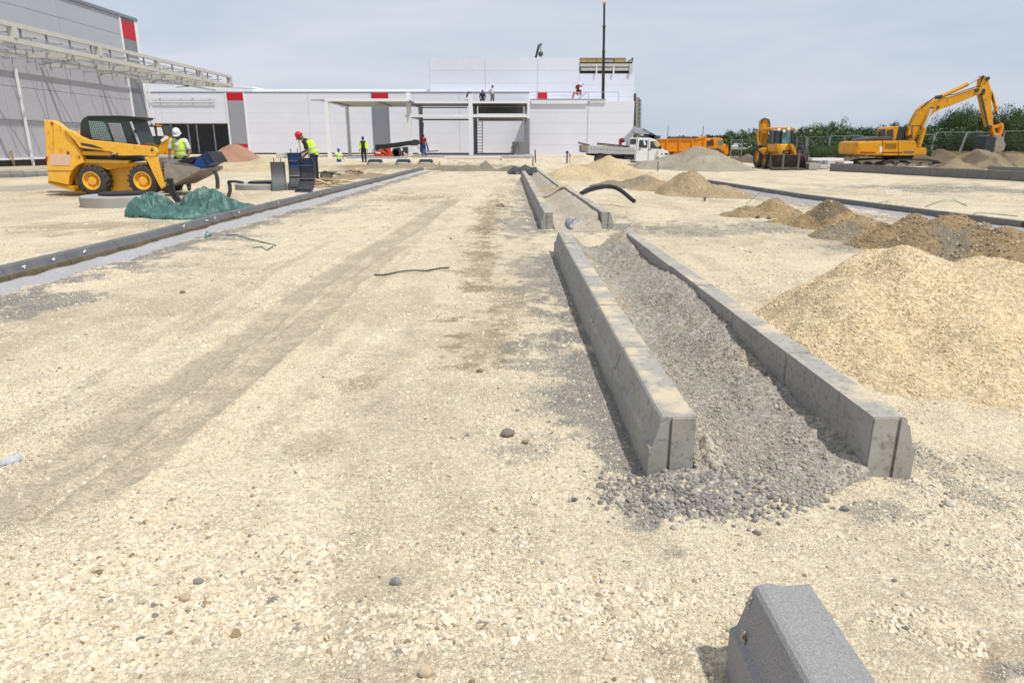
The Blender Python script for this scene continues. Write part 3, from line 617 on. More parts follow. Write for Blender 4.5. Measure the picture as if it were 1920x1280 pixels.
# ------------------------------------------------------------------ piles
def mound(name, label, cat, peaks, col, m=m_soil, noise=.12, res=.05, gravel=None, hard=None, exclude=None):
    # peaks: (x, y, height, rx, ry)
    px_ = [p[0] for p in peaks]; x0 = min(p[0]-p[3]*1.25 for p in peaks); x1 = max(p[0]+p[3]*1.25 for p in peaks); y0 = min(p[1]-p[4]*1.25 for p in peaks); y1 = max(p[1]+p[4]*1.25 for p in peaks)
    hm = max(p[2] for p in peaks); fq = 1.0/max(.12, hm)
    def fz(x, y):
        z = np.full(x.shape, -.15)
        for (cx, cy, h, rx, ry) in peaks:
            d = np.hypot((x-cx)/rx, (y-cy)/ry)+(fbm(x*fq*.8+cx, y*fq*.8, 4)-.5)*.62
            q = h*(1-np.sqrt(d*d+.012)*1.0+.05); q = np.maximum(q, -.12); z = np.logaddexp(z*18/hm, q*18/hm)*hm/18
        z = z-.02*hm+(fbm(x*fq*2.5, y*fq*2.5, 4)-.5)*noise*hm+(fbm(x*fq*9, y*fq*9, 3)-.5)*noise*.35*hm
        if exclude is not None: z = np.where(exclude(x, y), -.3, z)
        return z+ground_z(x, y)*.5
    def fc(x, y, z):
        c = np.tile(np.array(col), (x.size, 1))*(.8+.4*fbm(x*fq*1.5+9, y*fq*1.5, 4))[:, None]
        if hard is not None:
            mm = sstep(.50, .62, fbm(x*fq*1.1+30, y*fq*1.1+4, 4))[:, None]; c = c*(1-mm)+np.array(hard)*mm
        return c
    rt = root(name, label, cat, (peaks[0][0], peaks[0][1], 0))
    heightfield('heap', m, np.arange(x0, x1, res), np.arange(y0, y1, res), fz, fc, rt)
    if gravel:
        n, r0, r1, cols, rd = gravel; rg = np.random.RandomState(int(abs(x0)*97)+n); x = rg.uniform(x0, x1, n*2); y = rg.uniform(y0, y1, n*2); z = fz(x, y)
        k = (z > ground_z(x, y)+.01) & (rg.rand(n*2) < (.3+1.0*sstep(.42, .6, fbm(x*fq*2, y*fq*2)))); x, y, z = x[k], y[k], z[k]; n = len(x)
        rad = r0+(r1-r0)*rg.rand(n)**2.2; cc = np.array(cols)[rg.randint(0, len(cols), n)]*rg.uniform(.75, 1.2, (n, 1))
        cc = cc*.75+np.array(col)*.45
        scatter('stones', np.stack([x, y, z+rad*.1], 1), rad, cc, rt, rounded=rd, off=rt.location)
    return rt
def pk(px, py_base, py_top, wpx, dep):         # base centre pixel, top pixel, half width px, half depth m
    x, y = G(px, py_base); xt, zt = W(px, py_top, y); return (x, y, zt, wpx*y/1280*1.03, dep)
LIME = (.61, .49, .315)
ex = lambda x, y: (x < 1.80)
pz = [(3.0, 5.15, .74, 1.10, 1.05), (2.42, 5.0, .50, .60, .75), (3.75, 5.3, .56, 1.1, 1.0), (4.6, 5.2, .52, 1.3, 1.2), (4.2, 4.5, .36, 1.2, 1.0), (3.1, 4.35, .33, .95, .85)]
mound('limestone_pile', 'big heap of yellowish crushed limestone right of the near kerb', 'gravel pile', pz, LIME, noise=.15, res=.02, gravel=(34000, .0025, .011, [(.60,.49,.31), (.56,.44,.27), (.66,.57,.41), (.46,.35,.2)], False), exclude=ex)
mound('sand_pile', 'tall cream sand pile before the white flatbed truck', 'sand pile', [pk(1142,333,286,75,1.6), pk(1075,335,306,55,1.5), pk(1190,335,318,40,1.2)], (.56, .45, .28), noise=.05, res=.06, gravel=(500, .01, .03, [(.5,.42,.28), (.3,.27,.2)], False))
mound('sand_pile', 'wide grey sand pile between the white truck and the backhoe', 'sand pile', [pk(1300,317,271,98,2.6), pk(1330,319,285,75,2.2)], (.36, .32, .25), noise=.05, res=.09, gravel=(250, .012, .04, [(.30,.27,.21), (.2,.18,.14)], False))
mound('spoil_heap', 'brown gravelly spoil heap before the grey sand pile', 'spoil heap', [pk(1297,362,316,62,1.3), pk(1240,356,336,50,1.0), pk(1345,366,345,60,.9)], (.40, .31, .19), noise=.14, res=.045, gravel=(3500, .007, .026, [(.5,.42,.29), (.3,.22,.13), (.42,.33,.2)], False))
mound('spoil_heap', 'low dark brown spoil ridge at the foot of the cream sand pile', 'spoil heap', [pk(1205,350,324,48,.9), pk(1150,352,335,45,.8)], (.30, .25, .175), noise=.16, res=.05, gravel=(600, .008, .025, [(.3,.25,.18), (.18,.15,.11)], False))
mound('spoil_heap', 'small brown mound left of the green tie wire on the right', 'spoil heap', [pk(1455,402,366,52,.75), pk(1400,404,385,45,.5)], (.37, .275, .15), hard=(.18, .15, .11), noise=.16, res=.03, gravel=(2200, .005, .022, [(.45,.37,.25), (.3,.22,.12), (.2,.2,.2)], False))
mound('spoil_heap', 'brown soil mound right of the small brown mound', 'spoil heap', [pk(1555,425,372,66,.85), pk(1610,434,398,66,.6), pk(1500,418,402,50,.5)], (.36, .26, .135), hard=(.18, .14, .09), noise=.16, res=.03, gravel=(2500, .005, .022, [(.45,.37,.25), (.3,.21,.12), (.2,.2,.2)], False))
mound('spoil_heap', 'long brown and grey spoil bank running to the right edge of the photo', 'spoil heap', [pk(1700,462,396,110,.8), pk(1780,480,400,130,.9), pk(1880,500,414,130,1.0), pk(1610,445,410,90,.55), pk(1740,470,412,100,.7), pk(1830,490,410,110,.9), pk(1990,505,424,120,1.1), pk(1660,455,425,70,.5)], (.31, .225, .125), hard=(.27, .23, .175), noise=.17, res=.032, gravel=(8000, .005, .024, [(.45,.37,.25), (.28,.2,.11), (.18,.18,.18)], False))
mound('sand_pile', 'pinkish sand pile left of the long white facade', 'sand pile', [pk(437,303,270,52,2.6)], (.40, .235, .165), noise=.03, res=.10)
mound('sand_pile', 'low pale sand bank behind the bending worker', 'sand pile', [pk(505,318,292,70,2.0), pk(560,314,297,60,1.5), pk(440,320,303,80,1.6)], (.52, .43, .285), noise=.06, res=.10)
mound('spoil_heap', 'grey earth heap in front of the open portal of the building', 'spoil heap', [pk(912,319,298,18,.9), pk(880,320,308,45,1.0), pk(840,318,310,40,1.0), pk(960,320,309,40,1.0)], (.25, .215, .165), noise=.15, res=.08)
mound('spoil_heap', 'brown churned earth with rusty debris right of the bending worker', 'spoil heap', [pk(665,334,322,45,1.0), pk(700,330,324,40,.9)], (.33, .255, .165), noise=.2, res=.06)
mound('spoil_heap', 'low brown earth bank behind the three manhole covers row', 'spoil heap', [pk(700,313,308,60,2.0), pk(780,312,307,50,2.0)], (.33, .26, .17), noise=.15, res=.12)
mound('spoil_heap', 'brown dug earth bank behind the tracked excavator', 'spoil heap', [pk(1590,306,277,60,3), pk(1660,306,280,60,3), pk(1500,303,288,50,2), pk(1760,306,278,55,3), pk(1700,306,276,60,3)], (.16, .125, .085), noise=.2, res=.14)
mound('spoil_heap', 'sandy dug earth heaps right of the excavator bucket', 'spoil heap', [pk(1825,313,276,60,2.4), pk(1890,311,280,60,2.4), pk(1950,311,276,60,2.4), pk(1790,316,295,45,1.6)], (.28, .225, .145), hard=(.17, .13, .09), noise=.14, res=.12)
mound('spoil_heap', 'dark brown earth ridge left of the backhoe on the haul road', 'spoil heap', [pk(1400,305,286,26,2.0), pk(1375,303,292,26,2.0)], (.17, .135, .10), noise=.2, res=.12)
mound('spoil_heap', 'dark earth ridge between the grey sand pile and the fence', 'spoil heap', [pk(1400,290,278,60,5), pk(1340,290,280,40,5)], (.14, .115, .09), noise=.2, res=.25)
# ------------------------------------------------------------------ left grey building (wall along X = -32.5)
XW = -32.5
lb = root('grey_building', 'large silver grey clad hall filling the left edge with a red and slate corner strip', 'building', (XW, 45, 0))
MB().box(XW-22, XW-.12, 12, 64.3, -.1, 11.55).build('wall', m_gpanel, lb)
MB().box(XW-.12, XW-.07, 12, 64.3, -.1, 11.55).build('joint_backing', m_seam, lb)
zs = [.42, 2.9, 5.0, 7.5, 10.1, 11.55]; ys = [12.0, 19, 25.5, 32, 39.4, 46.4, 53.4, 61.55]
pm = {}
for a, b in zip(ys[:-1], ys[1:]):
    for c, d in zip(zs[:-1], zs[1:]):
        MB().box(XW-.07, XW+random.uniform(0, .006), a+.012, b-.012, c+.012, d-.012).build('panel', m_gpanel, lb)
MB().box(XW-.07, XW+.03, 61.8, 63.9, 1.55, 9.9).build('panel', m_dgrey, lb, label='slate grey corner panel')
MB().box(XW-.07, XW+.03, 61.8, 63.9, 9.92, 11.3).build('panel', m_red, lb, label='red corner panel at the top')
MB().box(XW-.07, XW+.03, 61.8, 63.9, .3, 1.53).build('panel', m_red, lb, label='red corner panel at the foot')
MB().box(XW-.07, XW+.06, 61.56, 61.79, .3, 11.55).build('trim', m_trim, lb)
MB().box(XW-.07, XW+.06, 63.91, 64.35, .3, 11.6).build('trim', m_trim, lb)
MB().box(XW-22, XW+.12, 12, 64.4, 11.55, 11.78).build('parapet_cap', m_dgrey, lb)
MB().box(XW-.06, XW+.04, 12, 64.3, 0, .40).build('plinth', m_dark, lb)
MB().box(XW-.05, XW+.1, 12, 64.3, .40, .52).build('base_trim', m_trim, lb)
# wooden stake against the wall
b = MB(); x, y = G(25, 312); b.box(x-.1, x+.1, y-.05, y+.05, -.05, .95); tag(b.build('wooden_stake', m_wood2), 'short brown timber stake standing before the grey building wall', 'stake')

# canopy frame on the left building
cn = root('steel_canopy', 'cream steel canopy frame projecting from the grey building, unroofed', 'canopy', (-28, 45, 0))
XF = -24.4; YE = 63.3
MB().box(XF-.12, XF+.12, 16, YE, 6.86, 7.08).build('front_beam', m_cream, cn, bevel=.01)
MB().box(XF-.12, XF+.12, 16, YE, 6.14, 6.38).build('front_beam', m_cream, cn, bevel=.01)
MB().box(XF-1.5, XF-1.36, 16, YE, 6.42, 6.56).build('longitudinal_beam', m_cream, cn)
y = 17.1; i = 0
while y < YE:
    MB().box(XF-.03, XF+.03, y-.05, y+.05, 6.383, 6.858).build('hanger_post', m_dgrey, cn); y += 1.97
for k, y in enumerate([21.6, 28.9, 36.2, 43.4, 50.4, 57.2, 63.0]):
    b = MB(); b.hull8([(XW+.05, y-.07, 6.5), (XW+.05, y+.07, 6.5), (XW+.05, y+.07, 6.88), (XW+.05, y-.07, 6.88)], [(XF-.125, y-.07, 6.12), (XF-.125, y+.07, 6.12), (XF-.125, y+.07, 6.38), (XF-.125, y-.07, 6.38)])
    b.build('cross_beam', m_cream, cn)
    MB().box(XF-.17, XF+.17, y-.13, y+.13, 6.383, 6.858).build('end_bracket', m_cream, cn)
    b = MB(); b.bar((XF-.2, y+.4, 6.45), (XW+.3, y+6.6, 6.6), .07); b.bar((XF-.2, y+6.6, 6.45), (XW+.3, y+.4, 6.52), .07); b.bar((-28.6, y, 6.35), (-28.6, y+7, 6.35), .09, .14); b.build('bracing', m_galv, cn)
for j, xx in enumerate([-26.0, -27.2, -28.4, -29.6, -30.8, -32.0]):
    MB().box(xx-.06, xx+.06, 16, YE-.2, 6.90, 7.02).build('purlin', m_galv if j % 2 else m_cream, cn)
    y = 18.0+j*.4
    while y < YE-1: MB().box(xx-.02, xx+.02, y-.02, y+.02, 6.1, 6.89).build('hanger_rod', m_dgrey, cn); y += 3.66
for j in range(0): MB().box(-31.9, -26.4, 33.0+j*9, 37.2+j*9, 7.03, 7.06).build('deck_sheet', mat('galvanised_deck', (.45, .47, .55), .5, .1, 2, metal=.2), cn)
y = 19.0
while y < YE-1: MB().box(XW+.1, XF-.14, y-.03, y+.03, 6.60, 6.66).build('cross_tie', m_galv, cn); y += 2.13
for y in (25.0, 47.6, 64.55): MB().box(XW+.12, XW+.24, y-.07, y+.07, 0, 6.48).build('column', m_trim, cn)

# ------------------------------------------------------------------ long white building
YF = 82.0
wb = root('white_building', 'long white clad warehouse with a tall right block and red squares, at the back', 'building', (W(800, 290, YF)[0], YF, 0))
def fx(px, py=250, Y=YF): return W(px, py, Y)[0]
def fz_(py, Y=YF, px=900): return W(px, py, Y)[1]
xL, xA, xB, xC = fx(200), fx(465), fx(806), fx(1189)
ztop = fz_(173); zcap = fz_(165); zb = .25; zT = fz_(108.5)
# core volumes
MB().box(fx(432), fx(992), YF+.15, YF+30, zb-.6, ztop-.05).build('wall', m_panel, wb)
MB().box(xL, fx(432), YF+.15, YF+30, fz_(232), ztop-.05).build('wall', m_panel, wb)
MB().box(xB, xC, YF+1.6, YF+28, 4.5, zT-.03).build('upper_wall', m_panel, wb)
MB().box(fx(475), xB-.05, YF+2.0, YF+28, ztop-.03, zcap).build('roof', m_panel2, wb)
MB().box(xL, fx(480), YF+.2, YF+25, ztop-.03, fz_(162)).build('roof', m_panel2, wb)
MB().box(xL, fx(992), YF-.05, YF+.2, ztop-.06, ztop+.05).build('eaves_trim', m_beamg, wb)
def panels(x0, x1, z0, z1, Y, nx, nz, m, dep=.15, holes=()):
    for a in range(nx):
        for c in range(nz):
            X0 = x0+(x1-x0)*a/nx; X1 = x0+(x1-x0)*(a+1)/nx; Z0 = z0+(z1-z0)*c/nz; Z1 = z0+(z1-z0)*(c+1)/nz
            MB().box(X0+.012, X1-.012, Y-random.uniform(0, .006), Y+dep-.002, Z0+.004, Z1-.004).build('panel', m, wb)
panels(fx(465), fx(582), zb+.15, ztop-.07, YF, 1, 6, m_panel); panels(fx(582), fx(699), zb+.15, ztop-.07, YF, 1, 6, m_panel)
panels(fx(731), fx(862), zb+.15, ztop-.07, YF, 1, 6, m_panel); panels(fx(862), fx(992), zb+.15, ztop-.07, YF, 1, 6, m_panel)
panels(fx(200), fx(309), fz_(231), ztop-.07, YF, 1, 3, m_panel); panels(fx(309), fx(429), fz_(231), ztop-.07, YF, 1, 3, m_panel)
# coloured pilasters (they lean with the perspective only)
def pil(a, b, top, red, low, red2=None):
    MB().box(fx(a), fx(b), YF-.06, YF+.148, fz_(low), fz_(red)-.01).build('panel', m_dgrey if a > 600 else mat('mid_grey_cladding', (.29, .30, .35), .5, .04, 1), wb, label='grey pilaster panel')
    MB().box(fx(a), fx(b), YF-.06, YF+.148, fz_(red)+.01, fz_(top)).build('panel', m_red, wb, label='red square panel')
    if red2: MB().box(fx(a), fx(b), YF-.06, YF+.148, fz_(red2), fz_(low)-.01).build('panel', m_red, wb, label='red square panel at the foot')
pil(433, 463, 174, 188.5, 270, 277); pil(701, 730, 174, 185, 288)
for a in (429.5, 463.2): MB().box(fx(a), fx(a+3), YF-.08, YF+.147, zb+.1, ztop-.07).build('trim', m_trim, wb)
# two long louvre rails on the left section with their brackets
for py in (181.5, 190):
    MB().box(fx(268), fx(412), YF-.22, YF-.14, fz_(py+2.4), fz_(py)).build('sign_rail', m_trim, wb)
    for px in (309, 348, 369, 401): MB().box(fx(px), fx(px+1.6), YF-.139, YF-.01, fz_(py+2.2), fz_(py+.6)).build('bracket', m_beamg, wb)
# glazed recess
YR = YF+2.2
MB().box(xL, fx(432), YR+.1, YR+8, -.3, fz_(232)).build('recess', m_dark, wb)
for a, b in ((200, 280), (281, 322), (324, 354), (356, 370), (372, 402), (404, 431)):
    MB().box(fx(a, 250, YR), fx(b, 250, YR), YR, YR+.08, .35, fz_(233)-.05).build('window_pane', m_glass, wb)
for px in (280.5, 322.5, 355, 370.5, 402.5, 430): MB().box(fx(px, 250, YR)-.08, fx(px, 250, YR)+.08, YR-.12, YR+.06, .2, fz_(233)).build('mullion', m_galv, wb)
MB().box(xL, fx(432), YF+.05, YR, fz_(231.5), fz_(231.5)+.06).build('soffit', m_beamg, wb)
MB().box(fx(270), fx(990), YF-.02, YF+.2, -.4, zb+.14).build('plinth', m_dark, wb)
# upper block cladding
YU = YF+1.6; ux = lambda px: W(px, 150, YU)[0]
uz = lambda py: W(1000, py, YU)[1]
for a, b in ((806.5, 909.5), (910, 1007.5), (1008, 1086)):
    for c in range(4):
        z0 = 5.4+(uz(108.8)-5.4)*c/4; z1 = 5.4+(uz(108.8)-5.4)*(c+1)/4
        MB().box(ux(a), ux(b), YU-.12, YU-.003, z0+.006, z1-.006).build('panel', m_panel, wb)
for c in range(3):
    z0 = 5.4+(uz(138.5)-5.4)*c/3; z1 = 5.4+(uz(138.5)-5.4)*(c+1)/3
    MB().box(ux(1086.5), ux(1189.5), YU-.12, YU-.003, z0+.006, z1-.006).build('panel', m_panel, wb)
# unfinished opening: dark void, insulation, beams
k5 = K(1060, 80, 10.667)
pbox('opening', k5, 295, 310, 1195, 615, YU-.06, YU-.002, m_dark, wb); pbox('opening', k5, 1195.5, 392, 1330, 615, YU-.06, YU-.002, m_dark, wb)
for a, b in ((298, 618), (632, 740), (985, 1195)): pbox('insulation_board', k5, a, 325, b, 388, YU-.11, YU-.07, m_insul, wb)
pbox('insulation_board', k5, 745, 335, 965, 388, YU-.11, YU-.07, m_cream, wb, label='white insulation board')
pbox('top_rail', k5, 290, 306, 1200, 320, YU-.2, YU-.06, m_wood2, wb)
pbox('dark_beam', k5, 290, 390, 1320, 418, YU-.2, YU-.06, m_darksteel, wb)
pbox('cream_beam', k5, 300, 422, 1325, 480, YU-.3, YU-.062, m_cream, wb)
pbox('grey_beam', k5, 310, 484, 1280, 500, YU-.2, YU-.063, m_beamg, wb)
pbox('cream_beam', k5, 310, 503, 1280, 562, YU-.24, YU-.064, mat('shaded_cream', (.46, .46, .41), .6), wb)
for a in (612, 955): pbox('post', k5, a, 486, a+24, 625, YU-.36, YU-.31, m_trim, wb)
pbox('post', k5, 1285, 420, 1330, 612, YU-.36, YU-.31, m_cream, wb)
MB().bar((*W(*k5(1330, 390), YU-.3)[:1], YU-.3, W(*k5(1330, 390), YU-.3)[1]), (W(*k5(1350, 305), YU-.3)[0], YU-.3, W(*k5(1350, 305), YU-.3)[1]), .12).build('brace', m_darksteel, wb)
MB().bar((W(*k5(1260, 385), YU-.3)[0], YU-.3, W(*k5(1260, 385), YU-.3)[1]), (W(*k5(1340, 320), YU-.3)[0], YU-.3, W(*k5(1340, 320), YU-.3)[1]), .10).build('brace', m_darksteel, wb)
# lower right wing
YG = 78.5; wx = lambda px: W(px, 250, YG)[0]; wz = lambda py: W(1090, py, YG)[1]
MB().box(wx(993), wx(1187.5), YG+.15, YF+1.3, -.3, wz(189.5)).build('wall', m_panel, wb)
for a, b in ((993.5, 1100.6), (1101.4, 1187)):
    for c in range(5):
        z0 = wz(292)+(wz(190)-wz(292))*c/5; z1 = wz(292)+(wz(190)-wz(292))*(c+1)/5
        MB().box(wx(a), wx(b), YG-random.uniform(0, .006), YG+.148, z0+.006, z1-.006).build('panel', m_panel, wb)
MB().box(wx(993), wx(1187), YG+.02, YG+.3, -.3, wz(292)).build('plinth', m_dark, wb)
MB().box(ux(1007.5), ux(1026), YU-.2, YU-.125, uz(185.5), uz(174)).build('panel', m_red, wb, label='red square panel right of the portal')
MB().box(wx(990), wx(1133), YG-.22, YG+.1, wz(187.5), wz(185.8)).build('ledge_trim', m_beamg, wb)
MB().box(wx(995), wx(1100), YG-.2, YG-.01, wz(195), wz(188)).build('white_beam', m_trim, wb)
MB().box(wx(1104), wx(1133), YG-.15, YG-.01, wz(193), wz(188)).build('white_beam', m_trim, wb)

# guard rail on the roof
gr_ = root('guard_rail', 'thin white guard rail along the roof edge above the portal', 'railing', (wx(940), YG, wz(187)))
YQ = 79.0; q = lambda px, py: W(px, py, YQ)
for a, b, py in ((763, 1103, 173), (1103, 1160, 173), (1103, 1160, 195)):
    MB().bar((q(a, py)[0], YQ, q(a, py)[1]), (q(b, py)[0], YQ, q(b, py)[1]), .06).build('rail', m_galv, gr_)
for px in (763, 1008, 1103, 1160): MB().bar((q(px, 173)[0], YQ, q(px, 173)[1]), (q(px, 194)[0], YQ, q(px, 194)[1]), .06).build('post', m_galv, gr_)
MB().bar((q(1101, 173)[0], YQ, q(1101, 173)[1]), (q(1084, 187)[0], YQ, q(1084, 187)[1]), .09).build('brace', m_galv, gr_)

# left white canopy (583..765)
wc = root('white_canopy', 'flat white steel canopy on slim columns left of the portal', 'canopy', (W(670, 290, 68)[0], 68, 0))
Yn, Yr = 64.0, 73.2
def cz(py, Y): return W(700, py, Y)[1]
x0, x1 = W(583, 190, Yn)[0], W(766, 190, Yn)[0]
zt = cz(185.2, Yn); zo = cz(190.3, Yn)
MB().box(x0+1.2, x1, Yn, Yn+.3, zo, zt).build('front_beam', m_trim, wc, bevel=.01)
MB().box(x0, x0+1.19, Yn+.02, Yn+.3, zo+.06, zt-.06).build('beam_end', m_galv, wc)
MB().box(x0+.4, x1, Yr, Yr+.3, zo, zt-.02).build('rear_beam', m_trim, wc)
MB().box(x0+.3, x1-.02, Yn+.31, Yr-.01, zt-.10, zt-.02).build('roof_deck', m_olive if False else mat('pale_soffit', (.50, .51, .52), .6, .05, 2), wc)
for px in (611, 700, 762): 
    X = W(px, 190, Yn)[0]; MB().box(X-.08, X+.08, Yn+.31, Yr-.01, zo+.02, zt-.11).build('cross_beam', m_beamg, wc)
for (px, Y, w_) in ((614.5, Yn, .17), (652.5, Yr, .15)):
    X = W(px, 240, Y)[0]; MB().box(X-w_, X+w_, Y+.02, Y+.26, .15, zo-.002).build('column', m_trim, wc)

# portal frame (763..995)
pf = root('steel_portal', 'two storey white steel entrance frame in front of the white facade', 'portal frame', (W(880, 290, 70)[0], 70, 0))
Yp, Yq = 68.0, 75.0; pz = lambda py, Y=Yp: W(880, py, Y)[1]; pxx = lambda px, Y=Yp: W(px, 230, Y)[0]
for px, w_ in ((767, .20), (882.5, .19)): MB().box(pxx(px)-w_, pxx(px)+w_, Yp, Yp+.35, .1, pz(174 if px < 800 else 176)).build('column', m_trim, pf)
MB().box(pxx(991)-.12, pxx(991)+.12, Yp+.01, Yp+.35, pz(222), pz(186)).build('column', m_trim, pf)
for a, b, py0, py1 in ((770.5, 879, 190, 194), (886, 989, 190, 194), (760, 879, 215, 220), (886, 993, 214.5, 220)):
    MB().box(pxx(a), pxx(b), Yp+.03, Yp+.30, pz(py1), pz(py0)).build('front_beam', m_trim, pf, bevel=.01)
for px in (789, 891, 987): MB().box(pxx(px, Yq)-.2, pxx(px, Yq)+.2, Yq, Yq+.35, .1, pz(197, Yq)).build('rear_column', m_beamg, pf)
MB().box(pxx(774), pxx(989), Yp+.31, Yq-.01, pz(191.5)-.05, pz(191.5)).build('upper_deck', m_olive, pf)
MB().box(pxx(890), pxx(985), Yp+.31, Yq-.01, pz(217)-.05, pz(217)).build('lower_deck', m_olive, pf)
for a, b, py0, py1 in ((789, 880, 201, 203), (893, 985, 197, 213), (789, 887, 223, 226), (893, 985, 221, 227)):
    MB().box(pxx(a, Yq)+.21, pxx(b, Yq)-.2, Yq+.02, Yq+.25, pz(py1, Yq), pz(py0, Yq)).build('rear_beam', m_beamg, pf)
for px in (770, 884, 989):
    for py in (194, 219): MB().bar((pxx(px), Yp+.31, pz(py)+.02), (pxx(px, Yp), Yq, pz(py)+.02), .16, .2).build('side_beam', m_beamg, pf)
# concrete plinth the portal stands on
pl = root('concrete_plinth', 'low concrete slab and kerb in front of the entrance portal', 'slab', (W(880, 295, 63)[0], 63, 0))
MB().box(W(772, 296, 62)[0], W(1003, 296, 62)[0], 62, 76, .0, .36).build('slab', m_ring, pl)

def ladder(px, pt, pb, wpx, Y, lab, n):
    a = W(px, pt, Y); b = W(px, pb, Y); w_ = wpx*Y/1280*1.05; rt = root('ladder', lab, 'ladder', (b[0], Y, b[1]))
    for s in (-.5, .5): MB().bar((b[0]+s*w_, Y-.8, b[1]), (a[0]+s*w_, Y, a[1]), .07).build('rail', m_darksteel, rt)
    for i in range(n):
        t = (i+.6)/n; MB().bar((b[0]-.5*w_, Y-.8*(1-t), b[1]+(a[1]-b[1])*t), (b[0]+.5*w_, Y-.8*(1-t), b[1]+(a[1]-b[1])*t), .05).build('rung', m_darksteel, rt)
ladder(899.5, 227, 288, 9.5, 73, 'tall dark ladder leaning inside the portal opening', 11)
ladder(792, 230, 270, 3.5, 74, 'narrow dark ladder behind the worker in blue overalls', 8)
# grey cabinet
gc = root('grey_cabinet', 'tall grey box cabinet standing in the right of the portal opening', 'cabinet', (*W(972, 290, 72)[:1], 72, .3))
pbox('body', K0, 960.5, 266, 984, 291, 72, 73.2, mat('grey_sheet', (.22, .22, .225), .6, .12, 1.5), gc, bevel=.02); pbox('side_handle', K0, 958.8, 274, 960.4, 280, 72.2, 72.5, m_dark, gc)
pbox('door_seam', K0, 972, 267, 972.3, 290, 71.985, 72.01, m_dark, gc)
# stack of yellowish panels lying on the ground before the portal
ps = root('panel_stack', 'stack of pale sandwich panels lying before the portal', 'panel stack', (*W(885, 299, 58)[:1], 58, 0))
for i, (a, b, m) in enumerate(((834, 940, m_wood2), (832, 938, m_trim), (836, 941, m_insul), (833, 939, m_trim))):
    X0, X1 = W(a, 298, 58)[0], W(b, 298, 58)[0]; MB().box(X0, X1, 58+i*.02, 59.4, .03+i*.09, .115+i*.09).build('panel', m, ps)
p2 = root('panel_stack', 'low concrete blocks and boards right of the panel stack', 'block stack', (*W(980, 297, 60)[:1], 60, 0))
for i in range(7): X0 = W(944+i*8.3, 298, 60)[0]; MB().box(X0, X0+.36, 60, 60.4, .0, .30+.05*(i % 3)).build('block', m_ring, p2, bevel=.02)
p3 = root('steel_beam', 'long white steel beams lying on the ground left of the telehandler', 'beam', (*W(700, 298, 58)[:1], 58, 0))
for i in range(3): MB().box(W(648, 298, 58)[0], W(770-i*8, 298, 58)[0], 58+i*.35, 58.2+i*.35, .05, .25+.06*i).build('beam', m_trim if i != 1 else m_beamg, p3)
p4 = root('panel_stack', 'pale green board strip lying at the foot of the wall behind the blue standpipe', 'board', (*W(1090, 296, 66)[:1], 66, 0))
MB().box(W(1059, 296, 66)[0], W(1096, 296, 66)[0], 66, 66.6, .05, .32).build('board', m_insul, p4)

# thin lifting boom (dark mast), crane boom tip with hook
mt = root('crane_mast', 'tall thin black telescopic boom rising above the white building', 'crane boom', (W(1131, 188, 78.2)[0], 78.2, wz(188)))
Ym = 79.6
secs = [(1130.6, 185.5, 1131.2, 140, .22), (1131.2, 140, 1131.8, 97, .20), (1131.8, 97, 1132.6, 50, .17), (1132.6, 50, 1133, 9, .14)]
for a, b, c, d, r in secs:
    p = W(a, b, Ym); q2 = W(c, d, Ym); MB().bar((p[0], Ym, p[1]), (q2[0], Ym, q2[1]), r*1.35).build('boom_section', m_black, mt)
p = W(1133, 9, Ym); MB().box(p[0]-.16, p[0]+.16, Ym-.15, Ym+.15, p[1], p[1]+.22).build('boom_head', m_orange, mt)
for a, b in ((1131.2, 140), (1131.8, 97), (1132.6, 50)): p = W(a, b, Ym); MB().box(p[0]-.17, p[0]+.17, Ym-.17, Ym+.17, p[1]-.08, p[1]+.08).build('collar', mat('brown_collar', (.10, .05, .03), .6), mt)
ct = root('crane_hook', 'dark crane boom tip with hanging hook peeking over the white building roof', 'crane', (W(1005, 120, 100)[0], 100, 8))
Yc = 100; f3 = K(740, 0, 3.84); c3 = lambda x, y: (W(*f3(x, y), Yc)[0], Yc, W(*f3(x, y), Yc)[1])
MB().bar(c3(990, 520), c3(1038, 330), .30).build('boom', m_black, ct); MB().prism(P(f3, [(1032, 318), (1062, 314), (1060, 330), (1040, 332)], Yc), Yc-.12, Yc+.12).build('sheave_head', m_steel, ct)
MB().tube([c3(1052, 330), c3(1051, 378)], .05).build('cable', m_black, ct); MB().tube([c3(1051, 375), c3(1052, 392), c3(1050, 410)], [.28, .38, .16]).build('hook_block', m_darksteel, ct)

# grey lattice tower right of the building (drill mast behind)
dm = root('drill_mast', 'grey steel mast bundle standing at the right corner of the white building', 'drilling rig', (W(1195, 290, 84)[0], 84, 0))
k4 = K(740, 0, 3.84); Yd = 88.0
for j, (a, b, dx, m) in enumerate(((1722, 675, 1722, m_darksteel), (1735, 672, 1733, m_galv), (1750, 700, 1748, m_bucket), (1762, 705, 1760, m_beamg), (1776, 715, 1772, m_galv))):
    p = W(*k4(a, b), Yd); q3 = W(*k4(dx, 1000), Yd); MB().bar((p[0], Yd+j*.3, p[1]), (q3[0], Yd+j*.3, q3[1]), .42 if j != 1 else .3).build('mast_leg', m, dm)
for i in range(9):
    p = W(*k4(1718, 700+i*32), Yd); q3 = W(*k4(1776, 722+i*32), Yd); MB().bar((p[0], Yd+.6, p[1]), (q3[0], Yd+.6, q3[1]), .14).build('mast_rung', m_steel, dm)
k6 = K(1060, 220, 5.0526); Yd = 52.
f6 = lambda x, y, Y=Yd: (W(*k6(x, y), Y)[0], Y, W(*k6(x, y), Y)[1])
ca = root('loader_crane', 'folded grey hydraulic crane arm behind the white flatbed truck', 'crane', f6(680, 250))
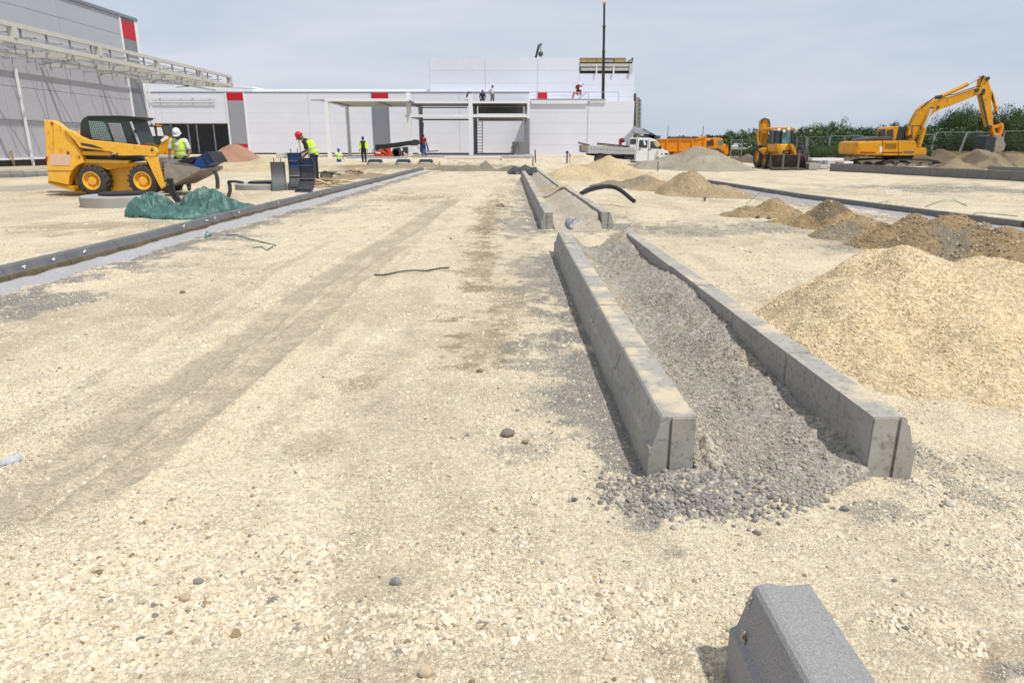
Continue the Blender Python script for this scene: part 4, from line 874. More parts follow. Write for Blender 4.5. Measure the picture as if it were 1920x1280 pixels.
for a, b, w_ in (((560, 225), (660, 118), .34), ((575, 205), (640, 120), .12), ((655, 115), (850, 190), .30), ((730, 115), (860, 185), .16), ((640, 110), (700, 130), .42), ((640, 125), (600, 190), .16), ((700, 130), (650, 210), .12), ((740, 180), (900, 192), .3)):
    MB().bar(f6(*a), f6(*b), w_).build('arm', m_galv if w_ > .2 else m_steel, ca)
MB().ball(f6(542, 218), .21, .2, .18).build('winch_drum', mat('dark_red_paint', (.17, .02, .02), .5), ca, smooth=True); MB().box(f6(515, 200)[0], f6(530, 200)[0], 51.6, 52.4, f6(0, 262)[2], f6(0, 205)[2]).build('post', mat('dark_red_paint', 0), ca)
for a in ((805, 150, 835, 172), (715, 175, 790, 195), (845, 180, 895, 200)): pbox('valve_block', k6, *a, 51.6, 52.2, m_darksteel, ca)

# ------------------------------------------------------------------ wheels helper
def wheel(rt, x, y, z, r, wd, rimc, hub=None, lugs=18):
    t = MB(); t.lathe([(r*.55, 0), (r*.80, -.01), (r*.95, .02), (r, wd*.2), (r, wd*.8), (r*.95, wd-.02), (r*.55, wd)], (x, y, z), 'Y', 32)
    t2 = MB()
    for k in range(lugs):
        a = 2*math.pi*k/lugs; ca_, sa = math.cos(a), math.sin(a)
        def pt(rr, da, yy): return (x+rr*math.cos(a+da), y+yy, z+rr*math.sin(a+da))
        for (ya, yb, sk) in ((.0, wd*.48, .09), (wd*.52, wd, -.09)):
            t.hull8([pt(r*.97, -.05, ya), pt(r*.97, .05, ya), pt(r*1.035, .04, ya), pt(r*1.035, -.04, ya)], [pt(r*.97, -.05+sk, yb), pt(r*.97, .05+sk, yb), pt(r*1.035, .04+sk, yb), pt(r*1.035, -.04+sk, yb)])
    tyre = t.build('tyre', m_tyre, rt, smooth=True)
    h = MB(); h.lathe([(r*.58, .03), (r*.60, -.012), (r*.53, -.008), (r*.48, .07), (r*.30, .09), (r*.27, .03), (.001, .025)], (x, y, z), 'Y', 28)
    rim = h.build('rim', rimc, tyre, smooth=True)
    n = MB()
    for k in range(8): a = 2*math.pi*k/8; n.lathe([(.018, .0), (.018, -.02), (.001, -.021)], (x+r*.36*math.cos(a), y+.085, z+r*.36*math.sin(a)), 'Y', 6)
    n.build('wheel_nut', m_yel2, tyre)['kind'] = 'stuff'
    return tyre

# ------------------------------------------------------------------ skid steer loader
S1 = K(60, 200, 5.3333); Y0 = 19.35
sk = root('skid_steer_loader', 'yellow skid steer loader with charcoal cab carrying a blue steel form in its bucket', 'skid steer loader', (W(*S1(860, 880), Y0)[0], Y0, 0))
slab('rear_panel', S1, [(118,135),(140,133),(205,142),(250,166),(320,225),(345,262),(380,300),(450,402),(478,440),(500,505),(515,562),(455,585),(400,640),(372,700),(362,785),(160,742)], Y0+.02, Y0+.22, m_yel, sk, bevel=.015)
slab('rear_panel', S1, [(118,135),(140,133),(205,142),(250,166),(320,225),(450,402),(515,562),(400,640),(362,785),(160,742)], Y0+1.35, Y0+1.6, m_yel, sk, bevel=.02)
slab('engine_hood', S1, [(150,300),(300,240),(500,330),(500,560),(380,780),(165,745)], Y0+.222, Y0+1.35, m_yel2, sk)
slab('belly_guard', S1, [(158,745),(362,789),(420,800),(425,845),(300,815),(160,768)], Y0+.05, Y0+1.5, m_yel2, sk, bevel=.01)
slab('chassis', S1, [(430,600),(520,560),(1120,568),(1140,640),(1120,870),(430,870)], Y0+.36, Y0+1.3, m_yel, sk, bevel=.01)
slab('dark_gap_plate', S1, [(470,410),(900,480),(1110,490),(1125,545),(960,560),(500,530)], Y0+.24, Y0+.30, m_char, sk)  # charcoal sheet painted as the darkness of the gap under the lift arm
slab('side_rail', S1, [(512,527),(600,530),(980,540),(955,570),(520,566)], Y0+.10, Y0+.34, m_yel, sk, bevel=.01)
slab('fender', S1, [(520,568),(1105,560),(1120,600),(1060,618),(960,600),(760,630),(640,590),(520,590)], Y0+.12, Y0+.355, m_yel2, sk)
arm = [(312,218),(345,228),(480,300),(560,332),(700,345),(1060,385),(1175,398),(1205,402),(1232,418),(1244,450),(1240,492),(1215,502),(1180,500),(1110,487),(900,492),(835,487),(805,455),(760,446),(520,418),(470,405),(430,345),(370,285)]
slab('lift_arm', S1, arm, Y0-.05, Y0+.10, m_yel, sk, bevel=.012)
slab('lift_arm', S1, arm, Y0+1.50, Y0+1.66, m_yel, sk, bevel=.012)
slab('arm_recess', S1, [(480,362),(520,366),(600,380),(690,412),(712,424),(600,408),(495,385)], Y0-.056, Y0-.051, m_char, sk)
def a3(k, x, y, Y): p = W(*k(x, y), Y); return (p[0], Y, p[1])
MB().tube([a3(S1, 486, 465, Y0+.12), a3(S1, 792, 470, Y0+.12)], .062, 14).build('lift_cylinder', m_yel, sk, smooth=True)
MB().tube([a3(S1, 792, 470, Y0+.12), a3(S1, 850, 472, Y0+.12)], .03, 10).build('cylinder_rod', m_chrome, sk, smooth=True)
slab('front_arm_leg', S1, [(1125,500),(1238,500),(1262,560),(1322,800),(1290,822),(1265,780),(1210,670),(1160,560)], Y0-.04, Y0+.09, m_yel, sk, bevel=.01)
slab('front_arm_leg', S1, [(1125,500),(1238,500),(1322,800),(1265,790),(1160,560)], Y0+1.5, Y0+1.62, m_yel, sk)
MB().tube([a3(S1, 1150, 520, Y0+.2), a3(S1, 1225, 700, Y0+.2)], .045, 12).build('tilt_cylinder', m_char, sk, smooth=True)
for (x, y, r) in ((183,170,12),(345,462,13),(1200,434,13),(850,475,10),(462,500,7)): p = W(*S1(x, y), Y0-.055); MB().lathe([(r/5.33*Y0/1280, .08), (r/5.33*Y0/1280, 0), (.001, -.004)], (p[0], Y0-.065 if x > 600 else Y0-.0, p[1]), 'Y', 14).build('pin', mat('brown_pin', (.14, .07, .03), .6), sk)
slab('sticker', S1, [(182,475),(380,482),(382,590),(185,584)], Y0+.012, Y0+.019, m_pink, sk)
MB().prism(P(S1, [(440,515),(462,488),(480,522)], Y0), Y0+.013, Y0+.0195).build('warning_triangle', m_orange, sk)
cabp = [(478,300),(482,170),(492,138),(520,108),(560,96),(700,90),(900,93),(1035,104),(1040,122),(1020,132),(978,136),(1000,200),(1068,382),(950,372),(700,345),(560,330)]
cab = slab('cab', S1, cabp, Y0+.34, Y0+1.30, m_char, sk, bevel=.02)
slab('roof_lip', S1, [(545,92),(900,90),(1040,102),(1040,112),(900,103),(545,104)], Y0+.30, Y0+1.34, m_char, cab, bevel=.006)
slab('window', S1, [(562,142),(705,150),(740,170),(800,346),(600,325)], Y0+.325, Y0+.338, m_gglass, cab, label='green tinted side window behind mesh')
slab('window', S1, [(758,162),(885,168),(950,366),(826,352)], Y0+.325, Y0+.338, mat('pale_window', (.20, .21, .24), .2, .1, 4), cab, label='pale side window behind mesh')
gb = MB()
for i in range(9):
    t = i/8; A = (570+t*140, 146+t*10); B = (608+t*175, 322+t*20); gb.bar(a3(S1, *A, Y0+.315), a3(S1, *B, Y0+.315), .008)
    A = (768+t*112, 166+t*3); B = (832+t*110, 350+t*12); gb.bar(a3(S1, *A, Y0+.315), a3(S1, *B, Y0+.315), .012)
for i in range(11):
    t = i/10; gb.bar(a3(S1, 565+t*36, 148+t*172, Y0+.31), a3(S1, 712+t*80, 158+t*182, Y0+.31), .008); gb.bar(a3(S1, 765+t*66, 172+t*178, Y0+.31), a3(S1, 884+t*60, 176+t*184, Y0+.31), .012)
o = gb.build('window_mesh', m_grille, cab); o['kind'] = 'stuff'
slab('door_frame', S1, [(975,150),(992,150),(1078,378),(1062,382)], Y0+.30, Y0+.34, m_grille, cab)
slab('wiper_box', S1, [(1012,232),(1040,236),(1046,268),(1024,262)], Y0+.26, Y0+.30, m_black, cab)
slab('work_light', S1, [(1000,100),(1040,106),(1034,128),(1002,124)], Y0+.38, Y0+.52, m_black, cab)
MB().tube([a3(S1, 1135, 398, Y0+.1), a3(S1, 1150, 372, Y0+.1), a3(S1, 1200, 370, Y0+.1), a3(S1, 1245, 395, Y0+.1), a3(S1, 1255, 440, Y0+.1), a3(S1, 1225, 470, Y0+.1)], .014, 8).build('hydraulic_hose', mat('brown_hose', (.22, .10, .04), .6), sk, smooth=True)
for (x, y) in ((600,752),(1112,770)):
    p = W(*S1(x, y), Y0); wheel(sk, p[0], Y0-.01, .425, .415, .32, m_yel)
    t = MB(); t.lathe([(.25, 0), (.4, 0), (.425, .05), (.425, .27), (.4, .3), (.25, .3)], (p[0], Y0+1.32, .43), 'Y', 24); t.build('tyre', m_tyre, sk, smooth=True)
slab('panel_seam', S1, [(206,145),(210,145),(214,440),(210,440)], Y0+.012, Y0+.0195, m_yel2, sk)
slab('panel_seam', S1, [(160,640),(395,642),(395,647),(160,645)], Y0+.012, Y0+.0195, m_darksteel, sk)
slab('tail_light', S1, [(134,500),(146,500),(146,545),(134,545)], Y0-.01, Y0+.019, m_redcloth, sk)
for i in range(4): slab('chassis_bolt', S1, [(800+i*40,846),(806+i*40,846),(806+i*40,852),(800+i*40,852)], Y0+.345, Y0+.36, m_darksteel, sk)
MB().tube([a3(S1, 800, 500, Y0+.2), a3(S1, 900, 520, Y0+.18), a3(S1, 1000, 512, Y0+.18), a3(S1, 1100, 530, Y0+.2)], .018, 8).build('hydraulic_hose', m_black, sk, smooth=True)
MB().tube([a3(S1, 1180, 505, Y0+.14), a3(S1, 1200, 600, Y0+.1), a3(S1, 1260, 680, Y0+.12), a3(S1, 1300, 700, Y0+.2)], .014, 8).build('hydraulic_hose', m_black, sk, smooth=True)
# bucket with open back
bk = MB()
bp = P(S1, [(1335,560),(1390,572),(1682,612),(1690,636),(1580,700),(1395,792),(1335,722)], Y0+.1)
bk.prism(bp, Y0+.02, Y0+.06); bk.prism(bp, Y0+1.60, Y0+1.64)
sp_ = P(S1, [(1335,560),(1352,562),(1352,715),(1402,775),(1580,690),(1690,630),(1690,640),(1580,704),(1395,796),(1335,724)], Y0+.1); bk.prism(sp_, Y0+.06, Y0+1.60)
bk.build('bucket', m_bucket, sk, bevel=.006)
slab('quick_coupler', S1, [(1285,530),(1330,560),(1345,740),(1320,760),(1290,700),(1300,620)], Y0+.15, Y0+1.4, m_steel, sk, bevel=.01)
for i in range(5): MB().bar(a3(S1, 1270+i*6, 540+i*38, Y0+.06), a3(S1, 1345, 560+i*34, Y0+.06), .05).build('coupler_link', m_steel, sk)

# steel forms (curved half shells)
def form(name, lab, cx, cy, R0, a0, a1, wd, th, rot, m_in, tilt=0.0, z=0, ribs=3, cat='steel form', paint=None, axisy=True, pivot=None):
    rt = root(name, lab, cat, (cx, cy, z)); b = MB(); n = 18
    def pt(r, a, s): return Vector((s, r*math.cos(a), r*math.sin(a)))
    M4 = Matrix.Rotation(rot, 3, 'Z') @ Matrix.Rotation(tilt, 3, 'Y')
    T = lambda p: tuple(M4 @ (p-Vector(pivot or (0, 0, 0)))+Vector((cx, cy, z)))
    for i in range(n):
        p, q_ = a0+(a1-a0)*i/n, a0+(a1-a0)*(i+1)/n
        b.hull8([T(pt(R0, p, -wd/2)), T(pt(R0, p, wd/2)), T(pt(R0+th, p, wd/2)), T(pt(R0+th, p, -wd/2))], [T(pt(R0, q_, -wd/2)), T(pt(R0, q_, wd/2)), T(pt(R0+th, q_, wd/2)), T(pt(R0+th, q_, -wd/2))])
    b.build('shell', m_in, rt)
    for s in (-wd/2, wd/2):
        b = MB()
        for i in range(n):
            p, q_ = a0+(a1-a0)*i/n, a0+(a1-a0)*(i+1)/n; e = .008
            b.hull8([T(pt(R0-.05, p, s-e)), T(pt(R0-.05, p, s+e)), T(pt(R0+th, p, s+e)), T(pt(R0+th, p, s-e))], [T(pt(R0-.05, q_, s-e)), T(pt(R0-.05, q_, s+e)), T(pt(R0+th, q_, s+e)), T(pt(R0+th, q_, s-e))])
        b.build('edge_flange', m_darksteel, rt)
    for i in range(ribs):
        p = a0+(a1-a0)*(i+.5)/ribs; b = MB(); b.hull8([T(pt(R0-.05, p-.02, -wd/2+.01)), T(pt(R0-.05, p-.02, wd/2-.01)), T(pt(R0, p-.02, wd/2-.01)), T(pt(R0, p-.02, -wd/2+.01))], [T(pt(R0-.05, p+.02, -wd/2+.01)), T(pt(R0-.05, p+.02, wd/2-.01)), T(pt(R0, p+.02, wd/2-.01)), T(pt(R0, p+.02, -wd/2+.01))])
        b.build('rib', m_steel, rt)
    if paint:
        f0, f1 = paint; b = MB(); m_ = 6
        for i in range(m_):
            p, q_ = a0+(a1-a0)*(f0+(f1-f0)*i/m_), a0+(a1-a0)*(f0+(f1-f0)*(i+1)/m_); r0, r1 = R0-.006, R0-.002
            b.hull8([T(pt(r0, p, -wd*.4)), T(pt(r0, p, wd*.4)), T(pt(r1, p, wd*.4)), T(pt(r1, p, -wd*.4))], [T(pt(r0, q_, -wd*.4)), T(pt(r0, q_, wd*.4)), T(pt(r1, q_, wd*.4)), T(pt(r1, q_, -wd*.4))])
        b.build('blue_paint_patch', m_blue, rt)
    for s in (-.25, .25):
        p = T(pt(R0+th*.5, a1, s*wd)); MB().tube([p, (p[0], p[1], p[2]+.13)], .012, 6).build('pin', m_darksteel, rt)
    return rt
def gpt(px, py): x, y = G(px, py); return x, y
x, y = gpt(560, 357); form('curved_form', 'tallest curved steel form, blue painted inside, middle of three by the bending worker', x-.12, y+.05, .78, -1.5, .45, .42, .02, R(12), m_darksteel, z=.78, ribs=3, paint=(.70, .97))
x, y = gpt(573, 359)
form('curved_form', 'rightmost curved steel form directly under the bending worker hands', x+.02, y-.45, .62, -1.5, .62, .46, .02, R(-4), m_darksteel, z=.62, ribs=3, paint=(.76, .93))
x, y = gpt(545, 357); form('curved_form', 'short plain grey curved form, leftmost of the three beside the bending worker', x-.25, y-.35, .70, -1.5, .22, .42, .02, R(16), mat('grey_form_steel', (.10, .105, .11), .55, .1, 5, metal=.2), z=.70, ribs=0)
# form lying in the loader bucket
b = MB(); rf = root('curved_form', 'blue painted steel form lying in the skid steer loader bucket', 'steel form', a3(S1, 1650, 560, Y0+.6))
slab('shell', S1, [(1500,555),(1620,520),(1745,455),(1820,555),(1690,618),(1590,580)], Y0+.35, Y0+1.2, m_blue, rf, bevel=.01)
slab('end_flange', S1, [(1740,452),(1756,456),(1822,553),(1808,562)], Y0+.30, Y0+1.25, m_black, rf)
slab('rib', S1, [(1690,482),(1704,478),(1770,585),(1752,590)], Y0+.33, Y0+.348, m_black, rf)
slab('dark_end', S1, [(1440,548),(1600,500),(1640,510),(1590,570),(1500,562)], Y0+.30, Y0+1.1, m_black, rf, bevel=.01)
# black curved strips by the tarpaulin
S5 = K(0, 200, 3.84)
def strip_form(lab, pts, Y, wd, m, px_w):
    rt = root('curved_strip', lab, 'steel form', a3(S5, *pts[0], Y)); b = MB(); P3 = [Vector(a3(S5, *p, Y)) for p in pts]
    for a, c in zip(P3[:-1], P3[1:]):
        t = (c-a).normalized(); n_ = Vector((-t.z, 0, t.x))*px_w/2
        b.hull8([a-n_, a+n_, a+n_+Vector((0, wd, 0)), a-n_+Vector((0, wd, 0))], [c-n_, c+n_, c+n_+Vector((0, wd, 0)), c-n_+Vector((0, wd, 0))])
    b.build('strip', m, rt)
    b = MB()
    for a in (P3[0], P3[-1]): b.box(a.x-px_w*.55, a.x+px_w*.55, Y-.01, Y+.02, a.z-.015, a.z+.015)
    b.build('end_plate', m_steel, rt)
strip_form('thick black curved strip rising from the left end of the green tarpaulin', [(1212,515),(1218,560),(1230,600),(1250,645),(1285,690)], 15.6, .10, m_black, .12)
strip_form('thin dark curved strip standing behind the green tarpaulin peak', [(1538,458),(1556,500),(1562,540),(1562,590)], 17.2, .08, m_darksteel, .07)
strip_form('dark hook shaped strip at the right end of the green tarpaulin', [(1635,660),(1652,610),(1648,560),(1640,540),(1690,540),(1745,548)], 16.2, .09, m_darksteel, .055)

# concrete rings with covers
def ring(px, py, rad, hh, lab, cover=True, cat='concrete ring', group=None, square=False):
    x, y = G(px, py); y += rad; rt = root('concrete_ring', lab, cat, (x, y, 0), group)
    b = MB(); b.lathe([(rad-.01, -.05), (rad, .0), (rad, hh-.02), (rad-.02, hh), (rad*.55, hh), (rad*.55, -.05)], (x, y, 0), 'Z', 40); b.build('ring', m_ring, rt, smooth=True)
    b = MB(); b.lathe([(.001, hh+.07), (rad*.50, hh+.07), (rad*.56, hh+.05), (rad*.56, hh+.003), (.001, hh+.003)], (x, y, 0), 'Z', 24); b.build('cover', m_black, rt)
    return rt
ring(192, 391, .90, .24, 'thick grey concrete ring with a black cover in front of the skid steer wheels')
ring(478, 357, .92, .17, 'flat concrete ring with a black cover left of the three curved forms')
for px, lab in ((704, 'left'), (757, 'middle'), (799, 'right')):
    x, y = G(px, 309.5); rt = root('manhole_collar', {'left': 'concrete manhole collar nearest the standing worker in a blue helmet', 'middle': 'middle one of three manhole collars before the telehandler', 'right': 'right one of three manhole collars before the telehandler'}[lab], 'manhole', (x, y, 0), 'manhole collars before the telehandler')
    MB().lathe([(.62, -.05), (.60, .12), (.5, .20), (.42, .20), (.001, .19)], (x, y, 0), 'Z', 28).build('collar', m_ring, rt, smooth=True)
    b = MB(); b.hull8([(x-.48, y-.4, .201), (x+.48, y-.4, .201), (x+.48, y+.4, .201), (x-.48, y+.4, .201)], [(x-.38, y-.3, .38), (x+.38, y-.3, .38), (x+.38, y+.3, .38), (x-.38, y+.3, .38)]); b.build('cover', m_dark, rt)

# ------------------------------------------------------------------ crumpled sheets
def crumple(name, lab, cat, m, peaks, seed, res=.02, fq=3.2, amp=.35, edge=.25, wide=1.0):
    x0 = min(p[0]-p[3]*1.3 for p in peaks); x1 = max(p[0]+p[3]*1.3 for p in peaks); y0 = min(p[1]-p[4]*1.3 for p in peaks); y1 = max(p[1]+p[4]*1.3 for p in peaks)
    xs = np.arange(x0, x1, res); ys = np.arange(y0, y1, res); X, Y = np.meshgrid(xs, ys); x, y = X.ravel(), Y.ravel(); z = np.full(x.shape, -.2); hm = max(p[2] for p in peaks)
    for (cx, cy, h, rx, ry) in peaks:
        d = np.hypot((x-cx)/rx, (y-cy)/ry)+(fbm(x*2+seed, y*2, 3)-.5)*.5; z = np.maximum(z, h*1.1*np.clip(1.04-d, 0, 2)**.55-(d > 1.03)*.3)
    wx_ = x+(fbm(x*2.2+seed, y*2.2, 3)-.5)*.7; wy_ = y+(fbm(x*2.2, y*2.2+seed, 3)-.5)*.7
    rdg = 1-np.abs(2*fbm(wx_*fq, wy_*fq*1.2, 2, .4)-1)*2.6; rdg2 = 1-np.abs(2*fbm(wx_*fq*2.3+5, wy_*fq*2.3, 2)-1)*2.2
    z = np.where(z > -.1, z*(1-amp*.5)+amp*hm*(rdg*.55+rdg2*.30)*np.clip(z/hm*1.6, 0, 1), z)
    zz = z.reshape(len(ys), len(xs))
    for _ in range(2): zz = (np.roll(zz,1,0)+np.roll(zz,-1,0)+np.roll(zz,1,1)+np.roll(zz,-1,1)+2*zz)/6
    z = zz.ravel()
    z = z+ground_z(x, y); nx, ny = len(xs), len(ys); i = np.arange((ny-1)*(nx-1)); r_, c_ = i//(nx-1), i % (nx-1); a_ = r_*nx+c_; f = np.stack([a_, a_+1, a_+nx+1, a_+nx], 1)
    f = f[(z[f] > ground_z(x, y)[f]-.04).all(1)]; used = np.unique(f); mp = -np.ones(len(x), int); mp[used] = np.arange(len(used)); f = mp[f]
    off = np.array([x.mean(), y.mean(), 0]); me = bpy.data.meshes.new(name); me.from_pydata((np.stack([x, y, z], 1)[used]-off).tolist(), [], f.tolist()); me.materials.append(m)
    o = bpy.data.objects.new(name, me); COL.objects.link(o); o.location = off
    s = o.modifiers.new('t', 'SOLIDIFY'); s.thickness = .006; s.offset = -1
    return tag(o, lab, cat)
def pk2(px, pb, pt_, w_, d_): x, y = G(px, pb); z = W(px, pt_, y)[1]; return (x, y, z, w_*y/1280*1.03, d_)
crumple('green_tarpaulin', 'crumpled green tarpaulin heap lying beside the left kerb line', 'tarpaulin', m_tarp, [pk2(284,403,366,40,.5), pk2(325,406,382,52,.45), pk2(390,400,354,48,.5), pk2(352,406,384,56,.45), pk2(455,394,381,56,.32), pk2(418,398,370,38,.4)], 3, res=.014, fq=3.4, amp=.42)
crumple('black_plastic_sheet', 'crumpled black plastic sheet over the far end of the median kerbs', 'plastic sheet', m_bag, [pk2(966,326,314,14,.9), pk2(985,326,309,18,1.0), pk2(1000,328,312,14,.9)], 8, res=.05, fq=2.0, amp=.4)
crumple('paper_scrap', 'small crumpled white paper scrap on the dirt at the left edge', 'litter', m_haunch, [pk2(20,872,862,24,.05)], 12, res=.006, fq=14, amp=.5)
crumple('plastic_scrap', 'torn black and white plastic film in the mouth of the distant trough', 'litter', mat('film_scrap', (.20, .21, .23), .4, .8, 12), [(1.00, 12.15, .14, .07, .5), (1.13, 12.25, .15, .10, .25)], 15, res=.012, fq=8, amp=.5)

# hose
hz = root('black_hose', 'thick black hose arching out of the ground right of the median', 'hose', (*G(1094, 362), 0))
yh = 16.6; hp = [a3(K(1060, 220, 5.0526), x, y, yy) for x, y, yy in ((150,722,16.2),(200,690,16.4),(260,668,16.6),(340,654,16.7),(420,654,16.7),(480,668,16.6),(530,695,16.4),(580,735,16.1),(625,775,15.9),(652,795,15.8))]
MB().tube(hp, .048, 12).build('outer_hose', m_black, hz, smooth=True)
hp = [a3(K(1060, 220, 5.0526), x, y, yy) for x, y, yy in ((160,732,16.2),(230,702,16.3),(300,682,16.4),(380,668,16.5),(430,672,16.5))]
MB().tube(hp, .018, 8).build('inner_pipe', m_black, hz, smooth=True)
def wire(lab, pts, r, m, z=.012, name='wire'):
    P3 = []
    for p in pts: x, y = G(p[0], p[1]); P3.append((x, y, float(ground_z(x, y))+(p[2] if len(p) > 2 else z)))
    return tag(MB().tube(P3, r, 6).build(name, m, smooth=True), lab, 'wire')
wire('bent black wire lying across the roadway', [(702,520),(720,517),(750,513,.02),(775,512,.03),(800,510,.015),(825,505),(842,504)], .008, m_black)
gw = mat('green_tie_wire', (.03, .15, .10), .6, .2, 10)
wire('green tie wire loop by the left haunch', [(384,447),(388,440,.05),(396,441,.03),(388,446)], .010, gw)
wire('green tie wire on the ground left of the roadway', [(425,442),(445,443,.03),(470,449,.02),(490,451),(517,457)], .009, gw)
wire('short green tie wire below the long one', [(474,465),(490,463,.02),(500,468),(512,460,.02)], .008, gw)
wire('green tie wire leaning against the small brown mound', [(1390,397),(1400,392,.12),(1420,385,.28),(1436,378,.32)], .007, gw)
wire('green wire tangle behind the right kerb line', [(1575,385),(1600,380,.05),(1640,384,.02),(1665,379),(1660,386),(1610,388,.06),(1585,384)], .007, gw)
wire('faint green wire on the haul road at right', [(1735,388),(1765,378,.03),(1790,376),(1812,385)], .007, gw)
wire('green wire near the right edge of the haul road', [(1812,410),(1830,404,.03),(1862,402),(1908,407)], .007, gw)
wire('thin dark wire on the roadway left of the distant kerb', [(930,386),(940,383,.03),(945,389,.02),(932,386)], .008, m_black)
# timber board in trough
x, y = 1.12, 19.5
o = MB().box(-.09, .09, -.75, .75, 0, .04).build('timber_board', m_wood, None, bevel=.004); o.location = (1.02, 18.6, .23); o.rotation_euler = (R(3), R(-12), R(-38)); tag(o, 'loose pale timber board lying across the distant trough', 'board')
# timber pile right of the forms
tp = root('timber_pile', 'heap of broken pale planks at the bending worker feet', 'timber pile', (*G(625, 350), 0))
for i in range(13):
    x, y = G(600+random.uniform(-12, 45), 350+random.uniform(-6, 5)); o = MB().box(-.75*random.uniform(.5, 1), .75*random.uniform(.5, 1), -.06, .06, -.015, .015).build('plank', m_wood if i % 3 else m_wood2, tp, local=True)
    o.location = (x-tp.location.x, y-tp.location.y, .05+random.uniform(0, .12)); o.rotation_euler = (random.uniform(-.2, .2), random.uniform(-.18, .18), random.uniform(-.9, 1.3))
# rusty scrap
rd_ = root('rusty_scrap', 'tangle of rusty brown scrap on the churned earth', 'scrap', (*G(665, 332), 0))
for i in range(14):
    x, y = G(665+random.uniform(-10, 10), 332+random.uniform(-3, 3)); z = random.uniform(.15, .32); MB().tube([(x, y, z), (x+random.uniform(-.3, .3), y+random.uniform(-.3, .3), z+random.uniform(-.1, .1)), (x+random.uniform(-.5, .5), y+random.uniform(-.3, .3), z+random.uniform(-.2, .05))], random.uniform(.008, .018), 6).build('bent_strip', m_rust, rd_)
# wheelbarrow-like steel tray
wbr = root('wheelbarrow', 'grey steel wheelbarrow tray behind the broken planks', 'wheelbarrow', (*G(610, 340), 0))
S8 = K(480, 220, 5.0526); Yb = 27.0
slab('tray', S8, [(612,528),(698,528),(690,600),(640,600)], Yb, Yb+.6, m_bucket, wbr); slab('rim', S8, [(590,520),(728,520),(728,530),(590,530)], Yb-.05, Yb+.65, m_darksteel, wbr)
MB().tube([a3(S8, 700, 535, Yb+.1), a3(S8, 806, 545, Yb+.1)], .03).build('handle', m_steel, wbr); MB().tube([a3(S8, 700, 535, Yb+.5), a3(S8, 806, 538, Yb+.5)], .03).build('handle', m_steel, wbr)
MB().lathe([(.001, 0), (.19, 0), (.2, .03), (.2, .08), (.19, .1), (.001, .1)], (a3(S8, 640, 600, Yb)[0], Yb+.25, .2), 'Y', 20).build('wheel', m_black, wbr)

# standpipe, rods, stakes
bp_ = root('blue_standpipe', 'blue standpipe with a round head before the white wall', 'standpipe', (*G(1063, 306.5), 0))
x, y = G(1063, 306.5); zt = W(1063, 283, y)[1]
MB().tube([(x, y, 0), (x, y, zt-.1)], .055, 16).build('pipe', m_blue, bp_, smooth=True)
b = MB(); b.lathe([(.001, -.09), (.09, -.08), (.11, 0), (.09, .08), (.001, .09)], (x-.01, y, zt-.10), 'Y', 20); b.build('head', m_blue, bp_, smooth=True)
MB().tube([(x+.08, y, zt-.1), (x+.20, y, zt-.28), (x+.22, y, 0)], .02, 8).build('side_rod', m_rust, bp_); MB().box(x+.14, x+.26, y-.05, y+.05, zt-.36, zt-.22).build('red_tag', mat('faded_red', (.35, .06, .04), .6), bp_)
x, y = G(1003, 305); tag(MB().tube([(x+.05, y, 0), (x, y, W(1003, 281, y)[1])], .05, 6).build('iron_rod', m_black), 'thin black iron rod standing beyond the black plastic sheet', 'rod')
x, y = G(999, 312); tag(MB().box(x-.04, x+.04, y-.03, y+.03, 0, .5).build('wooden_stake', m_rust), 'small brown stake behind the black plastic sheet', 'stake')
x, y = G(824, 314); tag(MB().box(x-.04, x+.04, y-.03, y+.03, 0, .38).build('wooden_stake', m_wood), 'pale stake at the far end of the left kerb line', 'stake')
x, y = G(1233, 322); tag(MB().box(x-.02, x+.02, y-.02, y+.02, 0, .5).build('survey_peg', m_darksteel), 'dark peg at the foot of the grey sand pile', 'peg')
x, y = G(1321, 377); tag(MB().box(x-.025, x+.025, y-.02, y+.02, 0, .10).build('survey_peg', m_steel), 'short grey peg right of the brown gravelly heap', 'peg')
dbr = root('rag_heap', 'heap of beige rags and stones at the foot of the portal column', 'rag heap', (*G(772, 299), 0))
x, y = G(772, 299)
for i in range(16): MB().ball((x+random.uniform(-1.2, 1.2), y+random.uniform(-.4, .4), random.uniform(.05, .5)), random.uniform(.15, .35), random.uniform(.15, .3), random.uniform(.1, .25), 8).build('lump', m_cream if i % 3 else m_wood2, dbr)
wl = root('rubble_row', 'row of whitish rubble blocks at the foot of the long facade', 'rubble', (*W(525, 293, 62)[:1], 62, 0))
for i in range(16): X = W(512+i*3.0, 296, 60)[0]; MB().box(X, X+random.uniform(.2, .5), 60+random.uniform(0, 1), 61.4, .1, random.uniform(.35, .75)).build('block', m_ring if i % 2 else m_cream, wl, bevel=.03)
# ------------------------------------------------------------------ excavator
S2 = K(1600, 120, 5.8182); Y2 = 46.0
exv = root('excavator', 'large yellow tracked excavator with its boom stretched to the right', 'excavator', (W(*S2(420, 1100), Y2)[0], Y2, 0))
e3 = lambda x, y, dy=0: a3(S2, x, y, Y2+dy)
slab('counterweight', S2, [(45,862),(60,850),(120,843),(320,838),(320,985),(310,1000),(60,990),(38,970)], Y2, Y2+2.7, m_yel2, exv, bevel=.12)
slab('engine_house', S2, [(322,838),(670,838),(688,850),(700,990),(670,1000),(322,1000)], Y2+.02, Y2+2.6, m_yel2, exv, bevel=.04)
slab('front_deck', S2, [(680,915),(790,915),(800,925),(800,992),(675,996)], Y2+.0, Y2+2.3, m_yel2, exv, bevel=.04)
slab('door_seam', S2, [(488,842),(493,842),(495,998),(489,998)], Y2+.008, Y2+.03, m_dark, exv)
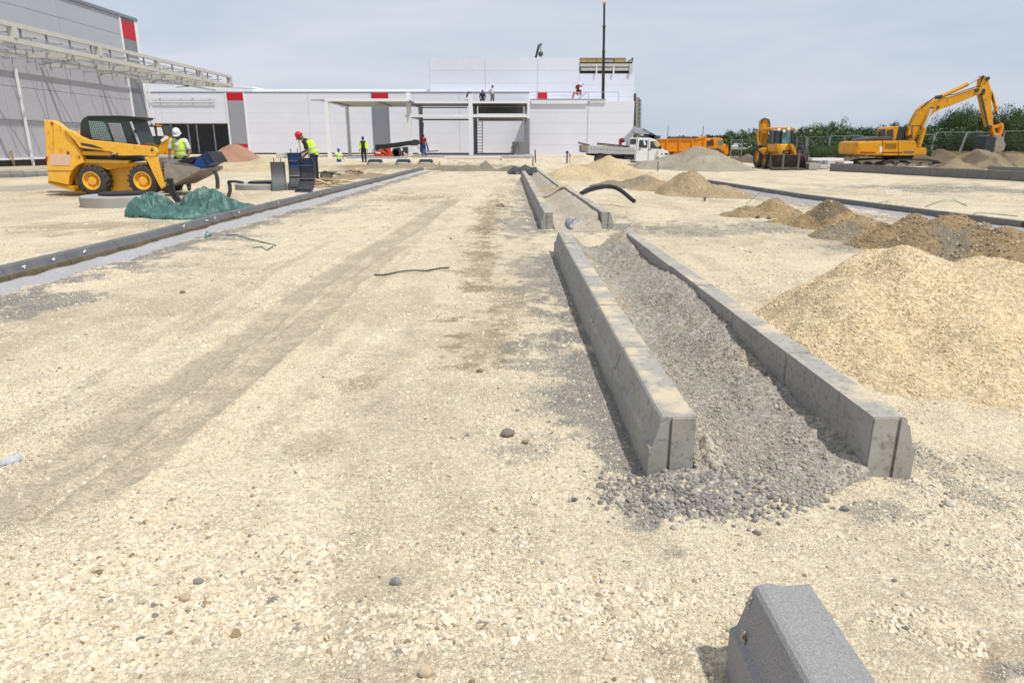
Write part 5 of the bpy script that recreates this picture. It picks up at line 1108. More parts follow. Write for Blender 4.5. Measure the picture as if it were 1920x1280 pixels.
slab('red_stripe', S2, [(75,958),(240,962),(238,974),(75,972)], Y2-.008, Y2-.002, m_redcloth, exv); slab('red_stripe', S2, [(275,962),(535,962),(535,974),(275,974)], Y2+.010, Y2+.018, m_redcloth, exv)
slab('logo_plate', S2, [(288,900),(318,904),(316,965),(286,962)], Y2-.008, Y2-.001, m_whcloth, exv); slab('logo_plate', S2, [(550,950),(665,950),(665,975),(550,975)], Y2+.008, Y2+.018, m_steel, exv)
slab('hood', S2, [(125,835),(150,812),(200,798),(380,792),(440,800),(440,836)], Y2+.3, Y2+2.3, mat('dark_hood', (.07, .065, .065), .6), exv, bevel=.05)
cb = slab('cab', S2, [(352,836),(350,712),(372,690),(460,680),(498,680),(470,800),(462,830)], Y2+1.0, Y2+2.1, m_yel2, exv, bevel=.03)
slab('window', S2, [(372,728),(430,718),(432,800),(372,800)], Y2+.985, Y2+1.0, m_glass, cb); slab('front_glass', S2, [(500,684),(608,690),(560,830),(466,828),(472,798)], Y2+1.02, Y2+2.08, m_char, cb)
slab('exhaust', S2, [(300,740),(318,716),(350,708),(352,790),(300,790)], Y2+.5, Y2+.9, m_char, exv)
boom = [(590,770),(610,700),(640,640),(690,545),(725,490),(770,452),(850,405),(960,370),(1090,352),(1240,300),(1350,262),(1420,256),(1438,280),(1430,318),(1380,326),(1250,382),(1080,450),(960,492),(880,535),(840,575),(790,650),(745,720),(690,800),(660,836),(618,832)]
slab('boom', S2, boom, Y2+1.35-.6, Y2+1.35-.15, m_yel2, exv, bevel=.03)
slab('stick', S2, [(1392,140),(1412,125),(1440,130),(1478,180),(1500,250),(1512,310),(1506,440),(1520,560),(1532,690),(1500,705),(1470,700),(1430,540),(1400,400),(1378,320),(1382,240)], Y2+.78, Y2+1.16, m_yel2, exv, bevel=.03)
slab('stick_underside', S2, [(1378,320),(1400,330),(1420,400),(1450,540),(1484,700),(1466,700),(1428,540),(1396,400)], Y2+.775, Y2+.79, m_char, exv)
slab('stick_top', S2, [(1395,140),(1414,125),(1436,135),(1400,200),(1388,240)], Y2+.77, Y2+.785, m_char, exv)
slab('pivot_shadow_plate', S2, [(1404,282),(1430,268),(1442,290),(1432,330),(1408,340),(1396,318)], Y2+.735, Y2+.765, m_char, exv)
slab('boom_boss', S2, [(836,478),(872,470),(880,486),(850,500)], Y2+.72, Y2+.76, m_char, exv); slab('boom_boss', S2, [(905,490),(925,455),(940,458),(935,478),(915,498)], Y2+.735, Y2+.76, m_char, exv)
MB().tube([e3(950, 362, .95), e3(1245, 222, .95)], .13, 12).build('stick_cylinder', m_yel2, exv, smooth=True); MB().tube([e3(1245, 222, .95), e3(1402, 140, .95)], .07, 10).build('stick_cylinder_rod', m_chrome, exv, smooth=True)
MB().tube([e3(712, 905, .4), e3(775, 700, .4)], .14, 12).build('boom_cylinder', m_yel2, exv, smooth=True); MB().tube([e3(775, 700, .4), e3(852, 490, .55)], .075, 10).build('boom_cylinder_rod', m_chrome, exv, smooth=True)
MB().tube([e3(1512, 320, .95), e3(1560, 530, .95)], .10, 12).build('bucket_cylinder', m_yel2, exv, smooth=True); MB().tube([e3(1560, 530, .95), e3(1600, 650, .95)], .06, 8).build('bucket_cylinder_rod', m_steel, exv, smooth=True)
MB().tube([e3(850, 395, .9), e3(880, 370, .9), e3(930, 362, .9), e3(960, 350, .9)], .035, 6).build('hydraulic_hose', m_black, exv)
MB().tube([e3(1505, 300, .9), e3(1522, 380, .9), e3(1560, 480, .9), e3(1552, 550, .9)], .05, 6).build('hydraulic_hose', m_black, exv)
MB().bar(e3(1500, 700, .9), e3(1628, 660, .9), .18).build('bucket_link', m_orange, exv); MB().tube([e3(1510, 715, .9), e3(1520, 770, .9), e3(1560, 792, .9), e3(1602, 755, .9), e3(1612, 670, .9)], .16, 10).build('bucket_ear', m_orange, exv, smooth=True)
bpt = [(1455,785),(1500,778),(1562,800),(1600,770),(1640,820),(1665,900),(1640,955),(1590,975),(1520,975),(1425,955),(1440,870)]
slab('bucket', S2, [(1562,800),(1600,768),(1636,800),(1665,890),(1645,945),(1590,972),(1530,975),(1545,880)], Y2+.3, Y2+1.5, m_bucket, exv, bevel=.04)
slab('bucket_mouth', S2, [(1455,788),(1500,780),(1565,806),(1545,880),(1525,975),(1425,955),(1440,870)], Y2+.34, Y2+1.46, m_char, exv)
for i in range(5): MB().hull8([e3(1425+i*22, 950+i*5, .4+i*.1)]*1+[e3(1440+i*22, 950+i*5, .4+i*.1), e3(1440+i*22, 958+i*5, .5+i*.1), e3(1425+i*22, 958+i*5, .5+i*.1)], [e3(1428+i*22, 985+i*4, .42+i*.1), e3(1434+i*22, 985+i*4, .42+i*.1), e3(1434+i*22, 986+i*4, .46+i*.1), e3(1428+i*22, 986+i*4, .46+i*.1)]).build('bucket_tooth', m_steel, exv)
slab('swing_bearing', S2, [(430,1000),(670,1000),(640,1035),(470,1035)], Y2+.6, Y2+2.2, m_char, exv)
for dy, dx in ((.0, 0), (2.1, -170)):
    t = MB(); n = 40; pts = [(330+dx,1090),(345+dx,1060),(420+dx,1042),(600+dx,1034),(820+dx,1036),(930+dx,1056),(985+dx,1090),(1000+dx,1130),(970+dx,1190),(900+dx,1215),(450+dx,1215),(350+dx,1190),(325+dx,1140)]
    outer = P(S2, pts, Y2); cx = sum(p[0] for p in outer)/len(outer); cz_ = sum(p[1] for p in outer)/len(outer)
    for i in range(len(outer)):
        a, c = outer[i], outer[(i+1) % len(outer)]; ia = (cx+(a[0]-cx)*.93, cz_+(a[1]-cz_)*.76); ic = (cx+(c[0]-cx)*.93, cz_+(c[1]-cz_)*.76)
        t.hull8([(a[0], Y2+dy, a[1]), (a[0], Y2+dy+.55, a[1]), (ia[0], Y2+dy+.55, ia[1]), (ia[0], Y2+dy, ia[1])], [(c[0], Y2+dy, c[1]), (c[0], Y2+dy+.55, c[1]), (ic[0], Y2+dy+.55, ic[1]), (ic[0], Y2+dy, ic[1])])
    tr = t.build('track', m_tyre, exv)
    for x in (390, 520, 650, 780, 920): p = W(*S2(x+dx, 1125), Y2); MB().lathe([(.001, .05), (.26, .05), (.30, .1), (.30, .45), (.001, .45)], (p[0], Y2+dy, p[1]), 'Y', 16).build('track_roller', m_bucket, tr)
    slab('track_frame', S2, [(400+dx,1090),(900+dx,1085),(900+dx,1150),(400+dx,1150)], Y2+dy+.15, Y2+dy+.4, m_bucket, tr)
for a, b in (((640,676),(740,676)), ((740,676),(735,720)), ((640,676),(640,830))): MB().bar(e3(*a, .1), e3(*b, .1), .05).build('hand_rail', m_darksteel, exv)

MB().tube([e3(1000, 350, .7), e3(1100, 332, .7), e3(1230, 285, .7), e3(1340, 250, .7), e3(1400, 250, .7)], .03, 6).build('hydraulic_hose', m_black, exv)
MB().tube([e3(740, 480, .7), e3(800, 425, .7), e3(850, 392, .7)], .035, 6).build('hydraulic_hose', m_black, exv)
for a in ((1350, 290), (1470, 160), (1495, 690), (625, 790), (960, 360)): p = e3(*a, .7); MB().lathe([(.001, -.03), (.11, -.03), (.12, .02), (.12, .55)], p, 'Y', 16).build('pivot_pin', m_darksteel, exv)
for i in range(5): slab('vent_slot', S2, [(345,870+i*12),(470,870+i*12),(470,874+i*12),(345,874+i*12)], Y2+.008, Y2+.02, m_dark, exv)
slab('window_frame', S2, [(366,722),(436,712),(438,806),(366,806)], Y2+.986, Y2+.996, m_darksteel, cb)

# ------------------------------------------------------------------ backhoe loader, facing the camera
S3 = K(1400, 210, 8.727); Y3 = 39.5
bh = root('backhoe_loader', 'yellow backhoe loader facing the camera with its front bucket on the ground', 'backhoe loader', (W(*S3(720, 940), Y3)[0], Y3, 0))
b3 = lambda x, y, dy=0: a3(S3, x, y, Y3+dy)
bk_ = MB(); bp2 = lambda x0, y0, x1, y1, a, c: bk_.box(*W(*S3(x0, y1), Y3)[:1], *W(*S3(x1, y1), Y3)[:1], Y3+a, Y3+c, W(*S3(x0, y1), Y3)[1], W(*S3(x0, y0), Y3)[1])
x0_, zb_ = W(*S3(412, 945), Y3); x1_, zt_ = W(*S3(1020, 705), Y3)
# bucket: back plate curved, side plates, lip
bk_.hull8([(x0_, Y3, .0), (x1_, Y3, .0), (x1_, Y3, .05), (x0_, Y3, .05)], [(x0_, Y3+.75, .08), (x1_, Y3+.75, .08), (x1_, Y3+.75, .14), (x0_, Y3+.75, .14)])
bk_.hull8([(x0_, Y3+.72, .08), (x1_, Y3+.72, .08), (x1_, Y3+.78, .08), (x0_, Y3+.78, .08)], [(x0_, Y3+.45, zt_), (x1_, Y3+.45, zt_), (x1_, Y3+.52, zt_+.02), (x0_, Y3+.52, zt_+.02)])
for xx in (x0_, x1_-.03): bk_.add([(xx, Y3, 0), (xx, Y3+.75, .08), (xx, Y3+.5, zt_), (xx+.03, Y3, 0), (xx+.03, Y3+.75, .08), (xx+.03, Y3+.5, zt_)], [(0,1,2), (3,5,4), (0,3,4,1), (1,4,5,2), (2,5,3,0)])
bk_.build('front_bucket', mat('muddy_bucket', (.075, .055, .05), .7, .3, 4, dirt=.35, dirtcol=(.17, .12, .09)), bh)
for x in (598, 850):
    p = W(*S3(x, 800), Y3); MB().box(p[0]-.05, p[0]+.05, Y3-.02, Y3+.06, .02, zt_+.08).build('bucket_arm_plate', m_steel, bh)
slab('hood', S3, [(545,530),(710,525),(740,640),(745,705),(555,705),(560,640)], Y3+1.3, Y3+2.8, m_yel, bh, bevel=.04)
slab('grille', S3, [(590,630),(708,628),(715,700),(592,706)], Y3+1.27, Y3+1.31, m_darksteel, bh, bevel=.01); slab('badge', S3, [(625,650),(685,650),(680,675),(630,675)], Y3+1.255, Y3+1.268, m_yel, bh)
for pts in ([(490,525),(525,525),(575,640),(580,705),(540,715),(500,640)], [(715,525),(765,530),(815,650),(818,712),(790,712),(745,620)]): slab('loader_arm', S3, pts, Y3+.9, Y3+2.4, m_yel2, bh, bevel=.02)
cb = root_ = slab('cab_roof', S3, [(385,262),(430,250),(700,250),(790,262),(800,290),(760,298),(700,285),(480,282),(440,300),(385,290)], Y3+2.9, Y3+4.5, m_yel2, bh, bevel=.03)
for a, c, e, f, w_ in ((395, 300, 365, 660, .11), (470, 300, 470, 500, .07), (578, 300, 565, 530, .07), (752, 300, 752, 520, .10)): MB().bar(b3(a, c, 2.9), b3(e, f, 2.9), w_).build('cab_pillar', m_char, bh)
slab('windscreen', S3, [(585,305),(745,305),(745,515),(575,520)], Y3+2.95, Y3+2.97, m_bglass, bh); slab('windscreen', S3, [(472,300),(572,305),(560,520),(475,500)], Y3+2.95, Y3+2.97, m_glass, bh); slab('side_glass', S3, [(400,305),(465,305),(460,650),(370,650)], Y3+2.96, Y3+2.98, mat('grey_glass', (.12, .14, .15), .2), bh)
slab('seat', S3, [(600,400),(640,400),(650,510),(590,510)], Y3+3.4, Y3+3.9, m_cream, bh)
for (x, y) in ((528,292),(612,318),(690,285)): p = W(*S3(x, y), Y3+2.8); MB().ball((p[0], Y3+2.82, p[1]), .10, .06, .09, 10).build('work_light', m_white, bh, smooth=True)
MB().tube([b3(900, 255, 2.6), b3(905, 320, 2.6), b3(930, 400, 2.6), b3(950, 520, 2.6), b3(945, 640, 2.6), b3(840, 645, 2.6)], .05, 8).build('guard_bar', m_char, bh, smooth=True)
slab('rear_boom', S3, [(240,190),(250,130),(285,112),(350,122),(370,160),(365,260),(345,400),(315,560),(290,640),(240,660),(225,560),(240,400)], Y3+4.6, Y3+5.1, m_yel2, bh, bevel=.03)
slab('rear_boom_lower', S3, [(190,330),(215,300),(240,420),(245,560),(220,780),(190,790),(175,740),(215,560)], Y3+4.8, Y3+5.2, m_yel2, bh, bevel=.02)
MB().tube([b3(240, 200, 4.55), b3(250, 130, 4.55), b3(290, 105, 4.55), b3(365, 130, 4.55), b3(380, 220, 4.55), b3(365, 330, 4.55)], .04, 6).build('hydraulic_hose', m_black, bh)
slab('fender', S3, [(265,610),(325,580),(345,610),(355,680),(300,690)], Y3+2.6, Y3+3.4, m_yel2, bh, bevel=.02); slab('fender', S3, [(300,690),(345,695),(345,720),(320,880),(300,880)], Y3+2.7, Y3+3.3, m_yel2, bh)
slab('side_step', S3, [(345,680),(410,680),(410,705),(345,715)], Y3+2.2, Y3+2.8, m_yel2, bh)
slab('engine_side', S3, [(415,500),(500,520),(500,700),(415,700)], Y3+2.3, Y3+2.7, m_char, bh)
for (x, rr, dy) in ((265, .66, 3.1), (372, .42, 1.6), (860, .42, 1.6), (960, .66, 3.1)):
    p = W(*S3(x, 800), Y3+dy); b = MB(); b.lathe([(rr*.5, -.17), (rr*.9, -.19), (rr, -.13), (rr, .13), (rr*.9, .19), (rr*.5, .17)], (p[0], Y3+dy+rr, rr), 'X', 28); ty = b.build('tyre', m_tyre, bh, smooth=True)
    MB().lathe([(.001, -.08), (rr*.5, -.10), (rr*.52, -.16)], (p[0], Y3+dy+rr, rr), 'X', 20).build('rim', m_yel2, ty)

# ------------------------------------------------------------------ white crew cab flatbed truck
Y4 = 47.0; t3 = lambda x, y, dy=0: a3(k6, x, y, Y4+dy)
tk = root('flatbed_truck', 'white crew cab flatbed truck parked before the building behind the cream sand pile', 'truck', (*W(*k6(700, 440), Y4)[:1], Y4, 0))
cbp = [(655,412),(655,290),(685,200),(700,193),(800,197),(845,210),(880,240),(900,290),(975,325),(980,360),(970,410),(905,412),(880,375),(850,400),(820,425),(665,420)]
cab = slab('cab', k6, cbp, Y4, Y4+1.9, m_white, tk, bevel=.04)
slab('rear_cab_side', k6, [(612,195),(690,193),(680,300),(650,320),(612,318)], Y4+.05, Y4+1.85, m_white, cab)
slab('window', k6, [(702,216),(780,220),(776,290),(696,288)], Y4-.015, Y4, m_glass, cab); slab('window', k6, [(808,226),(862,232),(895,296),(804,294)], Y4-.015, Y4, m_glass, cab); slab('window', k6, [(616,205),(672,205),(668,258),(614,255)], Y4+.035, Y4+.05, m_glass, cab)
slab('sun_visor', k6, [(835,240),(862,240),(885,285),(860,280)], Y4-.022, Y4-.016, m_insul, cab); slab('seat_headrest', k6, [(738,222),(756,222),(766,265),(745,262)], Y4-.022, Y4-.016, m_trim, cab)
for a, b in (((686,200),(660,415)), ((790,205),(784,412))): MB().bar(t3(*a, -.003), t3(*b, -.003), .03).build('door_seam', m_beamg, cab)
for x in (692, 792): slab('door_handle', k6, [(x,300),(x+22,300),(x+22,306),(x,306)], Y4-.03, Y4, m_black, cab)
slab('mirror', k6, [(892,270),(908,270),(910,305),(894,303)], Y4-.25, Y4-.1, m_black, cab, bevel=.02)
slab('headlight', k6, [(940,342),(972,340),(972,356),(942,356)], Y4-.01, Y4+.1, m_glass, cab); slab('side_marker', k6, [(908,344),(922,344),(922,354),(908,354)], Y4-.012, Y4, m_black, cab)
slab('sill', k6, [(655,412),(820,425),(820,436),(655,432)], Y4+.05, Y4+1.8, m_bucket, cab)
bed_ = slab('dropside', k6, [(215,268),(655,288),(655,352),(560,350),(215,335)], Y4-.1, Y4-.03, mat('grey_dropside', (.40, .41, .41), .6, .1, 3, dirt=.2), tk)
slab('tailboard', k6, [(158,262),(215,268),(215,335),(158,318)], Y4-.09, Y4+1.9, m_bucket, tk); slab('load_floor', k6, [(160,318),(655,350),(655,362),(160,332)], Y4-.02, Y4+1.95, m_darksteel, tk)
slab('dropside', k6, [(215,268),(655,288),(655,352),(215,335)], Y4+1.9, Y4+1.97, m_bucket, tk)
for i in range(14): x = 240+i*31; slab('rope_hole', k6, [(x,298+i*1.4),(x+8,298+i*1.4),(x+8,305+i*1.4),(x,305+i*1.4)], Y4-.108, Y4-.101, m_dark, bed_)
MB().bar(t3(122, 240, .2), t3(230, 268, .2), .12).build('loading_plank', m_steel, tk); MB().bar(t3(300, 255, .6), t3(540, 285, .6), .18, .1).build('loading_plank', m_wood2, tk); MB().bar(t3(300, 250, 1.0), t3(600, 282, 1.0), .14).build('loading_plank', m_darksteel, tk)
slab('chassis', k6, [(200,340),(655,362),(655,400),(560,400),(220,360)], Y4+.5, Y4+1.4, m_dark, tk); slab('fuel_tank', k6, [(560,365),(645,368),(645,400),(560,398)], Y4+.1, Y4+.5, m_darksteel, tk)
slab('side_guard', k6, [(590,405),(655,408),(655,416),(590,414)], Y4, Y4+.05, m_galv, tk)
for x in (330, 900): p = W(*k6(x, 415), Y4); wheel(tk, p[0], Y4+.02, .42, .40, .24, m_steel, lugs=0)

# orange tipper truck
Y5 = 56.0; tt = root('tipper_truck', 'orange dump truck half hidden behind the grey sand pile', 'dump truck', (*W(*k6(1150, 330), Y5)[:1], Y5, 0))
slab('tipper_body', k6, [(862,208),(980,210),(1240,208),(1330,178),(1338,180),(1338,320),(900,330),(880,260)], Y5, Y5+2.4, m_orange, tt, bevel=.03)
slab('top_rim', k6, [(862,204),(1240,204),(1335,174),(1336,186),(1240,214),(862,214)], Y5-.08, Y5+.02, m_orange, tt)
for x in (960, 1080, 1200, 1310): slab('side_rib', k6, [(x,214),(x+14,214),(x+8,325),(x-6,325)], Y5-.10, Y5, m_orange, tt)
b = MB(); 
for i in range(40):
    x = 985+i*6.3; p = W(*k6(x, 205), Y5+1); b.ball((p[0], Y5+random.uniform(.4, 2), p[1]-.05), random.uniform(.15, .35), .3, random.uniform(.12, .3), 6)
b.build('soil_load', mat('dark_soil', (.09, .07, .055), .95, .3, 3), tt)
slab('cab', k6, [(1345,215),(1380,198),(1470,194),(1495,205),(1500,260),(1545,255),(1545,350),(1520,362),(1430,300),(1345,300)], Y5+.2, Y5+2.2, m_orange, tt, bevel=.04)
slab('cab_rear_window', k6, [(1448,218),(1492,218),(1492,262),(1448,262)], Y5+.18, Y5+.2, m_bglass, tt); slab('dark_gap', k6, [(1340,235),(1400,205),(1410,265),(1340,270)], Y5+.15, Y5+.19, m_char, tt)
slab('mirror', k6, [(1535,232),(1550,232),(1550,262),(1535,262)], Y5+.1, Y5+.3, m_black, tt); slab('bumper', k6, [(1500,300),(1545,300),(1545,352),(1515,345)], Y5+.15, Y5+.19, m_orange, tt)
for x in (960, 1060, 1440): p = W(*k6(x, 330), Y5); wheel(tt, p[0], Y5+.05, .55, .52, .35, m_orange, lugs=0)

# white parked van far right of tipper
Y6 = 78.0; cv = root('parked_car', 'small white car facing the camera before the fence and trees', 'car', (*W(*k6(1715, 300), Y6)[:1], Y6, 0))
slab('body', k6, [(1660,300),(1660,275),(1680,265),(1690,248),(1760,248),(1768,266),(1776,280),(1776,300),(1770,306),(1665,306)], Y6, Y6+3.5, m_white, cv, bevel=.1)
slab('windscreen', k6, [(1680,270),(1692,254),(1756,254),(1764,270)], Y6-.03, Y6+.02, m_glass, cv); slab('bumper', k6, [(1664,296),(1772,296),(1772,303),(1664,303)], Y6-.06, Y6, m_beamg, cv)
for x in (1672, 1764): slab('headlight', k6, [(x-7,280),(x+7,280),(x+7,287),(x-7,287)], Y6-.05, Y6, m_chrome, cv)
for x in (1672, 1762): p = W(*k6(x, 305), Y6); MB().lathe([(.001, -.1), (.3, -.1), (.32, 0), (.3, .1), (.001, .1)], (p[0], Y6+.6, .32), 'X', 16).build('wheel', m_tyre, cv)

# ------------------------------------------------------------------ telehandler (red, black boom)
S6 = K(680, 220, 9.6); Y7 = 62.5; h3 = lambda x, y, dy=0: a3(S6, x, y, Y7+dy)
th = root('telehandler', 'red telehandler with a black boom and forks beside the portal column', 'telehandler', (*W(*S6(400, 700), Y7)[:1], Y7, .25))
slab('boom', S6, [(222,500),(240,492),(400,485),(800,428),(805,505),(640,540),(400,560),(235,600)], Y7+.5, Y7+1.0, m_black, th, bevel=.02); slab('boom_end', S6, [(870,420),(930,400),(1000,410),(1015,480),(960,510),(875,512)], Y7+.5, Y7+1.1, m_char, th)
slab('boom_nose', S6, [(800,430),(880,418),(880,510),(805,505)], Y7+.52, Y7+.98, m_black, th)
slab('red_deck', S6, [(195,665),(360,652),(480,690),(475,706),(190,704)], Y7, Y7+1.6, m_tred, th, bevel=.02)
slab('mudguard', S6, [(255,625),(320,570),(380,600),(440,640),(490,700),(460,700),(400,650),(330,625)], Y7-.05, Y7+.5, m_tred, th); slab('stabiliser', S6, [(430,560),(455,555),(520,690),(490,700)], Y7-.1, Y7, m_tred, th); slab('stabiliser', S6, [(465,570),(490,570),(555,695),(525,702)], Y7-.1, Y7+.05, m_tred, th)
slab('engine_cover', S6, [(385,565),(440,560),(470,640),(440,650)], Y7+.1, Y7+1.4, m_redcloth, th); slab('step', S6, [(235,628),(335,630),(315,655),(235,645)], Y7-.08, Y7, m_trim, th)
slab('chassis', S6, [(540,560),(650,545),(660,690),(560,700)], Y7+.2, Y7+1.3, m_black, th, bevel=.03)
slab('frame', S6, [(700,545),(800,530),(805,640),(760,650)], Y7+.3, Y7+1.0, m_char, th); slab('frame', S6, [(685,600),(720,600),(730,700),(690,700)], Y7+.3, Y7+.9, m_rust, th)
MB().tube([h3(170, 640), h3(185, 590), h3(230, 560)], .03, 6).build('hydraulic_hose', m_black, th); MB().tube([h3(980, 510, .5), h3(1000, 560, .5), h3(1030, 560, .5)], .03, 6).build('hydraulic_hose', m_black, th)
for x in (600, 340): p = W(*S6(x, 690), Y7); MB().lathe([(.001, 0), (.3, 0), (.42, .05), (.42, .3), (.001, .35)], (p[0], Y7+.2, .25+.38), 'Y', 20).build('tyre', m_tyre, th, smooth=True)
MB().bar(h3(1150, 470, .3), h3(1185, 615, .3), .12).build('fork_carriage', m_darksteel, th)
for dy in (.1, .8): MB().bar(h3(1150, 616, dy), h3(1365, 606, dy), .08).build('fork', m_darksteel, th)

# yellow digger boom and machine behind the white-helmeted worker
S4 = K(240, 140, 7.385); Y8 = 44.0; d3 = lambda x, y, dy=0: a3(S4, x, y, Y8+dy)
dg = root('small_backhoe', 'yellow backhoe with pale cab windows half hidden behind the skid steer loader', 'backhoe loader', (*W(*S4(420, 1100), Y8)[:1], Y8, 0))
MB().bar(d3(470, 1100), d3(560, 870), .42).build('digger_arm', m_yel2, dg); MB().bar(d3(545, 870), d3(590, 1110), .40).build('digger_arm', m_yel2, dg); MB().bar(d3(468, 920, -.2), d3(545, 872, -.2), .16).build('arm_cylinder', m_white, dg)
slab('cab', S4, [(290,700),(480,710),(520,880),(500,980),(290,960)], Y8+.5, Y8+1.9, m_char, dg, bevel=.03)
slab('window', S4, [(296,725),(355,728),(380,850),(300,855)], Y8+.47, Y8+.5, m_trim, dg); slab('window', S4, [(398,728),(458,730),(495,850),(410,850)], Y8+.47, Y8+.5, m_trim, dg)
slab('roof_strip', S4, [(385,690),(460,698),(465,718),(388,712)], Y8+.46, Y8+.5, m_orange, dg); slab('lower_door', S4, [(318,870),(365,870),(370,930),(322,930)], Y8+.46, Y8+.5, m_glass, dg)
for x in (340, 470): p = W(*S4(x, 1050), Y8); MB().lathe([(.001, 0), (.4, 0), (.5, .05), (.5, .35), (.001, .4)], (p[0], Y8+.4, .5), 'Y', 20).build('tyre', m_tyre, dg, smooth=True)
slab('chassis', S4, [(290,960),(540,970),(540,1060),(290,1060)], Y8+.6, Y8+1.7, m_yel2, dg)
# pipes lying behind
pp = root('pipe_bundle', 'pale grey pipe lying behind the worker in the white helmet', 'pipe', (*W(*S4(520, 1145), 30)[:1], 30, .3))
MB().tube([a3(S4, 400, 1140, 30), a3(S4, 660, 1145, 30)], .10, 12).build('pipe', m_ring, pp, smooth=True)
for x in (430, 620): p = a3(S4, x, 1150, 30); MB().box(p[0]-.1, p[0]+.1, 29.8, 30.2, 0, p[2]-.09).build('block', m_ring, pp)

# slabs beside the backhoe
cs = root('concrete_slab_pile', 'pale concrete slabs stacked between the backhoe bucket and the tall kerb', 'slab stack', (*G(1570, 318), 0))
for (x0, y0, x1, y1, Ya, Yb_, m) in ((1030, 840, 1190, 945, 39.5, 40.4, m_ring), (1075, 758, 1580, 800, 42, 43.2, m_trim), (1195, 800, 1370, 862, 41.2, 42, m_ring), (1330, 795, 1440, 900, 40.6, 41.4, m_cream), (1210, 865, 1320, 930, 40.3, 41, m_cream), (1600, 812, 1745, 845, 43.4, 44.2, m_trim), (1480, 765, 1590, 820, 43.6, 44.6, m_cream)):
    X0, X1, Z0, Z1 = rectp(S3, x0, y0, x1, y1, Ya); MB().box(X0, X1, Ya, Yb_, max(0, Z0), Z1).build('slab', m, cs, bevel=.015)

# ------------------------------------------------------------------ fence panels
def fence_panel(pxa, pxb, Ya, Yb_, ptop, lab, lean=0.0):
    xa, za = W(pxa, ptop, Ya); xb, zb2 = W(pxb, ptop, Yb_); rt = root('mesh_fence_panel', lab, 'fence panel', ((xa+xb)/2, (Ya+Yb_)/2, 0), 'site fence panels before the trees')
    A0, B0, A1, B1 = Vector((xa-lean, Ya, .1)), Vector((xb-lean, Yb_, .1)), Vector((xa, Ya, za)), Vector((xb, Yb_, zb2))
    for a, b in ((A0, A1), (B0, B1)): MB().bar(a, b, .075).build('post', m_beamg, rt)
    MB().bar(A1, B1, .045).build('top_rail', m_beamg, rt); MB().bar(A0, B0, .045).build('bottom_rail', m_beamg, rt)
    m = MB(); n = 22
    for i in range(1, n): t = i/n; m.bar(A0.lerp(B0, t), A1.lerp(B1, t), .005)
    for i in range(1, 9): t = i/9; m.bar(A0.lerp(A1, t), B0.lerp(B1, t), .005)
    m.build('wire_mesh', m_steel, rt)['kind'] = 'stuff'
    return rt
fence_panel(1515, 1556, 60, 58, 257, 'mesh fence panel just right of the backhoe')
fence_panel(1557.5, 1584, 58, 58, 255, 'narrow mesh fence panel left of the excavator counterweight')
fence_panel(1585, 1618, 58, 58, 255, 'mesh fence panel at the rear end of the excavator')
fence_panel(1622, 1690, 58, 58, 256, 'mesh fence panel behind the excavator cab')
fence_panel(1757, 1813, 58, 58, 248, 'mesh fence panel under the excavator boom', .5); fence_panel(1814.5, 1868, 58, 58, 248, 'mesh fence panel left of the excavator bucket', .5)
fence_panel(1884, 1950, 58, 58, 246, 'rightmost mesh fence panel beyond the excavator bucket'); fence_panel(1695, 1752, 58, 58, 252, 'mesh fence panel behind the excavator boom foot')
fence_panel(1372, 1392, 72, 72, 262, 'distant mesh fence panel left of the parked car'); fence_panel(1495, 1513, 62, 61, 257, 'mesh fence panel behind the backhoe guard bar')
for px in (1253, 1319):
    x, z = W(px, 236, 120); tag(MB().tube([(x, 120, 0), (x, 120, z)], .07, 6).build('utility_pole', m_beamg), 'thin grey pole above the %s of the orange dump truck' % ('rear' if px < 1300 else 'front'), 'pole')

# ------------------------------------------------------------------ trees
def leaf_mat(name, c):
    m = mat(name, c, .7, .35, .8, spec=.25); return m
LM = [leaf_mat('foliage_dark', (.058, .10, .036)), leaf_mat('foliage_mid', (.095, .150, .048)), leaf_mat('foliage_light', (.135, .195, .065))]
def crown_mesh(seed, nl):
    rg = np.random.RandomState(seed); V = []; lob = [(rg.uniform(-.55, .55), rg.uniform(-.5, .5), rg.uniform(.25, .8), rg.uniform(.28, .5)) for _ in range(11)]+[(0, 0, .55, .5), (.1, 0, .98-.2, .25)]
    for i in range(nl):
        cx, cy, cz, r = lob[rg.randint(len(lob))]; d = rg.normal(size=3); d /= np.linalg.norm(d); rr = r*(rg.rand()**.35)*(1.0+.05*rg.normal()); c = np.array([cx, cy, cz])+d*rr*[1, 1, .8]
        for j in range(6):
            p = c+rg.normal(size=3)*.022; a = rg.normal(size=3); a /= np.linalg.norm(a); b = np.cross(a, rg.normal(size=3)); b /= np.linalg.norm(b); s = rg.uniform(.012, .026)
            V += [p-a*s, p+b*s*.6, p+a*s, p-b*s*.6]
    V = np.array(V); F = np.arange(len(V)).reshape(-1, 4); me = bpy.data.meshes.new('crown'); me.from_pydata(V.tolist(), [], F.tolist()); return me
CR = [[crown_mesh(20+s, 2000) for s in range(4)] for m in range(3)]
for a in range(3):
    for me in CR[a]: me.materials.append(LM[a])
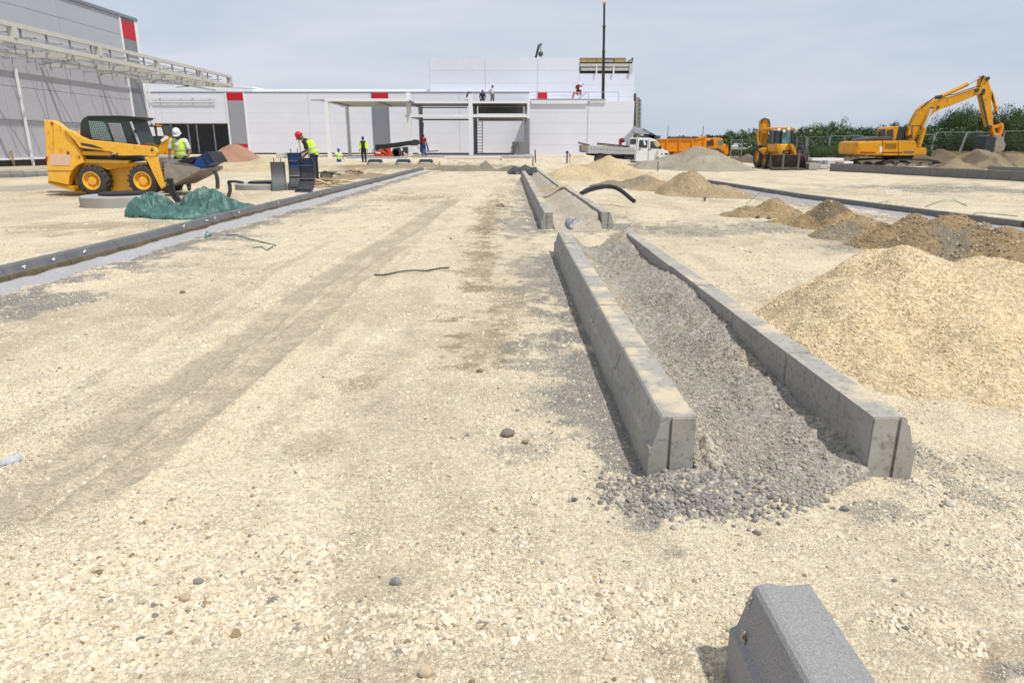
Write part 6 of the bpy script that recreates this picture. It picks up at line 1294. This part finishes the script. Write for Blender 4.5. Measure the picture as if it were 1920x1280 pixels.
def tree(px, ptop, wpx, Y, kind, lab, group=None, bottom=.12):
    x, z = W(px, ptop, Y); h = z; w_ = wpx*Y/1280*1.04/2; rt = root('tree', lab, 'tree', (x, Y, 0), group)
    b = MB(); b.tube([(x, Y, -.1), (x+.05*h, Y, h*.25), (x, Y, h*.5), (x+.03*h, Y, h*.8)], [.05*h, .035*h, .025*h, .008*h], 7)
    for k in range(4): a = random.uniform(0, 6.28); b.tube([(x, Y, h*(.3+.1*k)), (x+math.cos(a)*w_*.5, Y+math.sin(a)*w_*.5, h*(.5+.1*k))], [.018*h, .006*h], 5)
    b.build('trunk', m_bark, rt)
    o = bpy.data.objects.new('crown', random.choice(CR[kind])); COL.objects.link(o); o.parent = rt; o.location = (0, 0, h*bottom-h*.05); o.scale = (w_*random.uniform(1.05, 1.35), w_*1.15, h*(1.0-bottom)*random.uniform(.94, 1.04)); o.rotation_euler = (0, 0, random.uniform(0, 6.28))
    return rt
TL = [(1372,243,34,96,0,'rounded dark tree behind the small parked car, left end of the tree row'),(1398,240,40,92,0,'dark tree above the parked car'),(1425,237,44,95,0,'dark tree behind the backhoe boom'),
      (1500,236,44,90,1,'mid green tree right of the backhoe cab'),(1525,240,40,86,0,'low dark tree right of the backhoe guard bar'),(1538,232,42,84,1,'tree left of the tallest tree by the backhoe'),(1563,219,56,80,1,'tallest pointed tree between the backhoe and the excavator'),(1584,230,46,78,2,'light green tree just right of the tallest pointed tree'),
      (1608,234,52,80,1,'broad tree left of the excavator counterweight'),(1635,234,44,80,0,'dark tree above the excavator counterweight'),(1662,236,44,84,1,'low tree behind the excavator hood'),(1680,226,30,84,0,'small pointed dark tree above the excavator cab'),(1700,231,46,82,1,'tree directly behind the excavator cab'),
      (1740,232,50,80,0,'dark tree framed under the excavator boom'),(1768,220,46,78,0,'conifer like dark tree below the excavator boom'),(1795,204,60,74,0,'large dark tree with a high crown under the boom'),(1822,194,64,72,1,'tallest tree left of the excavator stick'),(1850,204,56,72,0,'dark tree behind the excavator stick'),
      (1885,206,52,70,0,'dark tree right of the excavator stick'),(1912,194,60,68,1,'tall tree at the right edge of the photo'),(1945,190,60,68,0,'tree cut by the right edge of the photo'),(1460,246,50,100,0,'low distant tree behind the backhoe cab'),
      (1480,250,40,96,1,'low shrubby tree right behind the backhoe cab'),(1350,252,26,110,0,'tiny distant tree above the dump truck bumper'),(1720,246,60,70,1,'bushy low tree behind the fence at the boom foot'),(1860,244,60,64,0,'dark bush tree behind the excavator bucket'),(1800,246,60,66,0,'dark bush tree between fence posts under the boom'),(1640,252,60,70,0,'dark bush tree behind the excavator engine house'),(1910,246,60,62,0,'dark bush tree at the right fence panel')]
for t_ in TL: tree(*t_, group='trees along the site fence')
b = []
def shrub_belt(name, lab, xs0, xs1, Y0_, Y1_, h0, h1, n, m, s):
    rg = np.random.RandomState(n); V = []
    for i in range(n):
        c = np.array([rg.uniform(xs0, xs1), rg.uniform(Y0_, Y1_), 0]); c[2] = rg.rand()**.8*(h0+(h1-h0)*vnoise(np.array([c[0]*.5]), np.array([c[1]*.5]))[0]); a = rg.normal(size=3); a /= np.linalg.norm(a); b_ = np.cross(a, rg.normal(size=3)); b_ /= np.linalg.norm(b_); q_ = s*rg.uniform(.6, 1.4)
        V += [c-a*q_, c+b_*q_*.6, c+a*q_, c-b_*q_*.6]
    V = np.array(V); me = bpy.data.meshes.new(name); me.from_pydata(V.tolist(), [], np.arange(len(V)).reshape(-1, 4).tolist()); me.materials.append(m); o = bpy.data.objects.new(name, me); COL.objects.link(o); tag(o, lab, 'shrubs', kind='stuff')
shrub_belt('undergrowth', 'dense dark undergrowth filling below the tree row', 24, 68, 66, 76, 1.4, 3.2, 26000, LM[0], .16)
shrub_belt('undergrowth', 'distant dark hedge below the trees behind the backhoe', 22, 44, 84, 96, 1.4, 2.8, 12000, LM[0], .22)
def grass(name, lab, x0, x1, y0, y1, h0, h1, n, m, cat='grass'):
    rg = np.random.RandomState(n+3); V = []; F = []
    for i in range(n):
        x = rg.uniform(x0, x1); y = rg.uniform(y0, y1); h = rg.uniform(h0, h1); a = rg.uniform(0, 3.14); w_ = .03*h+.015; dx, dy = math.cos(a)*w_, math.sin(a)*w_; lx, ly = rg.normal(0, .15*h, 2); k = len(V)
        V += [(x-dx, y-dy, 0), (x+dx, y+dy, 0), (x+lx, y+ly, h)]; F.append((k, k+1, k+2))
    me = bpy.data.meshes.new(name); me.from_pydata(V, [], F); me.materials.append(m); o = bpy.data.objects.new(name, me); COL.objects.link(o); tag(o, lab, cat, kind='stuff')
grass('tall_grass', 'tall green reeds behind the fence right of the backhoe', 24, 31, 52, 57, .7, 1.4, 9000, mat('reed_green', (.075, .125, .05), .8, .25, 1))
grass('dry_grass', 'strip of dry yellow grass behind the fence under the excavator boom', 33, 52, 55, 65, .4, .85, 26000, mat('dry_straw', (.42, .32, .12), .9, .2, 1))
grass('green_grass', 'patch of green grass by the excavator bucket', 44, 56, 60, 66, .5, 1.2, 9000, mat('fresh_grass', (.12, .18, .05), .8, .2, 1))

# ------------------------------------------------------------------ people
def body_mesh(name, prims, vox, m, parent, label=None):
    b = MB()
    for p in prims:
        if p[0] == 'b': b.ball(p[1], *p[2], n=14)
        else:
            a, c, r0, r1 = Vector(p[1]), Vector(p[2]), p[3], p[4]; t = (c-a).normalized(); pts = [a-t*r0*.75, a-t*r0*.35, a]; rr = [r0*.5, r0*.87, r0]
            pts += [c, c+t*r1*.35, c+t*r1*.75]; rr += [r1, r1*.87, r1*.5]; b.tube(pts, rr, 12)
    o = b.build(name, m, parent, local=True, smooth=True, label=label); r = o.modifiers.new('remesh', 'REMESH'); r.mode = 'VOXEL'; r.voxel_size = vox; r.use_smooth_shade = True
    s = o.modifiers.new('smooth', 'SMOOTH'); s.factor = .5; s.iterations = 2
    return o
def person(lab, loc, rz, J={}, wear={}, vox=.014, scale=1.0, tool=None):
    rt = root('person', lab, 'person', loc, rz=rz); rt.scale = (scale,)*3
    D = dict(pel=(0,0,.95), ch=(0,0,1.28), nk=(0,.01,1.47), hd=(0,-.01,1.62), shL=(.185,0,1.40), shR=(-.185,0,1.40), elL=(.25,.02,1.13), elR=(-.25,.02,1.13), wrL=(.26,-.06,.89), wrR=(-.26,-.06,.89),
             hpL=(.09,0,.92), hpR=(-.09,0,.92), knL=(.11,-.02,.50), knR=(-.11,-.02,.50), anL=(.12,.02,.09), anR=(-.12,.02,.09), toL=(.14,-.14,.04), toR=(-.14,-.14,.04), face=(0,-1,-.05))
    D.update(J); V = {k: Vector(v) for k, v in D.items()}; f = V['face'].normalized(); up = (V['hd']-V['nk']).normalized(); side = f.cross(up).normalized(); up = side.cross(f).normalized(); h = V['hd']
    pr = [('c', V['pel'], V['ch'], .125, .13), ('c', V['ch'], (V['ch']+V['nk'])/2+Vector((0,0,.02)), .14, .11), ('c', V['nk']-up*.04, V['nk']+up*.06, .06, .055), ('b', tuple(h), (.077, .092, .112)), ('b', tuple(h+f*.02-up*.06), (.058, .066, .06)),
          ('c', h+f*.085+up*.015, h+f*.105-up*.02, .012, .016), ('b', tuple(h+side*.078-up*.01), (.014, .02, .03)), ('b', tuple(h-side*.078-up*.01), (.014, .02, .03)), ('b', tuple(h+f*.088-up*.05), (.022, .010, .008))]
    for s in 'LR':
        pr += [('c', V['ch']+Vector((0,0,.08)), V['sh'+s], .10, .068), ('c', V['sh'+s], V['el'+s], .055, .042), ('c', V['el'+s], V['wr'+s], .042, .028), ('c', V['pel'], V['hp'+s], .12, .10), ('c', V['hp'+s], V['kn'+s], .088, .060), ('c', V['kn'+s], V['an'+s], .058, .040), ('c', V['an'+s], V['to'+s], .045, .035)]
        d = (V['wr'+s]-V['el'+s]).normalized(); sd = d.cross(f); sd = sd.normalized() if sd.length > .1 else side; w_ = V['wr'+s]
        pr += [('c', w_+d*.02, w_+d*.07, .030, .036)]
        for q, l in ((-.027, .065), (-.009, .078), (.009, .074), (.027, .058)): a = w_+d*.085+sd*q; b_ = a+d*l*.55+f*.006; pr += [('c', a, b_, .0105, .0095), ('c', b_, b_+d*l*.4+f*.02, .0095, .008)]
        pr += [('c', w_+d*.04-sd*.032, w_+d*.085-sd*.055+f*.01, .012, .010)]
    body = body_mesh('body', pr, vox, m_skin, rt)
    W_ = wear
    tr = [('c', V['pel']+Vector((0,0,.06)), V['pel']-Vector((0,0,.02)), .142, .14)]
    for s in 'LR': tr += [('c', V['pel'], V['hp'+s], .135, .118), ('c', V['hp'+s], V['kn'+s], .104, .080), ('c', V['kn'+s], V['an'+s]+Vector((0,0,.02)), .078, .066)]
    if W_.get('bib'): tr += [('c', V['pel'], V['ch'], .142, .142)]
    body_mesh('trousers', tr, .018, W_.get('trousers', m_navy), rt)
    sh = [('c', V['pel']+Vector((0,0,.05)), V['ch'], .145, .148), ('c', V['ch'], (V['ch']+V['nk'])/2, .150, .125), ('c', V['nk']-up*.06, V['nk']-up*.03, .085, .07)]
    for s in 'LR':
        sh += [('c', V['ch']+Vector((0,0,.08)), V['sh'+s], .112, .082), ('c', V['sh'+s], V['sh'+s].lerp(V['el'+s], .75), .072, .066)]
        if W_.get('long'): sh += [('c', V['sh'+s].lerp(V['el'+s], .6), V['el'+s], .062, .056), ('c', V['el'+s], V['wr'+s].lerp(V['el'+s], .08), .056, .042)]
    body_mesh('shirt', sh, .018, W_.get('shirt', m_dkcloth), rt)
    if W_.get('vest'):
        vs = [('c', V['pel']+Vector((0,0,.04)), V['ch'], .165, .168), ('c', V['ch'], (V['ch']+V['nk'])/2-up*.01, .168, .135)]
        for s in 'LR': vs += [('c', V['ch']+Vector((0,0,.07)), V['sh'+s].lerp(V['ch'], .15), .12, .095)]
        ve = body_mesh('hi_vis_vest', vs, .018, m_hiv, rt)
        c0 = V['ch'].lerp(V['nk'], .75); fr = Vector((0, -1, 0)); lo = V['ch'].lerp(V['pel'], .25)+fr*.172; lo = Vector((lo.x, lo.y, lo.z)); ua = c0+fr*.125+Vector((.075, 0, .0)); ub = c0+fr*.125+Vector((-.075, 0, .0)); md = V['ch'].lerp(V['nk'], .1)+fr*.181
        MB().add([tuple(ua), tuple(ub), tuple(md+Vector((-.05, 0, 0))), tuple(lo), tuple(md+Vector((.05, 0, 0)))], [(0, 1, 2, 4), (4, 2, 3)]).build('shirt_front', W_.get('shirt', m_dkcloth), ve, local=True)
        for t in (.12, .55): c = V['pel'].lerp(V['ch'], t)+Vector((0,0,.03)); ax = (V['ch']-V['pel']).normalized(); b = MB(); b.tube([c-ax*.026, c+ax*.026], .176, 24, cap=False); b.tube([c+ax*.026, c-ax*.026], .170, 24, cap=False); b.build('reflective_band', m_refl, ve, local=True, smooth=True)
    for s in 'LR': body_mesh('shoe', [('c', V['an'+s]-Vector((0,0,.03)), V['to'+s], .058, .046), ('c', V['an'+s], V['an'+s]+Vector((0,0,.06)), .058, .058)], .014, m_black, rt)
    Rm = Matrix((side, f, up)).transposed()
    T = lambda p: h+Rm @ Vector(p)
    hm = W_.get('helmet')
    if hm:
        b = MB(); n = 20; rings = [(1.0, .02), (.98, .06), (.90, .10), (.72, .138), (.42, .163), (.12, .172)]
        vs = [tuple(T((r*.108*math.cos(6.2832*k/n), r*.125*math.sin(6.2832*k/n)-.008, z))) for r, z in rings for k in range(n)]
        b.add(vs, [(i*n+k, i*n+(k+1) % n, (i+1)*n+(k+1) % n, (i+1)*n+k) for i in range(5) for k in range(n)]+[tuple(5*n+k for k in range(n))])
        vs = [tuple(T((.106*math.cos(6.2832*k/n), .122*math.sin(6.2832*k/n)-.008, .021))) for k in range(n)]+[tuple(T((.122*math.cos(6.2832*k/n), (.135+.045*max(0, math.sin(6.2832*k/n)))*math.sin(6.2832*k/n)-.008, .008))) for k in range(n)]
        b.add(vs, [(k, (k+1) % n, n+(k+1) % n, n+k) for k in range(n)])
        hl = b.build('helmet', hm, rt, local=True, smooth=True); hl.modifiers.new('t', 'SOLIDIFY').thickness = .005
        MB().tube([T((0, .11, .06)), T((0, .08, .14)), T((0, .0, .180)), T((0, -.09, .14)), T((0, -.125, .06))], .011, 6).build('helmet_ridge', hm, hl, local=True, smooth=True)
    else:
        body_mesh('hair', [('b', tuple(T((0, -.018, .035))), (.088, .098, .095))], .012, m_hair, rt)
    for s in (-1, 1): MB().ball(tuple(T((s*.032, .083, .012))), .012, .010, .008, 8).build('eye', m_hair, rt, local=True, smooth=True)
    for mb, nm, mm in (tool or []): mb.build(nm, mm, rt, local=True, smooth=True)
    return rt
# white helmet worker by the bucket
x, y = G(347, 357); person('worker in a white helmet and hi-vis vest looking down behind the loader bucket', (x, y, 0), R(8),
    dict(hd=(.0,-.09,1.60), nk=(0,-.02,1.46), face=(0,-1,-.55), elL=(.27,-.02,1.13), elR=(-.28,-.03,1.13), wrL=(.24,-.17,.92), wrR=(-.27,-.14,.88), toL=(.16,-.14,.04)), dict(helmet=m_hw, vest=1, shirt=m_whcloth, trousers=m_navy), vox=.011, scale=1.06)
# red helmet worker, bending, profile to the left (local front -Y turned to -X)
x, y = G(596, 345); st = MB(); st.tube([(0, -.40, .42), (0, -.41, .95), (0, -.44, 1.42)], .018, 8)
person('bending worker in a red helmet and hi-vis vest tamping with a wooden handle', (x-.02, y-.2, 0), R(-90),
    dict(pel=(0,.02,.93), ch=(0,-.10,1.24), nk=(0,-.27,1.42), hd=(0,-.40,1.50), shL=(.17,-.20,1.35), shR=(-.17,-.20,1.35), elL=(.20,-.16,1.07), elR=(-.19,-.14,1.08), wrL=(.06,-.37,1.00), wrR=(-.05,-.36,.86), face=(0,-1,-.95), knL=(.1,-.0,.5), knR=(-.1,.02,.5)),
    dict(helmet=m_hr, vest=1, shirt=m_dkcloth, trousers=m_navy), vox=.011, scale=1.10, tool=[(st, 'wooden_handle', m_wood)])
x, y = G(683, 305); person('walking worker in a blue helmet and open hi-vis jacket over black clothes', (x, y, 0), 0,
    dict(toL=(.1,-.16,.06), anR=(-.10,.10,.09), toR=(-.12,-.05,.04), hd=(0,-.05,1.62)), dict(helmet=m_hb, shirt=m_dkcloth, trousers=mat('black_trousers', (.02, .02, .028), .9), long=0), vox=.02, scale=1.10)
last = [o for o in COL.objects if o.get('category') == 'person'][-1]
for s in (-1, 1): body_mesh('open_jacket', [('c', (s*.16, .0, 1.0), (s*.15, .0, 1.36), .075, .075), ('c', (s*.19, 0, 1.40), (s*.26, .01, 1.12), .082, .07), ('c', (s*.26, .01, 1.12), (s*.27, -.04, .94), .066, .052)], .02, m_hiv, last)
Yk = 56.; x, z = W(636, 303, Yk); person('small distant worker in a blue helmet left of the walking worker, legs hidden by sand', (x, Yk, -.72), R(25), dict(elR=(-.34,-.05,1.3), wrR=(-.5,-.2,1.42), elL=(.27,-.05,1.12), wrL=(.32,-.2,.95)), dict(helmet=m_hb, vest=1, shirt=m_whcloth, trousers=m_bluecloth), vox=.02, scale=1.0)
Yk = 63.5; x, z = W(795, 290.3, Yk); person('worker in blue dungarees and a dark red shirt standing before the portal', (x, Yk, .36), R(160), dict(elL=(.25,.05,1.15), wrL=(.22,-.12,.95), knL=(.13,0,.5), anL=(.17,.02,.09)), dict(shirt=m_redcloth, trousers=m_bluecloth, vest=0), vox=.02, scale=1.06)
# workers on the roof
zr = pz(191.5)
def seat(**k): 
    d = dict(pel=(0,0,.46), ch=(0,-.05,.80), nk=(0,-.08,1.0), hd=(0,-.12,1.14), shL=(.18,-.06,.93), shR=(-.18,-.06,.93), elL=(.26,-.1,.68), elR=(-.26,-.1,.68), wrL=(.20,-.3,.5), wrR=(-.20,-.3,.5), hpL=(.09,0,.44), hpR=(-.09,0,.44), knL=(.16,-.42,.46), knR=(-.16,-.42,.46), anL=(.17,-.36,.08), anR=(-.17,-.36,.08), toL=(.18,-.5,.04), toR=(-.18,-.5,.04), face=(0,-1,-.4)); d.update(k); return d
Yk = 72.5
x, _z = W(881, 190, Yk); person('crouching roof worker in a white helmet at the rail left of the portal post', (x, Yk, zr), R(-25), seat(), dict(helmet=m_hw, shirt=m_navy, trousers=m_whcloth, long=1), vox=.022, scale=1.12)
x, _z = W(905, 190, Yk); person('bareheaded worker sitting on the roof in a dark navy shirt, hands on knees', (x, Yk, zr), 0, seat(), dict(shirt=m_navy, trousers=m_grcloth, long=1), vox=.022, scale=1.10)
x, _z = W(922.5, 190, Yk); person('bareheaded roof worker standing in a light shirt with a hand on the hip', (x, Yk, zr), R(60), dict(elR=(-.30,.16,1.16), wrR=(-.17,.05,.99), hd=(0,-.08,1.60), face=(0,-1,-.5), knL=(.12,-.12,.5), anR=(-.12,.16,.09), toR=(-.13,.02,.04)), dict(shirt=m_whcloth, trousers=m_grcloth), vox=.02, scale=1.06)
Yk = 81.0; x, z = W(1083, 187, Yk); person('roof worker in a white helmet and dark red shirt crouching in an orange basket', (x, Yk, W(1083, 186, Yk)[1]+.35), R(15), seat(elL=(.36,-.05,.85), wrL=(.46,-.2,1.05)), dict(helmet=m_hw, shirt=m_redcloth, trousers=m_dkcloth), vox=.022, scale=1.12)
ob = root('work_platform', 'orange bent sheet and support under the crouching roof worker', 'work platform', (x, Yk, z))
slab('tray', k5, [(170,985),(345,985),(320,1012),(250,1022),(190,1008)], Yk-.6, Yk+.6, mat('orange_red_sheet', (.55, .16, .10), .6), ob); slab('support', k5, [(160,1000),(192,1008),(160,1118),(128,1118)], Yk-.1, Yk+.1, mat('orange_red_sheet', 0), ob)
